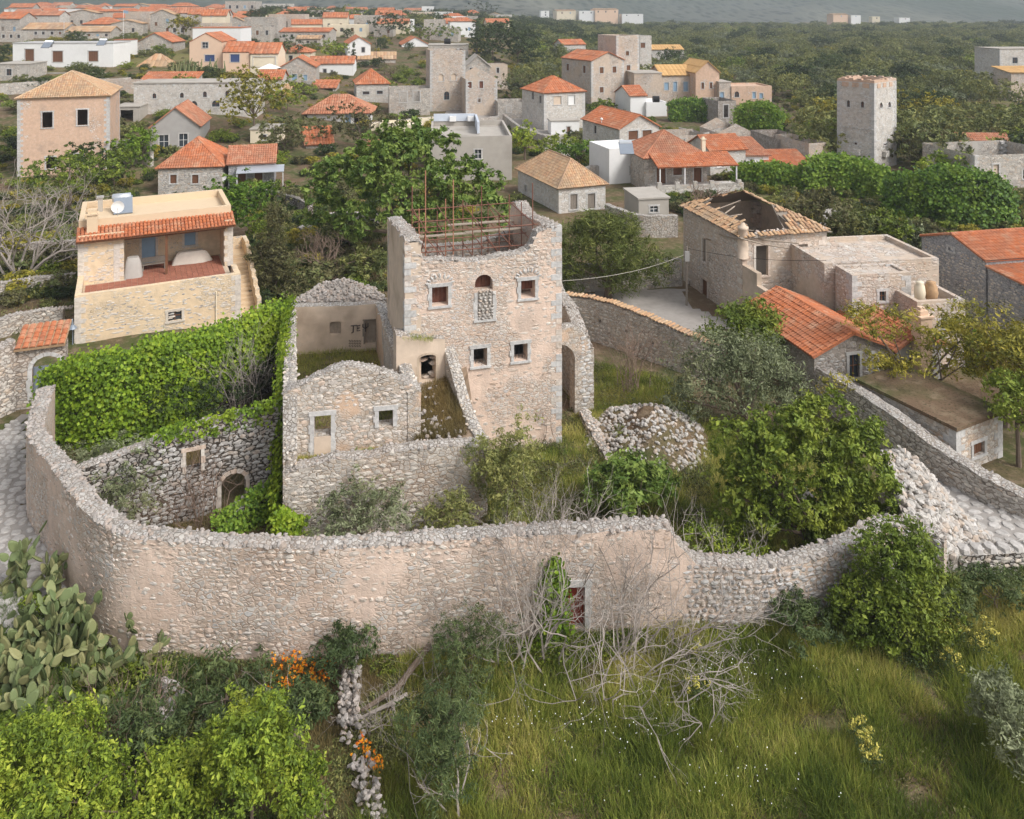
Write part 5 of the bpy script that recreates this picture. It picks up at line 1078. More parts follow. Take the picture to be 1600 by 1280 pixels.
def right_houses():
    h1 = house('flat_roof_house', 'long stone house with a flat pale concrete roof behind the derelict house', (0, 0, 0), 8, 1467, 412, 5.5, 'flat', 0, 'far_warm', 'roofgrey', loc=(19.6, 50.2), parapet=.3, base=-1.5)
    h2 = house('flat_roof_wing', 'square stone wing with a red-floored roof and one small window', (0, 0, 0), 8, 1423, 430, 1.9, 'flat', 0, 'far_warm', 'tile', loc=(20.5, 48.2), Fo=[(1374, 455, 1384, 471, 'k')], parapet=.12, base=-1.5, quo=True)
    t = house('walled_terrace', 'raised stone terrace with a cream parapet beside the small square wing', (0, 0, 0), 8, 1508, 472, 3.4, 'flat', 0, 'far_warm', 'concrete', loc=(23.6, 46.6), parapet=.55, base=-1.5, Fo=[(1470, 501, 1475, 512, 'k')])
    for i, (px, py, r) in enumerate(((1437, 466, .34), (1455, 468, .4))):
        X, Y = xat(px, 47.9), 47.9; solo('storage_jar', MB().lathe((0, 0, 0), [(r*.5, 0), (r*.85, .25), (r, .6), (r*.85, .95), (r*.6, 1.1), (r*.68, 1.2), (r*.5, 1.19)], 14), M['tile_old' if i else 'cream'], ('squat pale tub', 'big brown clay storage jar')[i]+' standing on the walled terrace', 'jar', (X, Y, 3.5), world=False, smooth=True)
    h3 = house('grey_gable_house', 'big grey stone house with an orange tiled gable roof at the edge of the picture', (0, 0, 0), 12, None, None, 6.0, 'gx', .95, 'blue_grey', 'tile', loc=(31.4, 53), w=12, h=4.35, Lo=[(1482, 383, 1490, 391, 's')], base=-1.5, over=.12, rows=.36)
    h4 = house('grey_lean_to_house', 'grey stone lean-to with an orange roof in front of the big grey gable house', (0, 0, 0), 12, None, None, 7.6, 'mono', .5, 'blue_grey', 'tile', loc=(33.0, 45.4), w=9, h=3.5, base=-1.5, over=.12)
    for k, (hh, f, mt) in enumerate(((h1, 'fr', 'stone'), (h2, 'fl', 'stone'), (t, 'f', 'stone'), (h3, 'l', 'stone_grey'), (h4, 'l', 'stone_grey'))): clad_house(hh, f, M[mt], 20+k, .7, (.12, .22), (.2, .46), 50)
right_houses()
def rubble_bank():
    A = [(1372, 712, 2.0), (1404, 702, 2.2), (1445, 735, 1.5), (1500, 800, .7), (1562, 858, .15), (1530, 882, .15), (1476, 868, .9), (1425, 838, 1.8)]; Q = [np.array([*at(x, y, z), z]) for x, y, z in A]; c = sum(Q)/len(Q)+np.array([0, 0, .35]); m = MB(); n = len(Q)
    for i in range(n): a, b = Q[i], Q[(i+1) % n]; m.poly([a, b, c]); m.poly([a, b, b*[1, 1, 0]-[0, 0, 1], a*[1, 1, 0]-[0, 0, 1]])
    root = thing('rubble_bank', 'sloping bank of loose pale and pinkish stones between the green tree and the lane', 'rubble heap', (c[0], c[1], 0)); b = part('bank_core', m, M['dark_rub'], root, True); r = np.random.default_rng(3); P = []
    for _ in range(1050):
        t = r.integers(n); u, v = r.random(2); u, v = (1-u, 1-v) if u+v > 1 else (u, v); p = c*(1-u-v)+Q[t]*u+Q[(t+1) % n]*v; P.append(rand_rock(r, p+[0, 0, r.uniform(0, .14)], r.uniform(.17, .36)))
    pieces(root, 'stone', 'rock', P, M['rubble'], 300)
    a = Path([at(1500, 905, -.1), at(1640, 900, -.1)]); t = prof_fn([(0, .75), (a.L, .8)], .03, 2); rr = thing('terrace_edge_wall', 'low rough stone retaining wall below the lane at the corner', 'wall', (*a.p[0], 0)); w = wall(rr, 'wall', a, -1, t, .7, [], M['dry'], .05); pieces(w, 'stone', 'stone', clad(a, -.6, t, [], lambda s, z: .95, (.16, .3), (.25, .5), .14, .03, 6), M['stone_grey'], 80); pieces(w, 'slab', 'stone', [(a.pt(s, .85, -.3), (.5, .02, 0), (0, 0, -.14), (0, .65, 0)) for s in np.arange(.3, a.L, .52)], M['pave'], 20)
    # heap of stones in the yard
    X, Y, _ = site(1015, 690); root = thing('stone_heap', 'overgrown heap of fallen white stones in the yard right of the tower', 'rubble heap', (X, Y, 0)); m = MB(); N = 22; G = np.array([[[X+3.4*u, Y+3.2*v, max(0, 1.5*(1-u*u-v*v*.8))*(.35+1.2*float(fbm(u*1.9, v*1.9, 3)))-.35] for v in np.linspace(-1.1, 1.1, N)] for u in np.linspace(-1.1, 1.1, N)]); k = (np.arange(N-1)[:, None]*N+np.arange(N-1)[None]).ravel(); m.add(G.reshape(-1, 3), np.stack([k, k+N, k+N+1, k+1], 1)); part('heap_core', m, M['ground'], root, True)
    P = []
    for _ in range(1700):
        u, v = r.uniform(-1, 1, 2)
        if u*u+v*v > 1 or float(fbm(u*2.2+4, v*2.2, 8)) < .33: continue
        z = max(0, 1.5*(1-u*u-v*v*.8))*(.35+1.2*float(fbm(u*1.9, v*1.9, 3)))-.35; P.append(rand_rock(r, (X+3.4*u, Y+3.2*v, z+.03), r.uniform(.08, .26)))
    pieces(root, 'stone', 'rock', P, M['rubble'], 170)
    # low broken walls in the right part of the yard and in the scrub
    for lab, pts, zz, mt, seed in (('broken stub of dry-stone wall beneath the big green tree', [(1240, 800, -.1), (1262, 838, -.1), (1275, 862, -.1)], (1.0, 1.1, .7), 'stone_dry', 5), ('low tumbled line of stones running away from the tower corner', [(905, 655, 0), (925, 690, 0), (950, 730, 0)], (.5, .35, .2), 'stone', 6)):
        q = Path([at(x, y, z) for x, y, z in pts], 4); t = prof_fn([(q.L*i/2, z) for i, z in enumerate(zz)], .1, seed); rr = thing('broken_wall', lab, 'wall', (*q.p[0], 0)); w = wall(rr, 'wall', q, -1, t, .5, [], M['dry'], .06); pieces(w, 'stone', 'stone', clad(q, -.4, t, [], lambda s, z: .95, (.14, .26), (.2, .45), .14, .03, seed), M[mt], 60); pieces(w, 'cap_stone', 'rock', capstones(q, t, .5, seed, .22, (.18, .34)), M[mt], 40)
    q = Path([at(548, 1052, 0), at(545, 1130, 0), at(560, 1190, 0), at(590, 1290, 0)], 5); t = prof_fn([(0, .55), (q.L*.45, .6), (q.L*.6, .25), (q.L, .45)], .12, 4); rr = thing('broken_wall', 'narrow crumbling dry-stone wall beside the footpath in the scrub below the curving wall', 'wall', (*q.p[1], 0)); P = []
    for _ in range(380):
        s = r.uniform(0, q.L); hz = float(t(s))
        if q.L*.46 < s < q.L*.62 and r.random() < .75: continue
        P.append(rand_rock(r, q.pt(s, r.uniform(-.1, hz), r.uniform(-.3, .3)), r.uniform(.07, .2)))
    pieces(rr, 'stone', 'rock', P, M['stone_cap'], 160)
    X, Y, z = site(245, 1130); rr = thing('boulder_heap', 'lichen-covered grey rock half hidden among the bare canes', 'rock', (X, Y, z)); P = [rand_rock(r, (X+r.normal(0, .25), Y+r.normal(0, .5), z+r.uniform(0, .7)), r.uniform(.16, .42)) for _ in range(40)]; pieces(rr, 'rock', 'rock', P, M['stone_dry'], 40)
rubble_bank()

def cables():
    for lab, a, b, sag in (('thin cable slung from the tower across the paved square to the grey pole', (2.5, 39.5, 7.6), (xat(1073, 57), 57.0, 3.6), .35), ('thin cable from the grey pole to the flat-roofed stone house', (xat(1073, 57), 57.0, 4.0), (19.8, 50.4, 5.2), .3)):
        a, b = np.array(a), np.array(b); solo('cable', MB().tube([a+(b-a)*t-[0, 0, sag*4*t*(1-t)] for t in np.linspace(0, 1, 14)], .014, 4), M['black' if sag < .32 else 'concrete'], lab, 'cable', tuple(a))
    for px, py, h, mt, lab in ((940, 246, 5.2, 'white', 'slim white lamp pole by the red-roofed stone house'), (193, 62, 9, 'white', 'tall flagpole beside the far stone house with the hip roof'), (588, 100, 9, 'oldwood', 'wooden utility pole beside the dusty tan roof'), (1117, 170, 5, 'darkmetal', 'dark street-light pole near the ochre house'), (678, 172, 4.2, 'darkmetal', 'lamp post with a white globe before the square ruined tower'), (468, 108, 7, 'oldwood', 'wooden pole near the house with pale blue doors'), (100, 64, 6, 'steel', 'thin metal mast among the far left houses'), (330, 60, 7, 'steel', 'thin aerial mast behind the peach house')):
        X, Y, z = site(px, py); s = thing('pole', lab, 'pole', (X, Y, z)); part('mast', MB().tube([(0, 0, -.5), (0, 0, h)], [.07, .05], 6), M[mt], s)
        if 'globe' in lab or 'lamp' in lab: part('lamp_head', MB().lathe((0, 0, h), [(.05, 0), (.2, .12), (.2, .3), (.05, .42)], 10), M['white'], s)
        if 'flag' in lab: m = MB(); m.obox((.75, 0, h-.5), (.7, 0, -.1), (0, .02, 0), (0, 0, .45)); part('flag', m, M['blue'], s)
        if 'aerial' in lab or 'metal mast' in lab: m = MB(); [m.tube([(-.6+.1*k, 0, h-.15*k), (.6-.1*k, 0, h-.15*k)], .02, 4) for k in range(4)]; part('antenna', m, M['steel'], s)
cables()
# ------------------------------------------------------------------ middle distance houses
def mid():
    house('pink_stone_house', 'tall pinkish stone house with a worn tan hip roof and pale corner blocks', (27, 285, 0), 20, 171, 153, 11, 'hip', 2.7, 'far_pink', 'tile_old', Fo=[(66, 175, 82, 200, 'v'), (121, 171, 137, 196, 'v'), (72, 245, 86, 264, 'v'), (116, 240, 130, 258, 'v')], Lo=[(10, 174, 15, 197, 'b')], quo=True, rows=.4)
    oh = house('orange_hip_house', 'low stone house with a fresh orange hip roof in front of the grey plastered cottage', (247, 305, 0), 10, 347, 261, 8, 'hip', 2.6, 'far_grey', 'tile', Fo=[(266, 273, 276, 287, 'w'), (300, 273, 310, 287, 'w')])
    clad_house(oh, 'f', M['stone_dry'], 8, .8, cap=50)
    h = house('washing_house', 'small grey house with a lean tiled roof, metal awning and washing line', (357, 300, 0), 14, 428, 256, 6, 'gx', 1.5, 'blue_grey', 'tile_dull', Fo=[(372, 262, 384, 290, 'w'), (398, 264, 410, 290, 'd')]); m = MB(); flat_surf(m, (1, -2.2, 2.5), (6.2, -2.2, 2.5), (6.2, .0, 2.9), (1, 0, 2.9), .06); part('awning', m, M['steel'], h)
    for x in (1.1, 6.1): part('awning_post', MB().tube([(x, -2.1, -.5), (x, -2.1, 2.46)], .05, 6), M['white'], h)
    s = thing('satellite_dish', 'white satellite dish on the corner of the low orange-roofed stone house', 'satellite dish', (*at(347, 287, 1.0), .8)); dish(s, .55)
    house('grey_cottage', 'grey plastered cottage with a faded orange gable roof and two blue-grey windows', (236, 240, 1), 12, 312, 198, 9, 'gy', 2.6, 'grey_pl', 'tile_dull', Fo=[(249, 211, 263, 232, 'g'), (280, 209, 293, 229, 'g')])
    house('stone_hut', 'small round-cornered stone hut with a concrete slab roof beside the pink house', (178, 197, 3), 8, 218, 168, 5, 'flat', 0, 'concrete', 'concrete', Fo=[(188, 172, 208, 194, 'v')], frm=None)
    house('chapel', 'long low stone chapel with four tiny arched windows', (209, 165, 5.2), 6, 400, 131, 7, 'flat', 0, 'far_white', 'concrete', loc=(xat(209, 128), 128), Fo=[(238, 146, 244, 154, 'k', 1), (281, 145, 287, 153, 'k', 1), (317, 143, 323, 152, 'k', 1), (352, 142, 358, 151, 'k', 1), (298, 158, 308, 166, 'k', 1), (331, 157, 343, 167, 'k', 1)], base=-4)
    house('white_flat_house', 'white flat-roofed house with three brown doors, washing on its balcony', (20, 104, 8.3), 3, 177, 68, 9, 'flat', 0, 'white', 'roofgrey', Fo=[(39, 77, 53, 103, 'd'), (82, 80, 98, 97, 'w'), (138, 80, 153, 96, 'w')], parapet=0)
    X, Y = at(45, 122, 6.5); r = thing('balcony_wall', 'pale concrete balcony wall with a railing in front of the white flat-roofed house', 'balcony', (X, Y, 6.5)); part('slab', MB().box(0, 0, -2, 16, 2, 1.0), M['concrete'], r); part('railing', MB().box(2, -.02, 1.0, 15.8, .02, 1.05), M['steel'], r)
    solo('red_blanket', MB().box(0, -.06, 0, 2.6, .06, 1.7), M['redcloth'], 'dark red blanket hung over the balcony of the white flat-roofed house', 'blanket', (*at(112, 101, 8.5), 8.3), world=False)
    heater('solar water heater on the roof of the white flat house', 75, 60, 150, 13.9); heater('second solar heater at the far end of the white house roof', 160, 62, 165, 13.7)
    house('white_shed', 'narrow white shed with an orange roof edge beside the white flat house', (178, 90, 9), 5, 203, 63, 5, 'flat', 0, 'white', 'tile')
    house('stone_gable_house', 'rubble stone house front with two small windows and an orange gable roof', (214, 90, 8.5), 4, 269, 66, 10, 'gy', 2.4, 'far_grey', 'tile', Fo=[(228, 77, 235, 85, 'k'), (249, 77, 256, 85, 'k')])
    house('tan_roof_hut', 'hut under a weathered conical tan tile roof below the rubble gable house', (214, 112, 7), 5, 266, 104, 6, 'hip', 2.6, 'far_grey', 'tile_old')
    house('long_red_roof', 'long low house whose bright red tiled roof shows above the chapel', (216, 136, 6.5), 3, 302, 130, 5, 'mono', 1.6, 'far_grey', 'tile')
    house('peach_house', 'peach painted house with a gable and blue shutters', (296, 106, 8), 4, 347, 66, 12, 'gy', 2.0, 'peach', 'tile', Fo=[(320, 86, 335, 96, 'n'), (316, 65, 325, 75, 'g')], over=.1)
    house('peach_wing', 'peach painted wing with a red mono-pitch roof and one blue shutter', (348, 107, 8), 4, 390, 82, 8, 'gx', 2.2, 'peach', 'tile', Fo=[(360, 85, 374, 97, 'n')], over=.1)
    house('peach_porch', 'shaded porch with a rolled blind at the end of the peach house', (391, 107, 8), 4, 434, 84, 8, 'gx', 2.2, 'cream', 'tile', Fo=[(396, 89, 430, 104, 'c')], over=.2)
    house('white_block_house', 'plain white block house with a red roof behind the peach house', (301, 64, 13), 3, 376, 44, 10, 'flat', 0, 'white', 'tile')
    # centre
    house('porch_house', 'house with a brown-red hip roof and a white roller blind on its porch', (480, 200, .5), 6, 577, 174, 8, 'hip', 2.4, 'white', 'tile_dull', Fo=[(492, 174, 533, 196, 's'), (540, 178, 548, 198, 'b'), (553, 176, 572, 198, 'v')], over=.8)
    house('white_terrace_house', 'white house with a shallow red roof and a big flat chimney', (482, 128, 3), 6, 552, 100, 9, 'gx', 1.6, 'white', 'tile', Fo=[(505, 108, 510, 121, 'k'), (517, 110, 520, 122, 'k')])
    house('grey_hip_house', 'square grey stone house with a clean red hip roof left of the ruined tower', (557, 162, 1.5), 14, 608, 131, 10, 'hip', 2.6, 'far_white', 'tile', Fo=[(567, 143, 577, 148, 'k'), (589, 142, 598, 147, 'k')], Lo=[(541, 141, 545, 155, 'k')])
    house('red_shed', 'open shed with a red sheet roof beside the grey hip-roofed house', (485, 152, 2), 4, 524, 138, 6, 'mono', 1.2, 'concrete', 'tile', Fo=[(495, 139, 520, 150, 'v')])
    house('blue_door_house', 'rubble gable house with pale blue doors behind the white parasol', (438, 128, 5), 8, 493, 105, 9, 'gy', 2.2, 'far_grey', 'tile', Fo=[(456, 116, 464, 126, 'b'), (474, 117, 480, 126, 'b')])
    house('cypress_house', 'white house with a long orange roof beside the slim cypress', (543, 98, 6), 14, 579, 69, 20, 'gy', 2.0, 'white', 'tile', Fo=[(565, 74, 570, 82, 'k')])
    house('big_white_gable', 'large white gable end with an orange roof above the ruined tower', (628, 82, 7), 12, 670, 70, 16, 'gy', 2.4, 'white', 'tile')
    house('tank_house', 'flat-roofed stone house with a black water tank on top', (669, 90, 6.5), 4, 732, 71, 12, 'flat', 0, 'far_grey', 'concrete'); solo('water_tank', MB().tube([(-.9, 0, .8), (.9, 0, .8)], .8, 12), M['black'], 'black plastic water tank on the flat stone house behind the cypress', 'water tank', (*at(699, 69, 11), 11), world=False, smooth=True)
    house('tan_roof_house', 'low house with a dusty tan tiled roof behind bare bushes', (558, 104, 5), 8, 618, 93, 9, 'gx', 1.8, 'far_grey', 'tile_old')
    # ruined tower group
    house('old_war_tower', 'square roofless stone tower with small arched windows in the middle distance', (672, 178, .3), 12, 727, 79, 8, None, 0, 'far_warm', Fo=[(685, 116, 693, 127, 't', 1), (705, 115, 713, 126, 't', 1), (694, 143, 702, 156, 'k', 1)], quo=True, cat='tower', base=-2)
    house('tower_side_house', 'roofless plastered gable house against the side of the square tower', (728, 183, .3), 12, 777, 124, 8, 'gyopen', 1.8, 'far_warm', Fo=[(731, 128, 737, 138, 'r'), (749, 127, 755, 138, 'r'), (747, 154, 751, 160, 'v')], cat='ruin', quo=True)
    house('roofless_hall', 'roofless stone wall with two tall window holes left of the square tower', (608, 182, .5), 10, 672, 139, 6, None, 0, 'far_grey', Fo=[(625, 143, 636, 160, 'v'), (646, 142, 656, 159, 'v')], cat='ruin')
    house('ruined_gable', 'broken grey gable wall behind the square tower', (727, 132, 4), 8, 766, 104, 8, 'gy', 2.4, 'far_grey', 'concrete', Fo=[(734, 106, 740, 112, 'k')], cat='ruin')
    house('ruined_stub', 'narrow ruined stone stub with a slit window beyond the square tower', (766, 130, 4), 8, 793, 101, 5, None, 0, 'far_warm', Fo=[(776, 106, 780, 114, 'k')], cat='ruin')
    b = house('concrete_block_house', 'long grey cement house with a blue-white walled roof terrace behind the big tree', (672, 284, 0), 5, 800, 214, 14, 'flat', 0, 'concrete', 'white', Fo=[(742, 234, 752, 248, 'g')], parapet=.7, base=-1); w = b['w']; h = b['h']; part('roof_wall', MB().box(.3, 13.6, h, w*.6, 13.9, h+1.0), M['bluewash'], b); part('roof_wall', MB().box(w*.6, 6, h-.6, w*.6+.3, 13.9, h+.9), M['bluewash'], b)
    for x in (2.5, 5.0): part('air_conditioner', MB().box(x, 13.2, h, x+.9, 13.55, h+.7), M['white'], b)
    house('tan_barn', 'long old stone barn with a weathered tan tile roof and grey shutters', (873, 334, 0), 22, 946, 292, 11, 'hip', 2.2, 'far_white', 'tile_old', Fo=[(891, 303, 902, 328, 'o'), (918, 302, 930, 327, 'o')], Lo=[(820, 290, 823, 300, 'v')], rows=.36)
    house('flat_shed', 'small square cement shed with a flat slab roof above the dark feathery tree', (998, 352, 0), 10, 1045, 312, 4.5, 'flat', 0, 'concrete', 'concrete', Fo=[(1016, 322, 1028, 332, 'g')])
    # castle group
    house('castle_house', 'tall pale stone house with an orange roof, left wing of the tower group', (924, 152, 2), 26, 975, 95, 13, 'gy', 1.8, 'far_warm', 'tile', Fo=[(937, 105, 943, 115, 'w'), (957, 104, 963, 114, 'w'), (937, 136, 943, 145, 'w'), (950, 84, 954, 90, 'k')], Lo=[(870, 98, 874, 108, 'w'), (885, 100, 889, 110, 'w'), (911, 103, 915, 114, 'w')], quo=True)
    house('castle_tower', 'pale square stone tower with a flat parapet top rising over the orange-roofed house', (963, 145, 2.5), 18, 999, 56, 10, 'flat', 0, 'far_warm', 'concrete', Fo=[(978, 80, 983, 87, 'w'), (979, 102, 985, 110, 'w')], parapet=.5, cat='tower', quo=True)
    house('castle_annex', 'pale grey block with one window against the far side of the pale square tower', (1000, 120, 3), 12, 1018, 56, 9, 'flat', 0, 'far_white', 'concrete', Fo=[(1001, 67, 1008, 75, 'w')], parapet=.4)
    house('castle_wing', 'low whitish wing with an ochre roof and three small windows', (999, 98, 3.5), 6, 1068, 78, 9, 'gx', 1.4, 'far_white', 'tile_ochre', Fo=[(1014, 85, 1019, 92, 'w'), (1041, 85, 1046, 96, 'd'), (1053, 85, 1058, 91, 'w')])
    house('castle_back_house', 'small stone house with a red roof behind the castle group', (880, 85, 6), 20, 915, 70, 8, 'gx', 1.6, 'far_white', 'tile')
    house('ochre_house', 'stone house with an ochre tiled roof and pale blue shutters', (1034, 152, 1.5), 8, 1087, 118, 9, 'gx', 2.0, 'far_warm', 'tile_ochre', Fo=[(1038, 129, 1045, 141, 'b'), (1052, 128, 1058, 143, 'b'), (1068, 128, 1075, 143, 'b')])
    house('ochre_gable', 'pink-tinged stone gable with two slim windows at the end of the ochre roof', (1087, 156, 1.2), 10, 1124, 113, 10, 'gy', 2.4, 'far_pink', 'tile_ochre', Fo=[(1096, 129, 1100, 139, 'w'), (1109, 129, 1113, 138, 'w')])
    house('stone_yard_wall', 'blank flat-topped stone block in front of the castle group', (991, 158, 1.3), 6, 1034, 115, 8, 'flat', 0, 'far_warm', 'concrete')
    house('dome_house', 'low pinkish flat house with a small arched window', (1143, 158, 1), 6, 1206, 135, 8, 'flat', 0, 'far_pink', 'concrete', Fo=[(1148, 143, 1155, 152, 'k', 1), (1176, 144, 1181, 154, 'b'), (1187, 146, 1192, 154, 'b')], parapet=.3)
    house('pale_cube_house', 'small pale cube house with a blue door right of the ochre gable', (1124, 158, 1), 6, 1142, 129, 6, 'flat', 0, 'far_warm', 'concrete', Fo=[(1125, 144, 1131, 154, 'b')])
    house('air_con_house', 'old stone house with a red hip roof and an air conditioner on its upper wall', (850, 205, 0), 24, 914, 145, 9, 'hip', 2.4, 'far_white', 'tile', Fo=[(888, 149, 898, 164, 's'), (865, 150, 877, 164, 't')], Lo=[(831, 143, 834, 155, 'k'), (843, 150, 846, 161, 'k')], quo=True)
    house('little_white_house', 'little white house with a red roof and black tanks on its terrace', (985, 182, .2), 14, 1010, 150, 8, 'gx', 1.6, 'white', 'tile'); house('white_terrace_block', 'low white block with a flat terrace beside the little red-roofed house', (1010, 182, .2), 8, 1042, 160, 7, 'flat', 0, 'white', 'roofgrey', parapet=.3)
    for px, py, lab in ((1004, 152, 'black water tank beside the little red roof'), (1025, 160, 'black water tank in the middle of the white terrace')): solo('water_tank', MB().tube([(-.6, 0, .6), (.6, 0, .6)], .6, 12), M['black'], lab, 'water tank', (*at(px, py, 3.4), 3.4), world=False, smooth=True)
    house('red_roof_stone_house', 'pale stone house with a red gable roof and brown wooden shutters', (968, 256, 0), 22, 1030, 201, 11, 'gy', 1.7, 'far_white', 'tile', Fo=[(982, 204, 997, 219, 'w'), (1004, 203, 1018, 217, 'w')], Lo=[(928, 197, 932, 208, 'k'), (934, 236, 937, 244, 'k')])
    house('white_outhouse', 'low white outhouse with a dark doorway beside the lane', (861, 212, 0), 8, 905, 190, 3.0, 'flat', 0, 'white', 'concrete', Fo=[(886, 198, 891, 212, 'd')])
    house('white_cube_house', 'white rendered block with a small shuttered window beside the porch house', (952, 288, 0), 18, 1006, 233, 6, 'flat', 0, 'white', 'concrete', Fo=[(985, 260, 1003, 272, 'w')], parapet=.25); heater('solar heater standing on the white rendered block', 978, 232, 92, 4.6)
    h = house('verandah_house', 'stone house with a big orange hip roof and a deep verandah on posts', (1007, 300, 0), 10, 1105, 246, 8, 'hip', 2.4, 'far_grey', 'tile_dull', Fo=[(1026, 262, 1040, 288, 'd'), (1052, 262, 1066, 274, 'w'), (1084, 262, 1096, 288, 'd')], chim=[(.98, .1, .4)]); w, hh = h['w'], h['h']
    m = MB(); roof_surf(m, (.6, -2.8, hh-.7), (w+2.6, -2.8, hh-.7), (w+2.6, .3, hh+.35), (.6, .3, hh+.35)); part('verandah_roof', m, M['tile'], h)
    for x in (.9, w*.5, w+2.4): part('verandah_post', MB().tube([(x, -2.6, -1), (x, -2.6, hh-.75)], .09, 8), M['white'], h)
    m = MB(); m.box(.3, -3.2, -1.5, w+3, -.02, .9); part('terrace', m, M['far_white'], h)
    m = MB(); [m.box(x, -3.24, .9, x+.5, -2.9, 1.7) for x in (.4, 2.5, 4.6, 6.6, w+2.2)]; m.box(.3, -3.2, .9, w+3, -2.95, 1.35); part('parapet', m, M['far_grey'], h)
    for x in (1.4, 6.0): part('cellar_arch', MB().box(x, -3.25, -1.0, x+1.3, -3.21, .35), M['brown'], h)
    house('red_verandah_annex', 'orange-roofed stone annex joined to the verandah house', (1110, 275, 0), 14, 1165, 235, 6, 'gx', 1.4, 'far_white', 'tile', Fo=[(1120, 246, 1130, 262, 's')]); house('white_lean_house', 'white walled house with a dull red mono roof beside the orange annex', (1166, 270, 0), 6, 1201, 243, 6, 'mono', 1.3, 'white', 'tile_dull', Fo=[(1172, 249, 1176, 262, 'k')]); house('long_tiled_shed', 'long low shed with a red tiled roof below the ivy wall', (1203, 274, 0), 4, 1268, 261, 5, 'mono', 1.2, 'concrete', 'tile')
    house('gable_ruin', 'roofless low stone gable behind the verandah house', (1122, 228, 0), 10, 1176, 208, 7, 'gyopen', 1.4, 'far_warm', cat='ruin', Fo=[(1135, 216, 1139, 221, 'k')]); house('ivy_ruin', 'grey ruin with a tall empty doorway between two ivy mounds', (1122, 196, .2), 14, 1150, 158, 6, None, 0, 'dark_rub', Fo=[(1131, 164, 1138, 184, 'v')], cat='ruin'); house('pale_ruin', 'pale ruined wall with one window hole under the ivy', (1090, 190, .2), 10, 1122, 168, 5, None, 0, 'far_warm', Fo=[(1105, 172, 1111, 183, 'v')], cat='ruin')
    house('courtyard_ruin', 'overgrown roofless stone enclosure beside the far tower', (1216, 248, 0), 8, 1262, 218, 9, None, 0, 'dark_rub', Fo=[(1238, 222, 1248, 234, 'v', 1)], cat='ruin'); house('corner_ruin', 'square stone ruin corner against the far tower', (1264, 262, 0), 14, 1292, 224, 8, None, 0, 'far_warm', cat='ruin')
    # far tower
    t = house('war_tower', 'tall square pale stone tower standing alone among the trees', (0, 0, -1.2), -50, None, None, 6.3, None, 0, 'far_white', loc=(43.9, 108), w=5.05, h=12.6, cat='tower', quo=True, Fo=[(1323, 157, 1328, 167, 'k', 1), (1345, 159, 1350, 168, 'k', 1), (1335, 223, 1339, 226, 'k')], Ro=[(1375, 160, 1379, 169, 'k', 1), (1388, 159, 1392, 168, 'k', 1), (1381, 224, 1385, 228, 'k')]); w = t['w']; dd = t['dep']
    m = MB(); r = np.random.default_rng(3)
    for a, b, c, d in ((0, 0, w, .5), (0, dd-.5, w, dd), (0, .505, .5, dd-.505), (w-.5, .505, w, dd-.505)):
        n = 9
        for k in range(n):
            f0, f1 = k/n, (k+1)/n; q = (a+(c-a)*f0, b, a+(c-a)*f1, d) if c-a > d-b else (a, b+(d-b)*f0, c, b+(d-b)*f1); m.box(*q[:2], 12.601, *q[2:], 12.85+.16*(k % 2)+.14*r.random())
    part('parapet', m, M['far_pink'], t); m = MB(); m.poly([(.1, .1, 12.4), (w-.1, .1, 12.4), (w-.1, dd-.1, 12.4), (.1, dd-.1, 12.4)]); part('tower_roof', m, M['dry'], t)
    for q in [(x, -.05, 11.9, x+.9, -.002, 12.5) for x in (.7, 2.1, 3.5)]+[(w+.002, y, 11.9, w+.05, y+.9, 12.5) for y in (.8, 2.4, 4.2)]: part('blocked_crenel', MB().box(*q), M['far_pink'], t)
    part('stone_box', MB().box(2.3, -.5, 3.0, 3.3, -.001, 3.7), M['far_white'], t); part('stone_box', MB().box(w+.001, 2.2, 2.8, w+.5, 3.2, 3.5), M['far_white'], t); m = MB(); [m.box(.8+.65*k, -.18, 6.45, 1.05+.65*k, -.001, 6.6) for k in range(7)]; part('corbel', m, M['quoin'], t)
    house('edge_tower', 'grey stone tower house with one window, cut by the picture edge', (1562, 150, 0), 6, 1640, 77, 9, 'flat', 0, 'far_white', 'concrete', Fo=[(1582, 90, 1590, 99, 'k')], quo=True); house('edge_wing', 'warm stone house with an ochre roof edge in front of the grey tower house', (1580, 160, 0), 6, 1650, 114, 6, 'mono', 1, 'far_warm', 'tile_ochre')
    house('edge_ruin', 'roofless grey stone ruin with a window hole above the ivy, at the picture edge', (1523, 296, 0), 10, 1660, 243, 9, None, 0, 'far_grey', Fo=[(1552, 257, 1561, 273, 't'), (1598, 265, 1606, 280, 'v')], cat='ruin', quo=True); house('long_barn', 'long low barn with a dusty brown tile roof behind the roofless ruin', (1490, 246, 0), -4, 1590, 236, 7, 'gx', 2.0, 'dark_rub', 'tile_dull')
def heater(lab, px, py, d, z):
    s = thing('solar_water_heater', lab, 'water heater', (xat(px, d), d, z)); part('tank', MB().tube([(-.7, .5, 1.0), (.7, .5, 1.0)], .32, 10), M['steel'], s, smooth=True); m = MB(); m.obox((0, -.3, .5), (.8, 0, 0), (0, .75, .55), (0, .03, -.04)); part('panel', m, M['grey_metal'], s); part('stand', MB().box(-.6, .4, 0, .6, .46, .7), M['steel'], s)
mid()
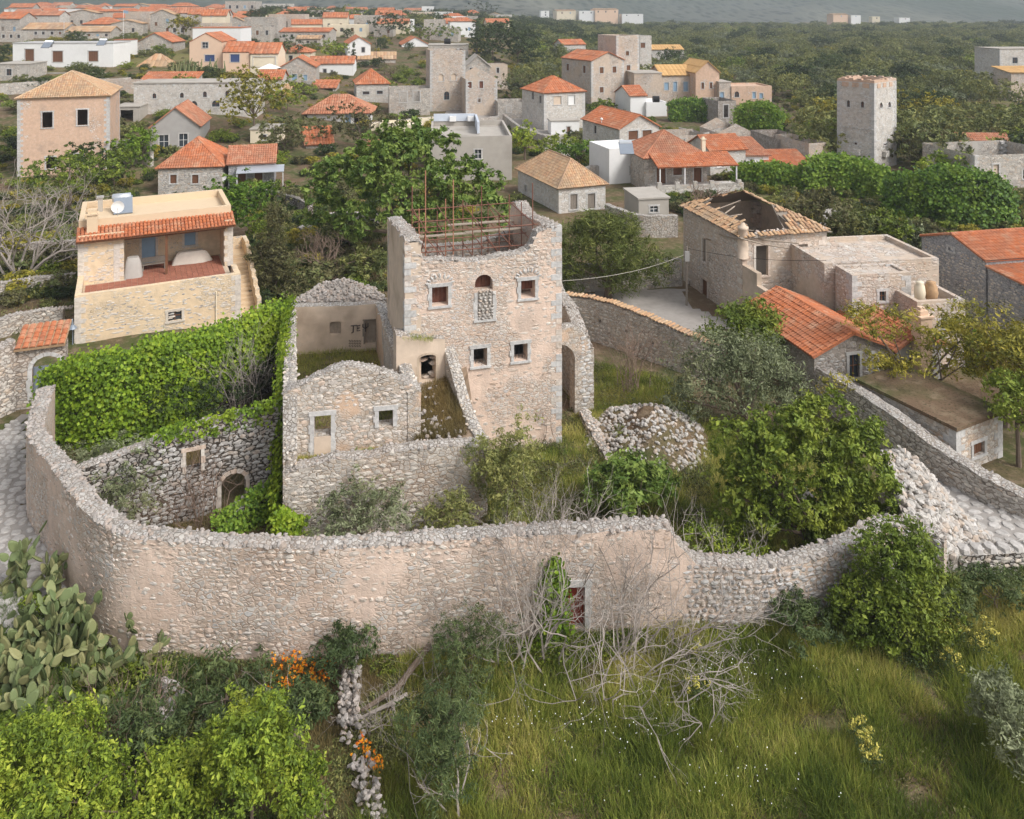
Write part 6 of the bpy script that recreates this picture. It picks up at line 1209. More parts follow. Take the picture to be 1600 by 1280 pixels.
def gaps():
    house('edge_stone_house', 'rough grey stone house at the picture edge below the white flat-roofed house', (-12, 128, 6.5), 6, 44, 101, 8, 'flat', 0, 'far_grey', 'concrete', Fo=[(10, 108, 18, 118, 'k')])
    house('arcade_ruin', 'roofless stone ruin wall between the pink house and the chapel', (142, 160, 4.2), 6, 208, 128, 5, None, 0, 'far_warm', Fo=[(172, 140, 180, 156, 'v', 1), (188, 140, 196, 156, 'v', 1)], cat='ruin')
    house('cream_shed', 'small cream flat-roofed shed in the trees right of the awning house', (391, 232, 1), 6, 436, 203, 5, 'flat', 0, 'cream', 'concrete', Fo=[(411, 211, 416, 219, 'k')])
    house('sunken_red_roof', 'red tiled roof of a low house peeping out of the bushes above the big broad tree', (478, 240, .3), 20, 520, 226, 7, 'gx', 2.0, 'far_grey', 'tile')
    house('red_roof_shed', 'small shed with a red mono roof half hidden by the big broad tree', (574, 252, .2), 8, 600, 240, 5, 'mono', 1.0, 'concrete', 'tile_dull')
    house('lane_ruin', 'small roofless stone ruin beside the lane right of the square ruined tower', (778, 186, .3), 8, 822, 160, 6, None, 0, 'far_grey', Fo=[(792, 165, 798, 176, 'v')], cat='ruin')
    house('terrace_block', 'low cream block with a flat terrace below the roofless hall', (592, 215, .3), 6, 660, 196, 6, 'flat', 0, 'cream', 'concrete', parapet=.3)
    house('long_ruin', 'long low roofless stone ruin behind the verandah house', (1045, 232, 0), 8, 1105, 212, 6, None, 0, 'far_warm', Fo=[(1065, 217, 1070, 226, 'v'), (1085, 217, 1090, 226, 'v')], cat='ruin')
    house('grey_back_house', 'grey stone house with an old tan roof left of the white porch house', (405, 165, 2.5), 8, 452, 148, 7, 'gx', 1.6, 'far_grey', 'tile_old', Fo=[(420, 152, 426, 160, 'k')])
    house('back_red_house', 'cream house with a red hip roof between the peach house and the slim cypress', (440, 100, 7), 6, 486, 82, 8, 'hip', 1.8, 'cream', 'tile', Fo=[(452, 87, 457, 96, 'k'), (468, 87, 473, 96, 'b')])
    house('chapel_annex', 'small stone annex with an orange roof against the end of the chapel', (402, 140, 5.5), 6, 440, 124, 7, 'gx', 1.5, 'far_white', 'tile', Fo=[(415, 127, 420, 134, 'w')])
    X, Y, z = site(421, 126); s = thing('parasol', 'square white garden parasol among the bushes beside the blue-door house', 'parasol', (X, Y, z)); part('canopy', MB().add([(-2, -2, 2.6), (2, -2, 2.6), (2, 2, 2.6), (-2, 2, 2.6), (0, 0, 3.6)], [[0, 1, 4], [1, 2, 4], [2, 3, 4], [3, 0, 4]]), M['white'], s); part('pole', MB().tube([(0, 0, 0), (0, 0, 3.5)], .05, 6), M['steel'], s)
    X, Y, z = site(312, 126); s = thing('column_cactus', 'row of tall grey-green column cactus in front of the peach house', 'cactus', (X, Y, z)); r = np.random.default_rng(2)
    for k in range(34): x = r.uniform(-5.5, 5.5); y = r.normal(0, .6); h = r.uniform(2.2, 4.6); part('stem', MB().tube([(x, y, 0), (x+r.normal(0, .15), y, h*.6), (x+r.normal(0, .3), y, h)], [.16, .15, .07], 6, r.random()), M['pad'], s)
gaps()
# ------------------------------------------------------------------ the far village (photo x0, x1, ground y, eave y, apex y, roof, wall, words)
FARV = [
 (0, 36, 66, 50, 50, 'flat', 'far_grey', 'grey flat stone house at the edge of the village'), (0, 30, 40, 24, 18, 'gx', 'far_white', 'pale house with a red roof at the village edge'),
 (37, 83, 24, 10, 2, 'hip', 'white', 'white villa with a broad orange hip roof'), (84, 124, 24, 11, 4, 'hip', 'peach', 'pink villa with an orange hip roof'), (84, 116, 42, 19, 19, 'flat', 'far_grey', 'square grey stone house with a single small window'),
 (117, 164, 42, 18, 10, 'hip', 'far_warm', 'brownish stone house with an orange hip roof'), (30, 84, 42, 26, 20, 'gx', 'cream', 'cream house with two dark doors and a red roof'), (128, 187, 54, 38, 25, 'hip', 'far_grey', 'stone house under a wide orange hip roof with a flagpole'),
 (103, 172, 62, 50, 40, 'gx', 'far_grey', 'long house with an old tan roof and two windows'), (35, 100, 60, 46, 34, 'gx', 'far_grey', 'crumbling stone house with a sagging tan roof'), (190, 254, 24, 13, 5, 'gx', 'white', 'long white house with a red gable roof and dark doors'),
 (172, 214, 40, 28, 19, 'gx', 'far_white', 'low pale house with a red roof below the long white house'), (255, 300, 34, 12, 12, 'flat', 'cream', 'cream flat-roofed house with a rooftop railing'), (255, 292, 56, 24, 24, 'flat', 'far_grey', 'rough grey stone house beside the yellow-green tree'),
 (301, 378, 40, 28, 16, 'hip', 'far_grey', 'broad grey house with a double orange hip roof'), (318, 352, 18, 12, 5, 'hip', 'white', 'white house with a small orange hip roof'), (352, 400, 34, 2, 2, 'flat', 'far_grey', 'big grey stone tower house with arched windows'),
 (384, 422, 64, 42, 42, 'flat', 'far_grey', 'grey stone house with a flat roof beside the peach house'), (380, 410, 40, 32, 27, 'gx', 'white', 'white house front with an orange roof line'), (410, 457, 26, 6, 6, 'flat', 'far_white', 'large pale building with a stepped flat parapet'),
 (419, 466, 40, 26, 16, 'hip', 'white', 'white house with an orange hip roof and three windows'), (457, 500, 26, 12, 12, 'flat', 'cream', 'cream row house with small openings'), (502, 535, 27, 19, 12, 'hip', 'white', 'small white house with an orange hip roof below the hill'),
 (437, 514, 65, 50, 43, 'gx', 'far_grey', 'long stone house with an orange roof and a tall chimney'), (475, 513, 44, 34, 27, 'gx', 'far_white', 'low pale house with a dull orange roof'), (513, 572, 57, 39, 39, 'flat', 'cream', 'cream house with a dark red awning over its balcony'),
 (463, 500, 72, 61, 55, 'gx', 'far_grey', 'low house with a dusty tan roof behind the orange roofs'), (550, 582, 26, 13, 13, 'flat', 'far_grey', 'grey unfinished concrete house far back'), (586, 625, 29, 18, 18, 'flat', 'peach', 'pink flat house with an orange edge'), (574, 590, 42, 31, 31, 'flat', 'cream', 'small cream house among the trees'),
 (617, 656, 28, 14, 14, 'flat', 'far_white', 'pale row building with red trim'), (659, 678, 30, 10, 10, 'flat', 'white', 'narrow white tower block'), (629, 661, 43, 34, 27, 'gx', 'white', 'small white house with two orange roof slopes'), (682, 728, 46, 26, 26, 'flat', 'white', 'white two-storey house with balconies'),
 (690, 732, 28, 18, 18, 'flat', 'far_grey', 'grey shuttered building with a flat roof'), (711, 742, 50, 37, 28, 'hip', 'far_white', 'orange-roofed house beside the big cypress'), (756, 778, 48, 38, 31, 'hip', 'far_white', 'orange-roofed house half hidden by the dark pines'), (774, 800, 36, 23, 23, 'flat', 'far_white', 'pale house front beyond the pines'),
 (845, 858, 26, 17, 17, 'flat', 'white', 'tiny white house out on the plain, first of the distant cluster'), (870, 900, 25, 17, 15, 'gx', 'cream', 'cream distant house with a pale roof on the plain'), (905, 932, 24, 17, 17, 'flat', 'white', 'long white distant building on the plain'), (930, 966, 23, 15, 13, 'gx', 'peach', 'pinkish distant building with red roof on the plain'), (972, 1005, 27, 22, 22, 'flat', 'white', 'low white distant walls on the plain'),
 (1302, 1325, 29, 23, 21, 'gx', 'peach', 'pink distant house under the mountain'), (1330, 1345, 28, 24, 24, 'flat', 'white', 'white distant house beside the pink one under the mountain'), (1363, 1375, 32, 26, 26, 'flat', 'cream', 'lone cream cube house under the mountain'), (1405, 1422, 32, 28, 28, 'flat', 'white', 'low white distant house further along the plain'),
]
def far_village():
    r = np.random.default_rng(12)
    for i, (x0, x1, yb, ye, ya, rf, wm, lab) in enumerate(FARV):
        X, Y, z = site(x0, yb); Y0 = Y
        dep = min(14, max(6, (x1-x0)*Y/F*.8)); Fo = []; n = max(1, int((x1-x0)/12)); hh = yb-ye
        for k in range(n):
            cx = x0+(k+.5)*(x1-x0)/n+r.uniform(-1.5, 1.5); two = hh*Y/F > 4.8
            for t in range(2 if two else 1):
                yc = ye+hh*((.28 if two else .42)+.45*t); ww, wh = min(2.2, .55*F/Y), min(hh*.16, .75*F/Y); st = r.choice(['k', 'w', 'k', 'b', 'k']); Fo.append((cx-ww, yc-wh, cx+ww, yc+wh, st))
        house('village_house', lab, (x0, yb, z), r.uniform(2, 12), x1, ye, dep, rf, max(.5, (ye-ya)*Y/F*.8), wm, 'tile' if rf != 'flat' and 'tan' not in lab else ('tile_old' if rf != 'flat' else 'concrete'), Fo=Fo, loc=(X, Y), group='houses of the far village', frm='quoin' if 'stone' in lab else None, base=-4, parapet=.35 if rf == 'flat' else 0, quo=False)
far_village()
def infill_village():
    r = np.random.default_rng(31); taken = []
    for o_ in bpy.data.objects:
        if o_.parent is None and 'w' in o_.keys():
            c_, s_ = math.cos(o_.rotation_euler[2]), math.sin(o_.rotation_euler[2]); w_, d_ = o_['w'], o_['dep']; taken.append((o_.location[0]+c_*w_/2-s_*d_/2, o_.location[1]+s_*w_/2+c_*d_/2, math.hypot(w_, d_)/2))
    kinds = (('hip', 'white', 'tile', 'whitewashed house with an orange hip roof'), ('gx', 'far_grey', 'tile', 'grey stone house with a red gable roof'), ('gx', 'far_white', 'tile_dull', 'pale stone house with a dull red roof'), ('flat', 'far_grey', 'concrete', 'flat-roofed grey stone house'), ('flat', 'white', 'roofgrey', 'flat-roofed white house'), ('hip', 'far_warm', 'tile', 'warm stone house with an orange hip roof'), ('gx', 'cream', 'tile', 'cream house with an orange gable roof'), ('gy', 'far_grey', 'tile_old', 'stone house with an old tan gable roof'), ('flat', 'far_warm', 'concrete', 'low flat-roofed warm stone house'))
    n = 0
    for _ in range(6000):
        px = r.uniform(-10, 560 if n < 60 else 770); py = 16+r.random()**1.6*(48 if px > 300 else 46)
        X, Y, z = site(px, py); w, dp, h = r.uniform(7, 14), r.uniform(6, 9), r.uniform(3.2, 6.6)
        if Y < 112 or Y > 640 or (px > 380 and py > 78): continue
        th = r.uniform(-6, 16); cx, cy = X+w/2, Y+dp/2
        if any((cx-q[0])**2+(cy-q[1])**2 < (q[2]+math.hypot(w, dp)*.42)**2 for q in taken): continue
        taken.append((cx, cy, math.hypot(w, dp)*.42)); rf, wm, rm, lab = kinds[n % 9]; s = F/Y; Fo = []
        for k in range(max(1, int(w/3.4))):
            c = 800+F*(X+(k+.5)*w/max(1, int(w/3.4)))/Y; yb = YH+F*(CZ-z-h*.45)/Y; st = r.choice(['k', 'w', 'b', 'k', 'o']); Fo.append((c-.45*s, yb-.7*s, c+.45*s, yb+(.6 if r.random() < .7 else 1.8)*s, st))
        house('village_house', lab+' packed among the rows of the far village', (0, 0, z), th, None, None, dp, rf, r.uniform(1.2, 2.1), wm, rm, Fo=Fo, loc=(X, Y), w=w, h=h, group=lab+'s in the far village', frm=None, base=-4, parapet=.3 if rf == 'flat' else 0, chim=[(r.uniform(.2, .8), .6, .3)] if n % 3 == 0 else None); n += 1
        if n >= 135: break
infill_village()
# ------------------------------------------------------------------ trees and shrubs
def trees():
    L = [(0, 0, 6.2, 4.0, 4.0, 3.0), (-4.8, -.6, 4.9, 2.9, 2.8, 2.3), (4.6, -.5, 4.8, 3.0, 2.8, 2.2), (-2.3, -1.8, 6.9, 2.6, 2.4, 1.9), (2.2, -1.2, 7.6, 2.8, 2.6, 1.9), (-.3, -2.6, 4.4, 2.6, 2.2, 1.9), (6.4, 0, 3.6, 2.0, 2, 1.6), (-6.4, 0, 3.7, 1.8, 1.9, 1.5), (.3, 0, 8.7, 2.2, 2.2, 1.5), (-3.4, -2.2, 3.0, 2.0, 1.6, 1.3), (3.0, -2.4, 3.2, 2.2, 1.6, 1.3), (5.4, -1.5, 5.9, 1.6, 1.6, 1.3), (-5.3, -1.3, 6.3, 1.5, 1.5, 1.1)]
    r = np.random.default_rng(1); S = list(L)
    for q in L:
        for _ in range(5): d = unit(r.normal(size=3)+np.array([0, -.3, .5])); S.append((*(np.array(q[:3])+d*np.array(q[3:])*.8), q[3]*.36, q[4]*.36, q[5]*.34))
    tree('broad_tree', 'very large broad green tree with rounded leaf masses behind the scaffolded tower', (*at(632, 400, .2), .2), [(q[0]*1.06, q[1], q[2]*1.17, *q[3:5], q[5]*1.1) for q in S], 34000, .34, 'lf_plane', .42, seed=1, cl=.26, inner=.8)
    X, Y = at(950, 462, .2); L = [(0, 0, 3.4, 2.4, 2.2, 2.2), (-2.2, 0, 3.0, 1.7, 1.6, 1.9), (1.8, -.2, 2.9, 1.9, 1.7, 1.6), (-1.0, -.3, 5.0, 1.7, 1.6, 1.2), (3.4, 0, 2.0, 1.3, 1.3, 1.1), (-3.0, -.2, 1.9, 1.2, 1.2, 1.5), (.8, -.9, 1.6, 1.6, 1.2, 1.0), (.9, 0, 4.9, 1.3, 1.3, .9)]
    tree('tamarisk_tree', 'dark feathery olive-green tree just right of the tower', (X, Y, .2), L, 26000, .30, 'lf_tam', .25, seed=2, asp=.16, cl=.4, up=-.1)
    X, Y = at(1150, 672, 0); L = [(0, 0, 2.6, 1.7, 1.6, 1.6), (-1.9, 0, 2.3, 1.4, 1.4, 1.6), (1.9, .1, 2.5, 1.5, 1.4, 1.5), (-.8, 0, 3.9, 1.3, 1.3, 1.0), (1.0, 0, 3.9, 1.4, 1.3, .9), (2.9, 0, 1.8, 1.0, 1, 1.1), (-2.8, -.2, 1.3, .9, 1, 1.0)]
    tree('olive_tree', 'rounded silver-grey olive tree beyond the stone heap', (X, Y, 0), L, 24000, .15, 'lf_olive', .22, seed=3, asp=.3, cl=.30)
    tree('round_shrub', 'fresh green bushy tree peeping over the silver olive tree', (*at(1175, 575, .2), .2), lobeset(4.0, 3.6, 8, 4), 7000, .2, 'lf_mid', .12, 'tree', seed=4)
    X, Y = at(1292, 855, -.2); L = [(0, 0, 3.3, 1.9, 1.7, 1.4), (-2.4, -.1, 3.0, 1.5, 1.5, 1.3), (2.0, 0, 3.2, 1.6, 1.5, 1.3), (-1.3, -.2, 4.4, 1.5, 1.4, 1.0), (1.0, 0, 4.6, 1.5, 1.4, 1.0), (-3.2, 0, 1.9, 1.3, 1.2, 1.1), (-.7, -1.0, 2.2, 1.4, 1.1, 1.0), (1.4, -.8, 1.9, 1.3, 1.0, 1.0), (-2.0, -.7, 1.5, 1.0, .9, .8), (3.0, 0, 2.2, 1.0, 1, 1.0), (.4, -.9, 1.2, .8, .7, .7), (-3.3, 0, 4.0, 1.0, 1, .8), (2.6, .2, 4.2, .9, .9, .7)]
    S = list(L); r = np.random.default_rng(2)
    for q in L:
        for _ in range(4): d = unit(r.normal(size=3)+np.array([0, -.3, .35])); S.append((*(np.array(q[:3])+d*np.array(q[3:])*.8), q[3]*.4, q[4]*.4, q[5]*.4))
    tree('green_tree', 'big leafy mid-green tree with many lobes on the far side of the yard', (X-.75, Y, -.2), [(q[0]*.86, q[1], q[2]*1.04, q[3]*.88, q[4]*.88, q[5]) for q in S], 42000, .155, 'lf_mid', .2, seed=5, asp=.5, cl=.15, inner=.75)
    X, Y, z = site(1398, 1005); L = [(0, 0, 1.8, 1.5, 1.4, 1.5), (-1.1, 0, 1.2, 1.1, 1.1, 1.1), (1.0, -.1, 1.4, 1.2, 1.1, 1.3), (-.4, 0, 2.9, 1.0, 1, .9), (.5, 0, 3.1, .9, .9, .8), (-1.7, 0, .8, .7, .8, .7), (0, -.8, .9, 1.2, .7, .8)]
    tree('round_bush', 'dense rounded dark green bush standing outside the dry-stone end of the wall', (X, Y, z), [(q[0]*.9, q[1], q[2]*.97, q[3]*.9, q[4]*.9, q[5]*.97) for q in L], 29000, .11, 'lf_mid', .1, 'bush', seed=6, asp=.45, cl=.15, inner=.7)
    X, Y = at(985, 822, -.2); tree('fig_shrub', 'soft green leafy shrub in the middle of the yard', (X, Y, -.2), lobeset(3.3, 2.7, 9, 7), 9000, .17, 'lf_plane', .07, 'shrub', seed=7, cl=.16, inner=.6)
    for px, py, w, h, n, lf, lab, sd in ((190, 835, 128, 128, 12000, 'lf_olive', 'grey-green olive bush inside the bend of the curving wall', 8), (120, 735, 75, 45, 4000, 'lf_olive', 'low grey-green bush at the foot of the big ivy mass', 9), (300, 690, 150, 110, 9000, 'lf_dark', 'dark twiggy bush in the shade of the big ivy curtain', 10), (385, 640, 90, 90, 6000, 'lf_dark', 'dark bush in the corner between the ivy curtain and the roofless house', 110), (560, 880, 130, 120, 11000, 'lf_olive', 'wispy grey-green shrub against the roofless house, taller of two', 11), (700, 880, 85, 100, 7000, 'lf_grove', 'rounded green shrub against the peach corner of the roofless house', 12), (790, 850, 90, 175, 13000, 'lf_grove', 'tall soft green thicket beside the corner of the roofless house', 13), (1135, 890, 105, 62, 6000, 'lf_lime', 'yellow-green leafy bush behind the low part of the wall', 14), (1295, 880, 50, 62, 2500, 'lf_mid', 'small dark green shrub below the big tree', 15), (455, 870, 60, 40, 1500, 'lf_lime', 'small lime shrub behind the wall under the roofless house', 16)):
        X, Y = at(px, py, -.4); s = Y/F; tree('shrub', lab, (X, Y, -.4), lobeset(w*s*1.2, h*s*1.15, 7, sd), n, .11, lf, .04, 'shrub', seed=sd, cl=.14, asp=.35, inner=.4)
    for px, py, z, w, lab, sd in ((1035, 660, .5, 60, 'low weedy bush growing in the middle of the stone heap', 120), (985, 690, .3, 50, 'small green weeds at the foot of the stone heap', 121)):
        X, Y = at(px, py, z); s = Y/F; tree('weed_bush', lab, (X, Y, z-.1), lobeset(w*s, w*.45*s, 6, sd), 1500, .09, 'lf_grove', 0, 'bush', seed=sd, cl=.12)
    # yellow-green airy trees at the right
    X, Y = at(1468, 632, .3); r = np.random.default_rng(6); L = [(r.normal(0, 2.2), r.normal(0, 1.0), r.uniform(1.2, 4.6), r.uniform(.5, .9), r.uniform(.5, .9), r.uniform(.3, .5)) for _ in range(30)]; tree('airy_tree', 'airy yellow-green tree with spreading branches before the tall pale chimney', (X-1.2, Y, .3), L, 8500, .16, 'lf_yel', .12, seed=17, cl=.25, asp=.35)
    X, Y = at(1570, 660, .2); tree('airy_tree', 'denser yellow-green tree at the picture edge below the grey gable house', (X, Y, .2), lobeset(7, 5.6, 12, 18), 16000, .18, 'lf_yel', .15, seed=18, cl=.3, asp=.35, inner=.5)
    X, Y = at(1592, 725, .2); tree('airy_tree', 'slender green tree standing beside the flat-roofed hut', (X, Y, .2), [(q[0], q[1], q[2]+.8, *q[3:]) for q in lobeset(3, 3.4, 7, 19)], 5000, .15, 'lf_mid', .1, seed=19, cl=.2)
    # left: conifer, hedges, trees round the yellow house
    X, Y = at(428, 462, .2); L = [(0, 0, 1.2+k*.62, 1.45*(1-k*.085), 1.3*(1-k*.085), .75) for k in range(9)]+[(.9, -.4, 2.2, 1, .9, .9), (-.9, -.3, 3.0, .9, .8, .9)]; tree('brown_conifer', 'brownish drooping conifer beside the stairs of the yellow house', (X, Y, .2), L, 13000, .24, 'lf_brown', .16, seed=20, asp=.25, cl=.22, up=-.2)
    for px, py, w, h, n, lf, lab, sd, sz in ((360, 375, 100, 92, 9000, 'lf_ivy2', 'dark green leafy tree behind the roof corner of the yellow house', 21, .24), (180, 300, 95, 62, 5000, 'lf_mid', 'green bush behind the solar heater of the yellow house', 22, .26), (110, 330, 120, 90, 6000, 'lf_mid', 'green hedge bush left of the yellow house behind the bare tree', 23, .26), (222, 262, 42, 66, 3500, 'lf_ivy2', 'ivy-covered stump beside the grey plastered cottage', 24, .26), (190, 262, 60, 42, 2500, 'lf_ivy2', 'dark bush in front of the pink stone house', 25, .28), (140, 290, 80, 60, 3000, 'lf_dark', 'dark leafy shrub below the lower windows of the pink house', 26, .28), (395, 215, 110, 100, 8000, 'lf_yel', 'pale yellow-green willowy tree in front of the chapel', 27, .3), (450, 180, 75, 60, 3500, 'lf_mid', 'green bush beside the white porch house', 28, .32), (445, 250, 70, 62, 4000, 'lf_brown', 'brownish bush behind the small grey house with the awning', 29, .3), (560, 230, 110, 60, 5000, 'lf_brown', 'olive-brown shrubbery above the big broad tree', 30, .3), (440, 100, 50, 40, 2500, 'lf_dark', 'dark tree between the peach house and the cypress', 31, .4), (520, 100, 48, 36, 2500, 'lf_lime', 'bright lime-green bush below the long orange roof', 32, .4), (287, 60, 42, 36, 2500, 'lf_yel', 'round yellow-green tree behind the stone gable house', 33, .5), (135, 38, 28, 24, 1200, 'lf_lime', 'small lime tree among the far left houses', 34, .5), (545, 42, 52, 30, 2500, 'lf_mid', 'broad green tree among the far white houses', 35, .5), (607, 60, 70, 34, 2500, 'lf_dark', 'spreading dark green tree in the far village', 36, .5), (670, 66, 80, 28, 2500, 'lf_mid', 'green tree mass below the white two-storey house', 37, .5), (752, 32, 48, 30, 2500, 'lf_dark', 'umbrella-shaped dark pine on the village skyline', 38, .6), (770, 98, 70, 66, 6000, 'lf_dark', 'dark pine grove beside the tall cypress', 39, .5), (810, 105, 60, 58, 5000, 'lf_dark', 'dark spreading pine at the start of the plain', 40, .5), (700, 135, 50, 40, 1800, 'lf_brown', 'bare-looking brown bush left of the square tower', 41, .35), (815, 160, 70, 44, 3500, 'lf_brown', 'reed thicket beside the castle group', 42, .35),
      (820, 250, 38, 52, 2200, 'lf_lime', 'small palm-like green tree beside the walled lane', 43, .3), (870, 248, 80, 36, 2600, 'lf_mid', 'low green bushes behind the old tan-roofed barn', 44, .3), (905, 262, 60, 40, 2600, 'lf_ivy2', 'green garden bush beside the red-roofed stone house', 45, .3), (940, 178, 46, 22, 1500, 'lf_mid', 'green bush behind the red-roofed stone house', 46, .35), (897, 138, 38, 22, 1500, 'lf_mid', 'grey-green tree in front of the castle wing wall', 47, .35), (1015, 110, 50, 16, 1500, 'lf_dark', 'dark hedge under the ochre-roofed wing', 48, .4), (1268, 395, 90, 88, 7000, 'lf_brown', 'olive-brown rounded shrub right of the derelict house', 49, .25), (1330, 390, 90, 60, 4500, 'lf_grove', 'grey-green scrub behind the flat-roofed house', 50, .25), (1385, 395, 70, 60, 3500, 'lf_mid', 'green shrub below the ivy-covered mound', 51, .25), (1420, 395, 60, 40, 2500, 'lf_olive', 'grey scrub beside the grey gable house', 52, .25), (1435, 262, 80, 60, 4000, 'lf_brown', 'brown rounded bush right of the far tower', 53, .32), (1480, 285, 66, 45, 3500, 'lf_lime', 'green leafy bush in front of the long brown-roofed barn', 54, .32), (1290, 215, 60, 60, 3500, 'lf_yel', 'yellow-green tree left of the far tower', 55, .32), (1440, 200, 90, 60, 4500, 'lf_yel', 'yellowish bush group right of the far tower', 56, .35),
      (545, 395, 90, 45, 3500, 'lf_grove', 'low green shrub in the garden behind the roofless house', 57, .22), (575, 440, 80, 45, 4000, 'lf_grove', 'green shrub against the side of the tower', 58, .2), (470, 330, 70, 36, 2200, 'lf_brown', 'dry shrub on the garden terrace', 59, .24), (430, 320, 55, 36, 2200, 'lf_mid', 'green garden shrub below the small grey house', 60, .24), (500, 400, 60, 30, 2000, 'lf_brown', 'reddish-brown shrub on the slope behind the roofless house', 61, .2), (1540, 345, 70, 45, 4500, 'lf_ivy2', 'ivy mound at the picture edge below the roofless ruin', 62, .24), (1530, 570, 60, 45, 3000, 'lf_ivy2', 'dark green bush under the grey gable house', 63, .2), (1440, 545, 55, 40, 2500, 'lf_grove', 'grey-green bush beside the walled terrace', 64, .2)):
        X, Y, z = site(px, py); s = Y/F; nm = 'tree' if any(k in lab for k in ('tree', 'pine')) else 'bush'; cx = L0 = None; tree('leafy_'+nm, lab, (X, Y, z), lobeset(w*s*1.15, h*s*1.1, 8, sd), n, sz, lf, .08 if nm == 'bush' else .15, nm, seed=sd, cl=.14*sz/.1*.55, per=20, inner=.5)
    for px, py, w, h, lab, sd in ((745, 92, 34, 64, 'tall broad dark cypress beside the flat stone house', 70), (553, 106, 9, 38, 'slim dark cypress beside the white gable house', 71)):
        X, Y, z = site(px, py); s = Y/F; W, H = w*s, h*s; L = [(0, 0, H*(.1+.8*k/8), W*.48*(1-abs(k/8-.35)*.9), W*.48*(1-abs(k/8-.35)*.9), H*.11) for k in range(9)]; tree('cypress', lab, (X, Y, z), L, 5000, .4 if w > 20 else .25, 'lf_dark', .15, seed=sd, asp=.3, cl=.25 if w > 20 else .12, inner=.8)
    # ivy-covered walls and mounds at the right
    for pts, zt, n, lab, sd, bul in (([(1150, 285), (1200, 292), (1262, 298)], 2.2, 7000, 'long low ivy hedge below the verandah annex', 3, .8), ([(1255, 300), (1310, 302), (1385, 312)], 3.6, 9000, 'tall ivy-covered wall in front of the far tower', 4, 1.2), ([(1392, 335), (1450, 345), (1520, 352), (1562, 350)], 4.6, 16000, 'huge ivy mound covering the ruin right of the far tower', 5, 1.8), ([(1045, 190), (1085, 190), (1122, 192)], 4.0, 6000, 'rounded ivy crown over the pale ruined wall', 6, 1.4), ([(1150, 215), (1185, 218), (1225, 222)], 5.4, 7000, 'large ivy mound on the ruin beside the far tower field', 7, 1.5)):
        q = [at(x, y, 0) for x, y in pts]; p = Path(q, 4); m = MB(); m.add(*ivy(p, lambda s: -.2, lambda s: zt*(.85+.3*fbm(s*.4, s*0+sd, 3))*(1-.55*np.abs(s/p.L-.5)**2*2), n, .30, bul, sd, cl=.3, off=.1)); root = thing('ivy_wall', lab, 'ivy', (*q[1], 0)); part('ivy', m, M['lf_ivy2' if sd in (4, 5) else 'lf_ivy' if sd == 99 else 'lf_ivy2'], root, True); wall(root, 'wall', p, -1, prof_fn([(0, zt*.7), (p.L, zt*.7)], .2, sd), .6, [], M['dry'], .1, .8, 1)
    # bare trees
    def bare(name, lab, px, py, stems, L, r0, dep, seed, mat='twig', spread=.5, z=None, lean=(0, 0), up=.15, kids=(2, 3), cat='bare tree', shr=.74):
        X, Y, z0 = site(px, py) if z is None else (*at(px, py, z), z); root = thing(name, lab, cat, (X, Y, z0)); rn = np.random.default_rng(seed)
        for s in range(stems):
            m = MB(); a = rn.uniform(0, 2*math.pi); twigs(m, (rn.normal(0, .12*stems**.5), rn.normal(0, .1*stems**.5), -.15), unit(np.array([math.cos(a)*spread+lean[0], math.sin(a)*spread+lean[1], 1.0])), L*rn.uniform(.8, 1.2), r0*rn.uniform(.8, 1.2), dep, rn, .35, kids, up, 4 if r0 > .05 else 3, shr); part('branch' if stems > 1 else 'trunk', m, M[mat], root)
        return root
    bare('bare_tree', 'large leafless grey tree spreading in front of the pink stone house', 25, 440, 7, 3.2, .12, 6, 2, spread=.75, kids=(2, 3), shr=.72)
    bare('bare_shrub', 'big leafless grey shrub sprawling beside the red door of the curving wall', 846, 1040, 8, 2.0, .038, 5, 3, spread=.5, up=.2)
    bare('bare_shrub', 'low sprawling tangle of grey leafless branches right of the red door', 985, 1085, 12, 1.35, .032, 5, 4, spread=1.3, lean=(.75, -.15), up=-.02)
    bare('bare_shrub', 'upright leafless twigs rising over the top of the wall near its broken step', 985, 1030, 9, 1.9, .034, 4, 5, spread=.45, lean=(.12, .1), up=.22)
    bare('bare_shrub', 'wide fan of thin leafless branches against the wall before the dry-stone stretch', 1060, 1020, 8, 1.55, .032, 5, 25, spread=.8, lean=(.2, 0), up=.15)
    bare('bare_shrub', 'thin leafless branches leaning over the plastered wall face left of the red door', 770, 1030, 5, 1.6, .026, 4, 26, spread=.5, lean=(-.35, 0), up=.15)
    bare('bare_shrub', 'leafless pale sapling standing in the dark green shrub at the picture bottom', 700, 1262, 3, 1.0, .035, 4, 6, spread=.35, lean=(.1, 0))
    bare('bare_shrub', 'pair of pale dead branches lying over the meadow grass', 1095, 1145, 3, .9, .026, 3, 7, spread=.8, lean=(.6, .1), up=-.05)
    bare('bare_shrub', 'tangle of dead grey brush beside the crumbling footpath wall', 590, 1130, 10, .62, .018, 4, 8, spread=.7)
    bare('bare_shrub', 'pale bare twigs reaching over the wall top behind the red door', 850, 835, 6, 1.0, .026, 4, 9, z=.6, spread=.8, lean=(.2, 0))
    bare('bare_shrub', 'thin leafless saplings against the arched doorway of the inner yard wall', 325, 830, 12, 1.5, .022, 3, 10, 'twig_br', .18, z=-.4, up=.3)
    bare('bare_shrub', 'bare pale saplings in the shadow of the ivy mass', 380, 655, 9, 1.9, .035, 4, 11, 'twig', .2, z=.0, up=.3)
    bare('bare_shrub', 'leafless brown saplings in front of the curved boundary wall', 985, 612, 14, 1.5, .028, 4, 12, 'twig_br', .25, z=.0, up=.3)
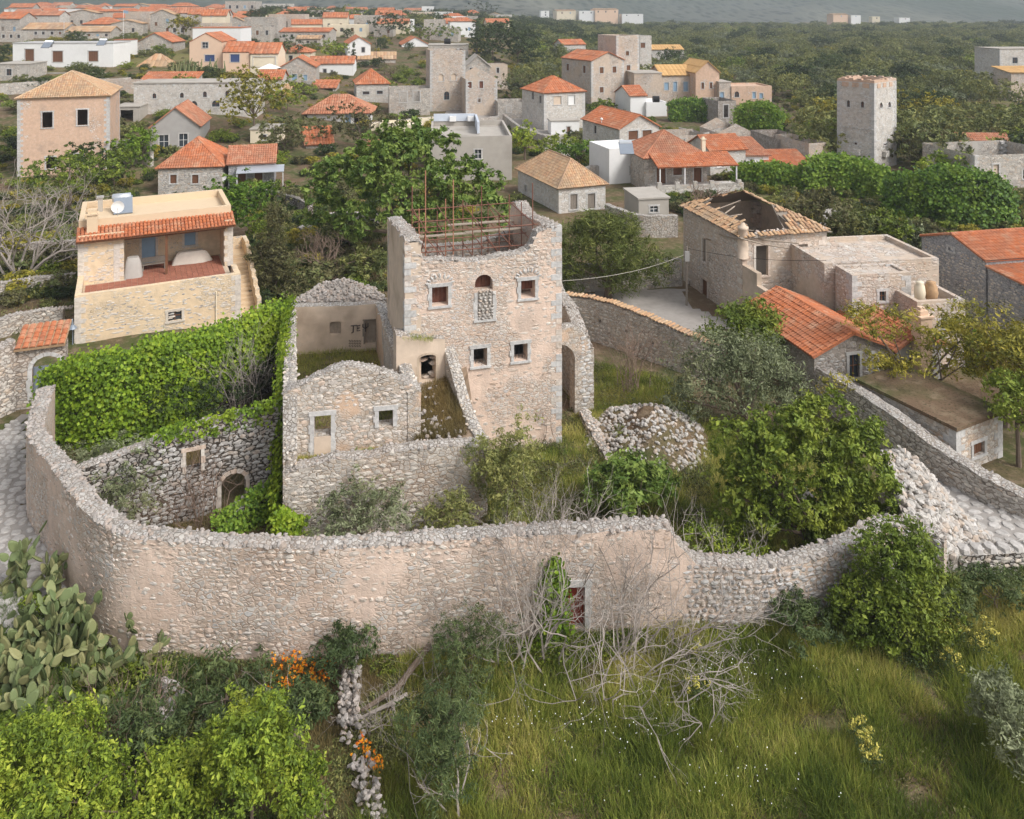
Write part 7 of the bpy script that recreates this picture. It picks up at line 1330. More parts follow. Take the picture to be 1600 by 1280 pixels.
    bare('bare_tree', 'small leafless brown tree in the garden behind the roofless house', 505, 440, 5, 1.5, .06, 5, 13, 'twig_br', .55)
    bare('bare_shrub', 'thin bare stems at the foot of the tower', 855, 690, 7, 1.1, .018, 3, 14, 'twig_br', .2, z=0, up=.3)
    bare('bare_tree', 'gnarled leafless vine tree before the terrace of the verandah house', 1092, 340, 4, 1.6, .12, 4, 15, 'twig_br', .7)
    bare('bare_shrub', 'brown bare bushes left of the square ruined tower', 610, 125, 12, 2.2, .04, 3, 16, 'twig_br', .5)
    bare('bare_shrub', 'brown leafless thicket of canes between the cactus and the lime bushes', 225, 1170, 34, 1.0, .014, 2, 17, 'twig_br', .28, up=.3)
    bare('bare_shrub', 'tall thin dry canes rising from the lime bush beside the footpath', 400, 1160, 16, 1.0, .011, 1, 18, 'twig', .22, up=.3)
    bare('bare_shrub', 'sparse dry stems standing against the foot of the curving wall', 600, 1025, 14, .8, .012, 2, 19, 'twig_br', .25, up=.3)
    X, Y, z = site(620, 1100); r_ = solo('fallen_log', MB().tube([(-1.0, -.5, .1), (0, 0, .35), (.9, 1.2, .75)], [.06, .09, .10], 7), M['bark'], 'weathered fallen log leaning across the scrub below the wall', 'log', (X, Y, z), world=False); solo('fallen_branch', MB().tube([(-.9, -.3, .12), (0, 0, .3), (.5, .25, .4)], [.03, .06, .05], 6), M['twig'], 'pale broken branch lying beside the fallen log', 'branch', (X-.15, Y-.5, z), world=False)
    # bright bushes along the picture bottom
    for px, py, w, h, n, lab, sd in ((40, 1300, 200, 160, 21000, 'bright lime-green leafy bush in the bottom corner below the cactus', 1), (395, 1300, 150, 185, 21000, 'tall bright lime-green bush beside the footpath', 2), (215, 1300, 190, 85, 8000, 'low lime-green bush between the two taller ones', 3), (135, 1275, 110, 85, 6000, 'lime-green bush tucked behind the corner bush under the cactus', 13), (290, 1285, 110, 95, 7000, 'lime-green bush behind the low one, beside the dry canes', 14), (470, 1300, 80, 90, 5000, 'small lime-green bush at the edge of the footpath', 15)):
        X, Y, z = site(px, py); s = Y/F; L = lobeset(w*s, h*s, 11, sd); S = list(L); r = np.random.default_rng(sd)
        for q in L:
            for _ in range(3): d = unit(r.normal(size=3)+np.array([0, -.2, .5])); S.append((*(np.array(q[:3])+d*np.array(q[3:])*.8), q[3]*.4, q[4]*.4, q[5]*.45))
        tree('lime_bush', lab, (X, Y, z), S, n, .10, 'lf_lime', .05, 'bush', seed=sd, cl=.11, asp=.45, inner=.55, spray=True, per=40)
    for px, py, w, h, n, lab, sd in ((230, 1190, 110, 90, 6000, 'dull green scrub around the grey rock and canes', 16), (350, 1120, 150, 60, 6000, 'low green scrub under the single upright cactus', 17), (480, 1150, 70, 60, 4000, 'green weeds along the footpath', 18), (690, 1270, 120, 150, 12000, 'feathery blue-green shrub at the picture bottom', 4), (735, 1100, 130, 110, 10000, 'dark feathery green shrub at the foot of the curving wall', 5), (1590, 1215, 110, 130, 9000, 'grey-green shrub at the right picture edge', 6), (540, 1075, 80, 80, 4000, 'green scrubby bush between wall and footpath', 7), (1490, 985, 60, 60, 3500, 'blue-green spurge bush beside the round dark bush', 8), (1555, 965, 90, 60, 4000, 'green scrub below the low retaining wall', 9), (1250, 1010, 90, 60, 4500, 'leafy green weeds at the foot of the wall beside the round bush', 10)):
        X, Y, z = site(px, py); s = Y/F; tree('scrub_bush', lab, (X, Y, z), lobeset(w*s*1.15, h*s*1.1, 8, sd), n, .12, 'lf_blue' if sd != 6 else 'lf_olive', .03, 'bush', seed=sd, cl=.12, asp=.16 if sd < 6 else .3, inner=.4)
trees()
# ------------------------------------------------------------------ prickly pears
def cacti():
    n = 10; a = np.arange(n)*2*math.pi/n; out = np.stack([np.sin(a)*.5*(.78+.22*np.cos(a+math.pi)), np.zeros(n), .5+np.cos(a+math.pi)*-.5], 1)
    f = out*[.72, 1, .72]+[0, -.07, .14]; b = out*[.72, 1, .72]+[0, .07, .14]; V = np.vstack([out, f, b]); q = [[i, (i+1) % n, n+(i+1) % n, n+i] for i in range(n)]+[[i, (i+1) % n, 2*n+(i+1) % n, 2*n+i] for i in range(n)]
    meshes = []
    for k in range(6): m = MB(); m.add(V, q, k/6+.05); m.add(f, [list(range(n))], k/6+.05); m.add(b, [list(range(n))], k/6+.05); meshes.append(m.mesh('pad', M['pad'], smooth=True))
    r = np.random.default_rng(4)
    for px, py, np_, sc, lab in ((15, 935, 60, 1.1, 'prickly pear cactus at the picture edge beside the paved street'), (75, 1010, 90, 1.1, 'broad prickly pear clump below the bend of the curving wall'), (150, 1075, 90, 1.05, 'prickly pear clump above the lime bushes'), (40, 1100, 90, 1.1, 'grey-green prickly pear mass at the picture edge above the lime bush'), (225, 1050, 46, .95, 'prickly pear clump nearest the rock and dry canes'), (346, 1075, 12, .95, 'single upright prickly pear on bare ground under the curving wall'), (190, 1130, 20, .9, 'small prickly pear in front of the brown canes'), (130, 985, 70, 1.0, 'prickly pear clump filling the ground between the street and the dry canes'), (60, 1060, 90, 1.05, 'dense prickly pear clump in the middle of the cactus thicket'), (120, 950, 60, 1.0, 'prickly pear clump touching the bend of the curving wall')):
        X, Y, z = site(px, py); root = thing('prickly_pear', lab, 'cactus', (X, Y, z), 0, 'prickly pear cacti below the wall'); tips = []
        for k in range(int(np_*1.3)):
            if len(tips) < 3 or r.random() < .2: p = np.array([r.normal(0, .6 if np_ > 25 else .15), r.normal(0, .4 if np_ > 25 else .1), -.05]); u = unit(np.array([r.normal(0, .25), r.normal(0, .25), 1])); lv = 0
            else:
                t = tips[r.integers(len(tips))]; lv = t[2]+1
                if lv > 4: continue
                sd = unit(np.cross(t[1], t[3])); p = t[0]+t[1]*t[4]*.93+sd*t[4]*r.uniform(-.28, .28); u = unit(t[1]+sd*r.normal(0, .5)+r.normal(0, .25, 3)+np.array([0, 0, .1]))
            nr = unit(np.cross(u, r.normal(size=3))); s = sc*r.uniform(.28, .48)*(1 if lv else 1.1); tips.append((p, u, lv, nr, s)); x = np.cross(nr, u)*s*.8; y = nr*s; zv = u*s
            o = bpy.data.objects.new('pad', meshes[r.integers(6)]); col.objects.link(o); o.parent = root; o.matrix_local = Matrix(((x[0], y[0], zv[0], p[0]), (x[1], y[1], zv[1], p[1]), (x[2], y[2], zv[2], p[2]), (0, 0, 0, 1)))
    X, Y = at(590, 714, 2.8)
    root = thing('prickly_pear', 'low prickly pear growing on the terrace of the roofless house', 'cactus', (-6.0, 32.75, 2.7), 0, None)
    for k in range(10):
        s = r.uniform(.25, .4); u = unit(np.array([r.normal(0, .5), r.normal(0, .3), 1])); nr = unit(np.cross(u, r.normal(size=3))); x = np.cross(nr, u)*s*.8; y = nr*s; zv = u*s; p = (r.normal(0, .45), r.normal(0, .12), 0)
        o = bpy.data.objects.new('pad', meshes[r.integers(6)]); col.objects.link(o); o.parent = root; o.matrix_local = Matrix(((x[0], y[0], zv[0], p[0]), (x[1], y[1], zv[1], p[1]), (x[2], y[2], zv[2], p[2]), (0, 0, 0, 1)))
cacti()
# ------------------------------------------------------------------ grass, weeds and flowers
def grass():
    r = np.random.default_rng(9)
    def field(name, poly, n, h, w, mat, lean=.5, zf=None, ok=None, patch=None):
        P = np.array(poly, float); lo, hi = P.min(0), P.max(0); X = r.uniform(lo[0], hi[0], n*2); Y = r.uniform(lo[1], hi[1], n*2); k = inside(P, X, Y)
        if ok is not None: k &= ok(X, Y)
        X, Y = X[k][:n], Y[k][:n]; c = fbm(X*.9, Y*.9, 31); c2 = fbm(X*.35, Y*.35, 33); Z = (T(X, Y)+(fbm(X*.5, Y*.5, 2)-.5)*.16) if zf is None else zf(X, Y)
        hh = h*(.25+1.5*c**1.5)*r.uniform(.5, 1.3, len(X)); va = np.clip(.15+.75*c2*.9+r.normal(0, .14, len(X))-.1, 0, .999)
        m = MB(); m.add(*blades(np.stack([X, Y, Z-.03], 1), hh, w, va, r, lean)); solo(name, m, M[mat], None, None, kind='stuff')
    def tufts(name, poly, n, per, h, w, mat, sp=.16, lean=.45, hp=.9):
        P = np.array(poly, float); lo, hi = P.min(0), P.max(0); X = r.uniform(lo[0], hi[0], n*2); Y = r.uniform(lo[1], hi[1], n*2); k = inside(P, X, Y); X, Y = X[k][:n], Y[k][:n]
        c1 = fbm(X*.55, Y*.55, 51); k = c1 > .31; X, Y, c1 = X[k], Y[k], c1[k]; c2 = fbm(X*.25, Y*.4, 53); n_ = len(X); j = np.repeat(np.arange(n_), per); of = r.normal(size=(len(j), 2))*sp*(.5+c1[j])[:, None]
        px, py = X[j]+of[:, 0], Y[j]+of[:, 1]; z = T(px, py)+(fbm(px*.5, py*.5, 2)-.5)*.16; hh = h*(.25+1.6*np.clip(c1[j]-.15, 0, 1)**hp)*r.uniform(.5, 1.25, len(j)); tv = np.clip(1.5*c2-.35+r.normal(0, .16, n_), 0, .99)
        L = np.column_stack([of/sp*.42+r.normal(0, .22, (len(j), 2)), np.ones(len(j))]); L = unit(L); a = r.uniform(0, 6.28, len(j)); dd = np.column_stack([np.cos(a), np.sin(a), a*0]); b = np.column_stack([px, py, z-.03]); ww = w*r.uniform(.6, 1.3, len(j))[:, None]
        V = np.stack([b-dd*ww/2, b+dd*ww/2, b+L*hh[:, None]-np.array([0, 0, 1])*(hh*.25*np.hypot(L[:, 0], L[:, 1]))[:, None]], 1).reshape(-1, 3); m = MB(); m.add(V, np.arange(len(j)*3).reshape(-1, 3), np.clip(tv[j]+r.normal(0, .12, len(j)), 0, .99)); solo(name, m, M[mat], None, None, kind='stuff')
    W = lambda L, z=-.1: [at(x, y, z) for x, y in L]
    MEAD = W([(640, 1012), (900, 1002), (1300, 965), (1500, 880), (1700, 900), (1750, 1330), (560, 1330)]); field('grass', MEAD, 45000, .25, .016, 'dry_grass', .55); tufts('grass', MEAD, 6400, 22, .60, .027, 'grass', .15); tufts('grass', MEAD, 1500, 24, .42, .03, 'grass_dk', .14)
    field('grass', W([(300, 1030), (640, 1012), (700, 1330), (440, 1330), (330, 1100)]), 36000, .30, .016, 'dry_grass', .5, ok=lambda X, Y: np.abs(X-np.interp(Y, [20.3, 21.5, 23, 24.2], [-5.6, -6.0, -6.2, -6.5])) > .22)
    field('weeds', W([(0, 950), (300, 1020), (420, 1100), (440, 1330), (-80, 1330)]), 30000, .45, .018, 'grass_dk', .6)
    field('grass', W([(752, 690), (1000, 650), (1330, 700), (1400, 830), (1290, 870), (1080, 880), (1030, 824), (752, 838)], -.1), 60000, .30, .018, 'grass_dk', .55); tufts('grass', W([(752, 690), (1000, 650), (1330, 700), (1400, 830), (1290, 870), (1080, 880), (1030, 824), (752, 838)], -.1), 2600, 22, .5, .024, 'grass', .16)
    tufts('grass', W([(885, 560), (1060, 600), (1090, 660), (1000, 690), (900, 660)], 0), 1500, 20, .45, .026, 'grass', .18); field('weeds', W([(885, 560), (1060, 600), (1090, 660), (1000, 690), (900, 660)], 0), 9000, .35, .02, 'dry_grass', .55)
    field('weeds', W([(110, 735), (440, 640), (440, 850), (250, 830)], -.3), 20000, .35, .018, 'dry_grass', .55)
    field('grass', [GL, GR, BR, BL], 26000, .35, .018, 'grass', .5, zf=lambda X, Y: X*0+1.6)
    field('weeds', [(-4.0, 33.3), (-1.9, 33.6), (-2.6, 37), (-4.8, 36)], 9000, .45, .022, 'dry_grass', .5, zf=lambda X, Y: 2.8+(Y-33)*.34)
    field('weeds', [(-9.0, 32.2), (-3.5, 33.3), (-3.6, 33.55), (-9.1, 32.6)], 3000, .25, .018, 'grass', .5, zf=lambda X, Y: X*0+2.75)
    field('weeds', W([(400, 300), (600, 300), (600, 470), (440, 470)], .1), 26000, .4, .03, 'dry_grass', .5); field('grass', W([(1180, 330), (1450, 330), (1440, 420), (1290, 410)], 0), 36000, .5, .04, 'grass_dk', .5); field('weeds', W([(0, 330), (120, 330), (115, 540), (0, 560)], .4), 16000, .35, .03, 'dry_grass', .5)
    # dense low scrub growing through the grass
    for nm, poly, n, sz, mat, hgt in (('undergrowth', W([(770, 690), (900, 640), (960, 700), (1110, 720), (1110, 860), (1040, 820), (760, 836)], -.1), 24000, .11, 'lf_brown', .55), ('undergrowth', W([(330, 1030), (640, 1012), (760, 1080), (700, 1330), (440, 1330)], 0), 24000, .09, 'lf_brown', .35), ('undergrowth', W([(0, 930), (120, 960), (260, 1030), (330, 1330), (-60, 1330)], .2), 26000, .13, 'lf_mid', .6), ('weeds', W([(170, 1010), (430, 1030), (440, 1330), (150, 1330)], .1), 15000, .10, 'lf_grove', .45), ('undergrowth', W([(500, 1060), (640, 1050), (650, 1330), (530, 1330)], .25), 9000, .08, 'lf_grove', .45), ('undergrowth', W([(700, 1060), (1500, 1000), (1560, 1330), (700, 1330)], 0), 9000, .07, 'lf_brown', .35), ('undergrowth', W([(885, 560), (1060, 590), (1100, 660), (1000, 700), (900, 670)], 0), 8000, .11, 'lf_brown', .5), ('undergrowth', W([(1200, 965), (1500, 900), (1680, 900), (1700, 1120), (1400, 1050)], 0), 22000, .10, 'lf_blue', .4), ('undergrowth', W([(440, 300), (600, 310), (605, 470), (460, 440)], .1), 14000, .2, 'lf_brown', .5), ('undergrowth', W([(1170, 330), (1450, 320), (1450, 420), (1290, 405)], 0), 22000, .25, 'lf_grove', 1.0), ('undergrowth', W([(0, 330), (120, 300), (118, 560), (0, 520)], .4), 9000, .2, 'lf_brown', .5), ('undergrowth', W([(560, 1010), (880, 1000), (1200, 985), (1200, 1010), (880, 1045), (560, 1050)], .1), 12000, .10, 'lf_mid', .45)):
        P = np.array(poly); lo, hi = P.min(0), P.max(0); X = r.uniform(lo[0], hi[0], n*2); Y = r.uniform(lo[1], hi[1], n*2); f = fbm(X*.8, Y*.8, 41); k = inside(P, X, Y) & (f > .42); n = int(n*.75); sz = sz*1.12; X, Y, f = X[k][:n], Y[k][:n], f[k][:n]; c = np.stack([X, Y, T(X, Y)+hgt*(f-.3)*2*r.random(len(X))**.6], 1); L = sz*r.uniform(.6, 1.3, len(X)); m = MB(); m.add(*leafquads(c, unit(r.normal(size=c.shape)*.6+[0, 0, .6]), L, L*.4, r.random(len(X))*.99, r, .1)); solo(nm, m, M[mat], None, None, kind='stuff')
    # flowers
    def flowers(name, pts, n, sp, sz, mat, hz, lab, cat='flowers'):
        m = MB(); ct = np.array([site(*p) for p in pts]); k = r.integers(len(ct), size=n); c = ct[k]+r.normal(size=(n, 3))*[sp, sp, 0]; c[:, 2] = T(c[:, 0], c[:, 1])+r.uniform(.5, 1, n)*hz
        for a in range(3): L = np.full(n, sz)*r.uniform(.7, 1.2, n); m.add(*leafquads(c+r.normal(size=c.shape)*sz*.25, unit(r.normal(size=c.shape)*.5+[0, -.3, .8]), L, L*.8, r.random(n)*.99, r, .1))
        solo(name, m, M[mat], lab, cat, tuple(ct[0]), kind='stuff')
    flowers('nasturtium_flowers', [(440, 1075), (460, 1055), (470, 1065), (455, 1085), (490, 1075), (445, 1050)], 170, .26, .075, 'fl_orange', .45, 'bed of orange nasturtium flowers in the scrub below the wall'); flowers('nasturtium_flowers', [(512, 1062), (500, 1080)], 60, .15, .07, 'fl_orange', .5, 'smaller orange flower patch beside the crumbling footpath wall'); flowers('nasturtium_flowers', [(570, 1195), (590, 1225)], 60, .12, .07, 'fl_orange', .6, 'orange flowers spilling over the footpath wall near the picture bottom')
    for pts, lab in (([(1470, 1030), (1500, 1020), (1530, 1045), (1545, 1020), (1490, 1060), (1465, 1010)], 'large tree spurge with yellow flower heads below the round bush'), ([(1350, 1190), (1362, 1215), (1345, 1175)], 'small tree spurge with yellow heads in the meadow'), ([(1088, 1050), (1085, 1110)], 'yellow fennel heads among the leafless branches')):
        ct = [site(*p) for p in pts]; root = thing('spurge', lab, 'plant', ct[0]); m = MB(); g = MB(); q = []
        for x, y, z in ct:
            for _ in range(7): bx, by, bz = x+r.normal(0, .16), y+r.normal(0, .16), z+r.uniform(.5, .85); kk = 24; c = np.array([bx, by, bz])+unit(r.normal(size=(kk, 3)))*.10; m.add(*leafquads(c, unit(c-[bx, by, bz]), .06, .05, r.random(kk)*.99, r)); c = np.array([bx, by, bz-.2])+r.normal(size=(24, 3))*[.08, .08, .14]; g.add(*leafquads(c, unit(r.normal(size=c.shape)+[0, 0, .4]), .13, .03, r.random(24)*.99, r))
        part('flower_heads', m, M['fl_yellow'], root, True); part('foliage', g, M['lf_blue'], root, True)
    n = 230; ctr = np.array([at(1110, 1080, 0), at(1150, 1230, 0), at(1000, 1150, 0), at(830, 1150, 0), at(1180, 1060, 0)]); k = r.integers(5, size=n); c2 = ctr[k]+r.normal(size=(n, 2))*[1.3, .5]; z = T(c2[:, 0], c2[:, 1])+r.uniform(.3, .6, n); m = MB(); c = np.column_stack([c2, z]); m.add(*leafquads(c, unit(r.normal(size=c.shape)*.4+[0, -.3, .7]), .035, .035, 0, r)); solo('white_flowers', m, M['paint_white'], None, None, kind='stuff')
    n = 900; P = np.array([site(x, y)[:2] for x, y in ((1315, 362), (1330, 368), (1345, 374), (1355, 378))]); k = r.integers(4, size=n); c2 = P[k]+r.normal(size=(n, 2))*[.7, .5]; c = np.column_stack([c2, T(c2[:, 0], c2[:, 1])+r.uniform(.9, 1.3, n)]); m = MB(); m.add(*leafquads(c, unit(r.normal(size=c.shape)*.4+[0, -.3, .7]), .14, .12, .4, r)); solo('yellow_blossom', m, M['fl_yellow'], 'drift of pale yellow blossom on the scrub behind the flat-roofed house', 'blossom', (*P[1], 0))
    m = MB(); n = 500; c = np.stack([r.uniform(-5.0, -3.6, n), 36.6+r.normal(0, .2, n), np.zeros(n)], 1); c[:, 2] = 6.05-.12*(c[:, 0]+5); m.add(*blades(c, .18, .015, r.random(n)*.6, r, .6)); solo('grass', m, M['grass'], None, None, kind='stuff')
grass()
# ------------------------------------------------------------------ the olive grove on the plain
def grove():
    r = np.random.default_rng(21); protos = []
    for k, (lf, w, h, nm) in enumerate((('lf_grove', 6.5, 4.6, 'olive'), ('lf_olive', 5.6, 4.0, 'silver-leaved olive'), ('lf_grove', 7.5, 5.2, 'broad olive'), ('lf_dark', 6.0, 5.6, 'dark'), ('lf_mid', 5.5, 4.2, 'fresh green'), ('lf_yel', 5.0, 3.4, 'yellowish'))):
        L = lobeset(w*1.15, h, 9, 50+k); m = MB(); m.add(*leaves(L, 2600, .42, .4, .34, 20, 50+k, inner=.6)); tr = MB().tube([(0, 0, -.5), (.1, 0, h*.45)], [.25, .16], 6); m.V += tr.V; m.Fs += [f+m.n for f in tr.Fs]; m.var += tr.var; protos.append((m.mesh('grove_tree', M[lf]), nm))
    blocked = [(830, 140, 1210, 215), (800, 170, 1280, 360), (1285, 258, 1412, 300), (1550, 142, 1700, 185), (1515, 288, 1700, 330), (1480, 240, 1600, 262)]
    pts = []
    def bl(x, y): return any(a < x < c and b < y < d for a, b, c, d in blocked)
    C = r.uniform([.0, 100], [.72, 760], (60000, 2)); C = C[r.random(60000) < (C[:, 1]/760)]; C = C[~infoot(C[:, 0]*C[:, 1], C[:, 1])]; grid = {}
    for a, d in C[np.argsort(C[:, 1])]:
        x = a*d; z = float(T(x, d)); px, py = 800+F*x/d, YH+F*(CZ-z)/d
        if bl(px, py) or px < 790+min(60, d*.1): continue
        if float(fbm(x*.012, d*.012, 55)) < .42 and r.random() < .8: continue
        g = (int(x//6), int(d//6)); sp = 4.4+r.random()*2.2
        if any((x-q[0])**2+(d-q[1])**2 < sp*sp for i in (-1, 0, 1) for j in (-1, 0, 1) for q in grid.get((g[0]+i, g[1]+j), [])): continue
        grid.setdefault(g, []).append((x, d)); pts.append((x, d, z))
    pts = np.array(pts); place = ('near the far tower', 'in the middle of the plain', 'towards the mountain'); ks = r.choice(6, len(pts), p=[.34, .26, .2, .07, .07, .06])
    words = ('olive tree of the grove on the plain with a rounded grey-green crown', 'silver-leaved olive tree of the grove on the plain', 'broad dull green olive tree of the grove on the plain', 'dark green tree among the olives of the plain', 'fresh green tree among the olives of the plain', 'yellowish low tree among the olives of the plain')
    for i in range(min(290, len(pts))):
        o = bpy.data.objects.new('grove_tree', protos[ks[i]][0]); col.objects.link(o); o.location = pts[i]; s = r.uniform(.55, 1.4); o.scale = (s*r.uniform(.85, 1.15), s*r.uniform(.9, 1.1), s); o.rotation_euler = (0, 0, r.uniform(0, 6.28)); tag(o, words[ks[i]], 'tree', words[ks[i]].split(' of the')[0].split(' among')[0]+'s of the plain')
    rest = pts[290:]; kk = ks[290:]
    for k in range(6):
        P = rest[kk == k]
        if len(P): scatter('distant_trees', P, protos[k][0])
    # village edge and hill foot: tree mass
    Q = []
    for a, d in r.uniform([-.34, 330], [.12, 900], (2000, 2)):
        x = a*d; z = float(T(x, d)); Q.append((x, d, z))
    Q = np.array(Q); scatter('distant_trees', Q[:1000], protos[0][0]); scatter('distant_trees', Q[1000:1600], protos[3][0]); scatter('distant_trees', Q[1600:], protos[4][0])
    # gaps between the village houses
    n = 0
    for _ in range(900):
        px, py = r.uniform(0, 800), r.uniform(24, 150)
        X, Y, z = site(px, py)
        if Y > 420 or infoot(np.array([X]), np.array([Y]))[0]: continue
        k = int(r.choice([0, 3, 4, 2, 5])); o = bpy.data.objects.new('garden_tree', protos[k][0]); col.objects.link(o); o.location = (X, Y, z-.3); s = r.uniform(.35, .75); o.scale = (s, s, s*r.uniform(.9, 1.2)); o.rotation_euler = (0, 0, r.uniform(0, 6.28)); tag(o, ('olive-green', '', '', 'dark green', 'fresh green', 'yellow-green')[k].strip()+' garden tree between the houses of the upper village' if k != 2 else 'broad olive garden tree between the houses of the upper village', 'tree', 'garden trees of the upper village'); n += 1
        if n >= 110: break
    r = np.random.default_rng(77); bm = []
    for k, (lf, nm) in enumerate((('lf_mid', 'green'), ('lf_brown', 'brownish'), ('lf_grove', 'grey-green'), ('lf_dark', 'dark green'), ('lf_yel', 'yellow-green'))):
        m = MB(); m.add(*leaves(lobeset(2.6, 1.7, 8, 90+k), 1500, .24, .45, .2, 18, 90+k, inner=.45)); bm.append((m.mesh('garden_bush', M[lf]), nm))
    n = 0; keep = [np.array([site(*q)[:2] for q in P]) for P in ([(700, 150), (790, 165), (890, 218), (905, 245), (880, 250), (800, 205), (700, 185)], [(880, 468), (960, 445), (1090, 445), (1100, 500), (1080, 530), (990, 500)])]
    for _ in range(4000):
        py = r.uniform(95, 470) if r.random() < .7 else r.uniform(95, 260); px = r.uniform(0, 1600)
        if (py > 345 and not (400 < px < 600 or px < 110)) or (px > 1050 and py > 300) or (600 < px < 880 and py > 300): continue
        X, Y, z = site(px, py)
        if Y < 55 and px > 600: continue
        if infoot(np.array([X]), np.array([Y]))[0] or any(bool(inside(q, np.array([X]), np.array([Y]))[0]) for q in keep): continue
        k = int(r.integers(5)); o = bpy.data.objects.new('garden_bush', bm[k][0]); col.objects.link(o); o.location = (X, Y, z-.1); s = r.uniform(.45, 1.25); o.scale = (s*1.1, s*1.1, s); o.rotation_euler = (0, 0, r.uniform(0, 6.28)); tag(o, bm[k][1]+' low bush growing wild in the gaps between the village houses', 'bush', bm[k][1]+' bushes between the village houses'); n += 1
        if n >= 290: break
    n = 60000; d = 50*np.exp(r.random(n)*math.log(6.4)); px = r.uniform(-20, 1640, n); X = (px-800)/F*d; z = T(X, d); py = YH+F*(CZ-z)/d
    ok = (py < 480) & ~((py > 345) & ~(((px > 400) & (px < 600)) | (px < 110) | (px > 1180))) & ~((px > 1180) & (py > 420)) & ~((d < 56) & (px > 1100)) & (fbm(X*.09, d*.09, 61) > .40)
    ok &= ~infoot(X, d)
    for q in keep: ok &= ~inside(q, X, d)
    Q = np.column_stack([X, d, z-.25])[ok][:3200]
    for k in range(5): scatter('undergrowth', Q[k::5], bm[k][0], .25, .8)
def infoot(X, Y):
    m = np.zeros(np.shape(X), bool)
    for q in FB:
        b = (X > q[0][0]) & (X < q[0][1]) & (Y > q[0][2]) & (Y < q[0][3])
        if b.any(): m[b] |= inside(q[1], X[b], Y[b])
    return m
def scatter(name, P, mesh, s0=.5, s1=1.4):
    src = bpy.data.objects.new('grove_tree_source', mesh)
    ng = bpy.data.node_groups.new('scatter', 'GeometryNodeTree'); ng.interface.new_socket('Geometry', in_out='INPUT', socket_type='NodeSocketGeometry'); ng.interface.new_socket('Geometry', in_out='OUTPUT', socket_type='NodeSocketGeometry')
    a = ng.nodes.new('NodeGroupInput'); z = ng.nodes.new('NodeGroupOutput'); ip = ng.nodes.new('GeometryNodeInstanceOnPoints'); oi = ng.nodes.new('GeometryNodeObjectInfo'); rv = ng.nodes.new('FunctionNodeRandomValue'); rs = ng.nodes.new('FunctionNodeRandomValue')
    oi.inputs['Object'].default_value = src; oi.inputs['As Instance'].default_value = True
    rv.data_type = 'FLOAT_VECTOR'; rv.inputs[0].default_value = (0, 0, 0); rv.inputs[1].default_value = (0, 0, 6.28)
    rs.data_type = 'FLOAT'; rs.inputs[2].default_value = s0; rs.inputs[3].default_value = s1
    ng.links.new(a.outputs[0], ip.inputs['Points']); ng.links.new(oi.outputs['Geometry'], ip.inputs['Instance']); ng.links.new(rv.outputs[0], ip.inputs['Rotation']); ng.links.new(rs.outputs[1], ip.inputs['Scale']); ng.links.new(ip.outputs[0], z.inputs[0])
    me = bpy.data.meshes.new(name); me.from_pydata([tuple(p) for p in P], [], []); o = bpy.data.objects.new(name, me); col.objects.link(o); md = o.modifiers.new('scatter', 'NODES'); md.node_group = ng; tag(o, kind='stuff')
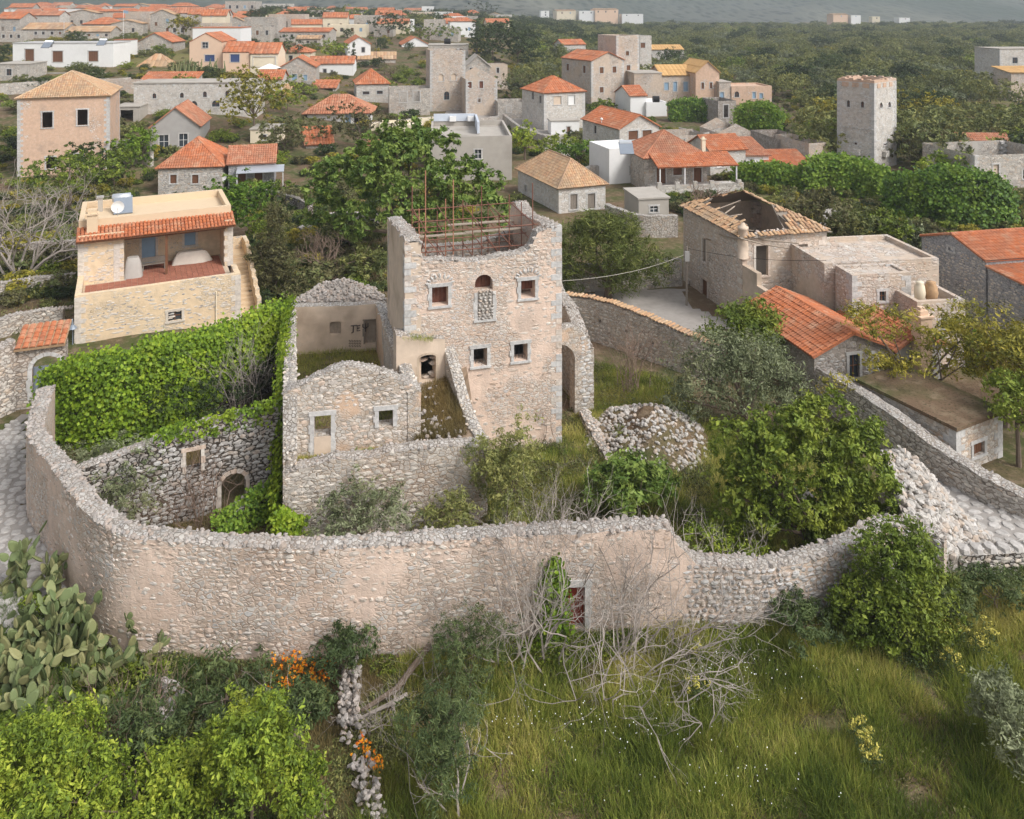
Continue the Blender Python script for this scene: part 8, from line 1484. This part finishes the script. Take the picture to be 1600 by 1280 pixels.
def garden_walls():
    for px, zt, mt, lab in (([(0, 412), (60, 405), (118, 402)], 1.3, 'street_wall', 'highest of the three grey terrace walls left of the yellow house'), ([(0, 470), (60, 462), (116, 455)], 1.2, 'street_wall', 'middle one of the three grey terrace walls left of the yellow house'), ([(0, 530), (50, 516), (112, 508)], 1.1, 'street_wall', 'lowest of the three grey terrace walls left of the yellow house'), ([(172, 262), (200, 258), (240, 262)], 3.2, 'far_grey', 'tall rubble wall between the pink house and the grey cottage'), ([(405, 318), (450, 330), (485, 345)], 1.6, 'dry', 'rubble wall below the small grey house with the awning'), ([(470, 375), (520, 350), (590, 352)], 1.0, 'dry', 'low garden terrace wall behind the roofless house'), ([(905, 285), (930, 280), (952, 285)], 1.6, 'far_grey', 'grey garden wall between the tan-roofed barn and the white block'), ([(945, 352), (968, 362), (1000, 372), (1068, 372)], 2.0, 'street_wall', 'rubble retaining wall under the small cement shed'), ([(880, 462), (960, 455), (1066, 448)], 2.0, 'far_grey', 'rubble wall closing the far side of the paved square'), ([(785, 195), (810, 215), (852, 232)], 1.8, 'far_grey', 'rubble wall along the lane below the old hip-roofed house'), ([(690, 195), (740, 198), (780, 192)], 1.2, 'far_grey', 'low wall in front of the square ruined tower'), ([(1060, 215), (1100, 225), (1130, 215)], 1.6, 'far_grey', 'tumbled grey wall beside the pale ruined wall under ivy'), ([(1215, 262), (1250, 250), (1300, 258)], 1.8, 'dark_rub', 'ruined field wall left of the far tower'), ([(0, 150), (60, 146), (110, 140)], 2.0, 'far_grey', 'stone yard wall below the white flat-roofed house'), ([(110, 130), (150, 138), (205, 136)], 1.6, 'far_warm', 'warm stone wall between the white house and the chapel'), ([(580, 205), (640, 200), (690, 195)], 1.4, 'cream', 'cream garden wall right of the porch house'), ([(1405, 420), (1430, 440), (1450, 470)], 1.4, 'street_wall', 'short grey wall before the grey gable house'), ([(1290, 370), (1300, 345), (1320, 335)], 1.0, 'dry', 'overgrown wall behind the derelict house')):
        q = [site(*p) for p in px]; p = Path([x[:2] for x in q], 4); z = [x[2] for x in q]; t = prof_fn([(p.L*i/(len(z)-1), v+zt) for i, v in enumerate(z)], .08, len(lab)); rr = thing('garden_wall', lab, 'wall', q[0]); w = wall(rr, 'wall', p, min(z)-1.5, t, .55, [], M[mt], .05, .5, .8)
        if q[0][1] < 62: pieces(w, 'stone', 'stone', clad(p, min(z), t, [], lambda s, z: .8, (.14, .26), (.22, .5), .1, .02, 3), M['stone_grey'], 60); pieces(w, 'cap_stone', 'rock', capstones(p, t, .55, 3, .24, (.18, .34)), M['stone_cap'], 20)
garden_walls()
FOOT = []
for o_ in list(bpy.data.objects):
    if o_.parent is None and 'w' in o_.keys():
        th_ = o_.rotation_euler[2]; c_, s_ = math.cos(th_), math.sin(th_); x_, y_ = o_.location[:2]; w_, d_ = o_['w'], o_['dep']; e_ = 2.2
        FOOT.append([(x_+c_*a-s_*b, y_+s_*a+c_*b) for a, b in ((-e_, -e_), (w_+e_, -e_), (w_+e_, d_+e_), (-e_, d_+e_))])
FB = [((min(p[0] for p in q), max(p[0] for p in q), min(p[1] for p in q), max(p[1] for p in q)), np.array(q)) for q in FOOT]
grove()
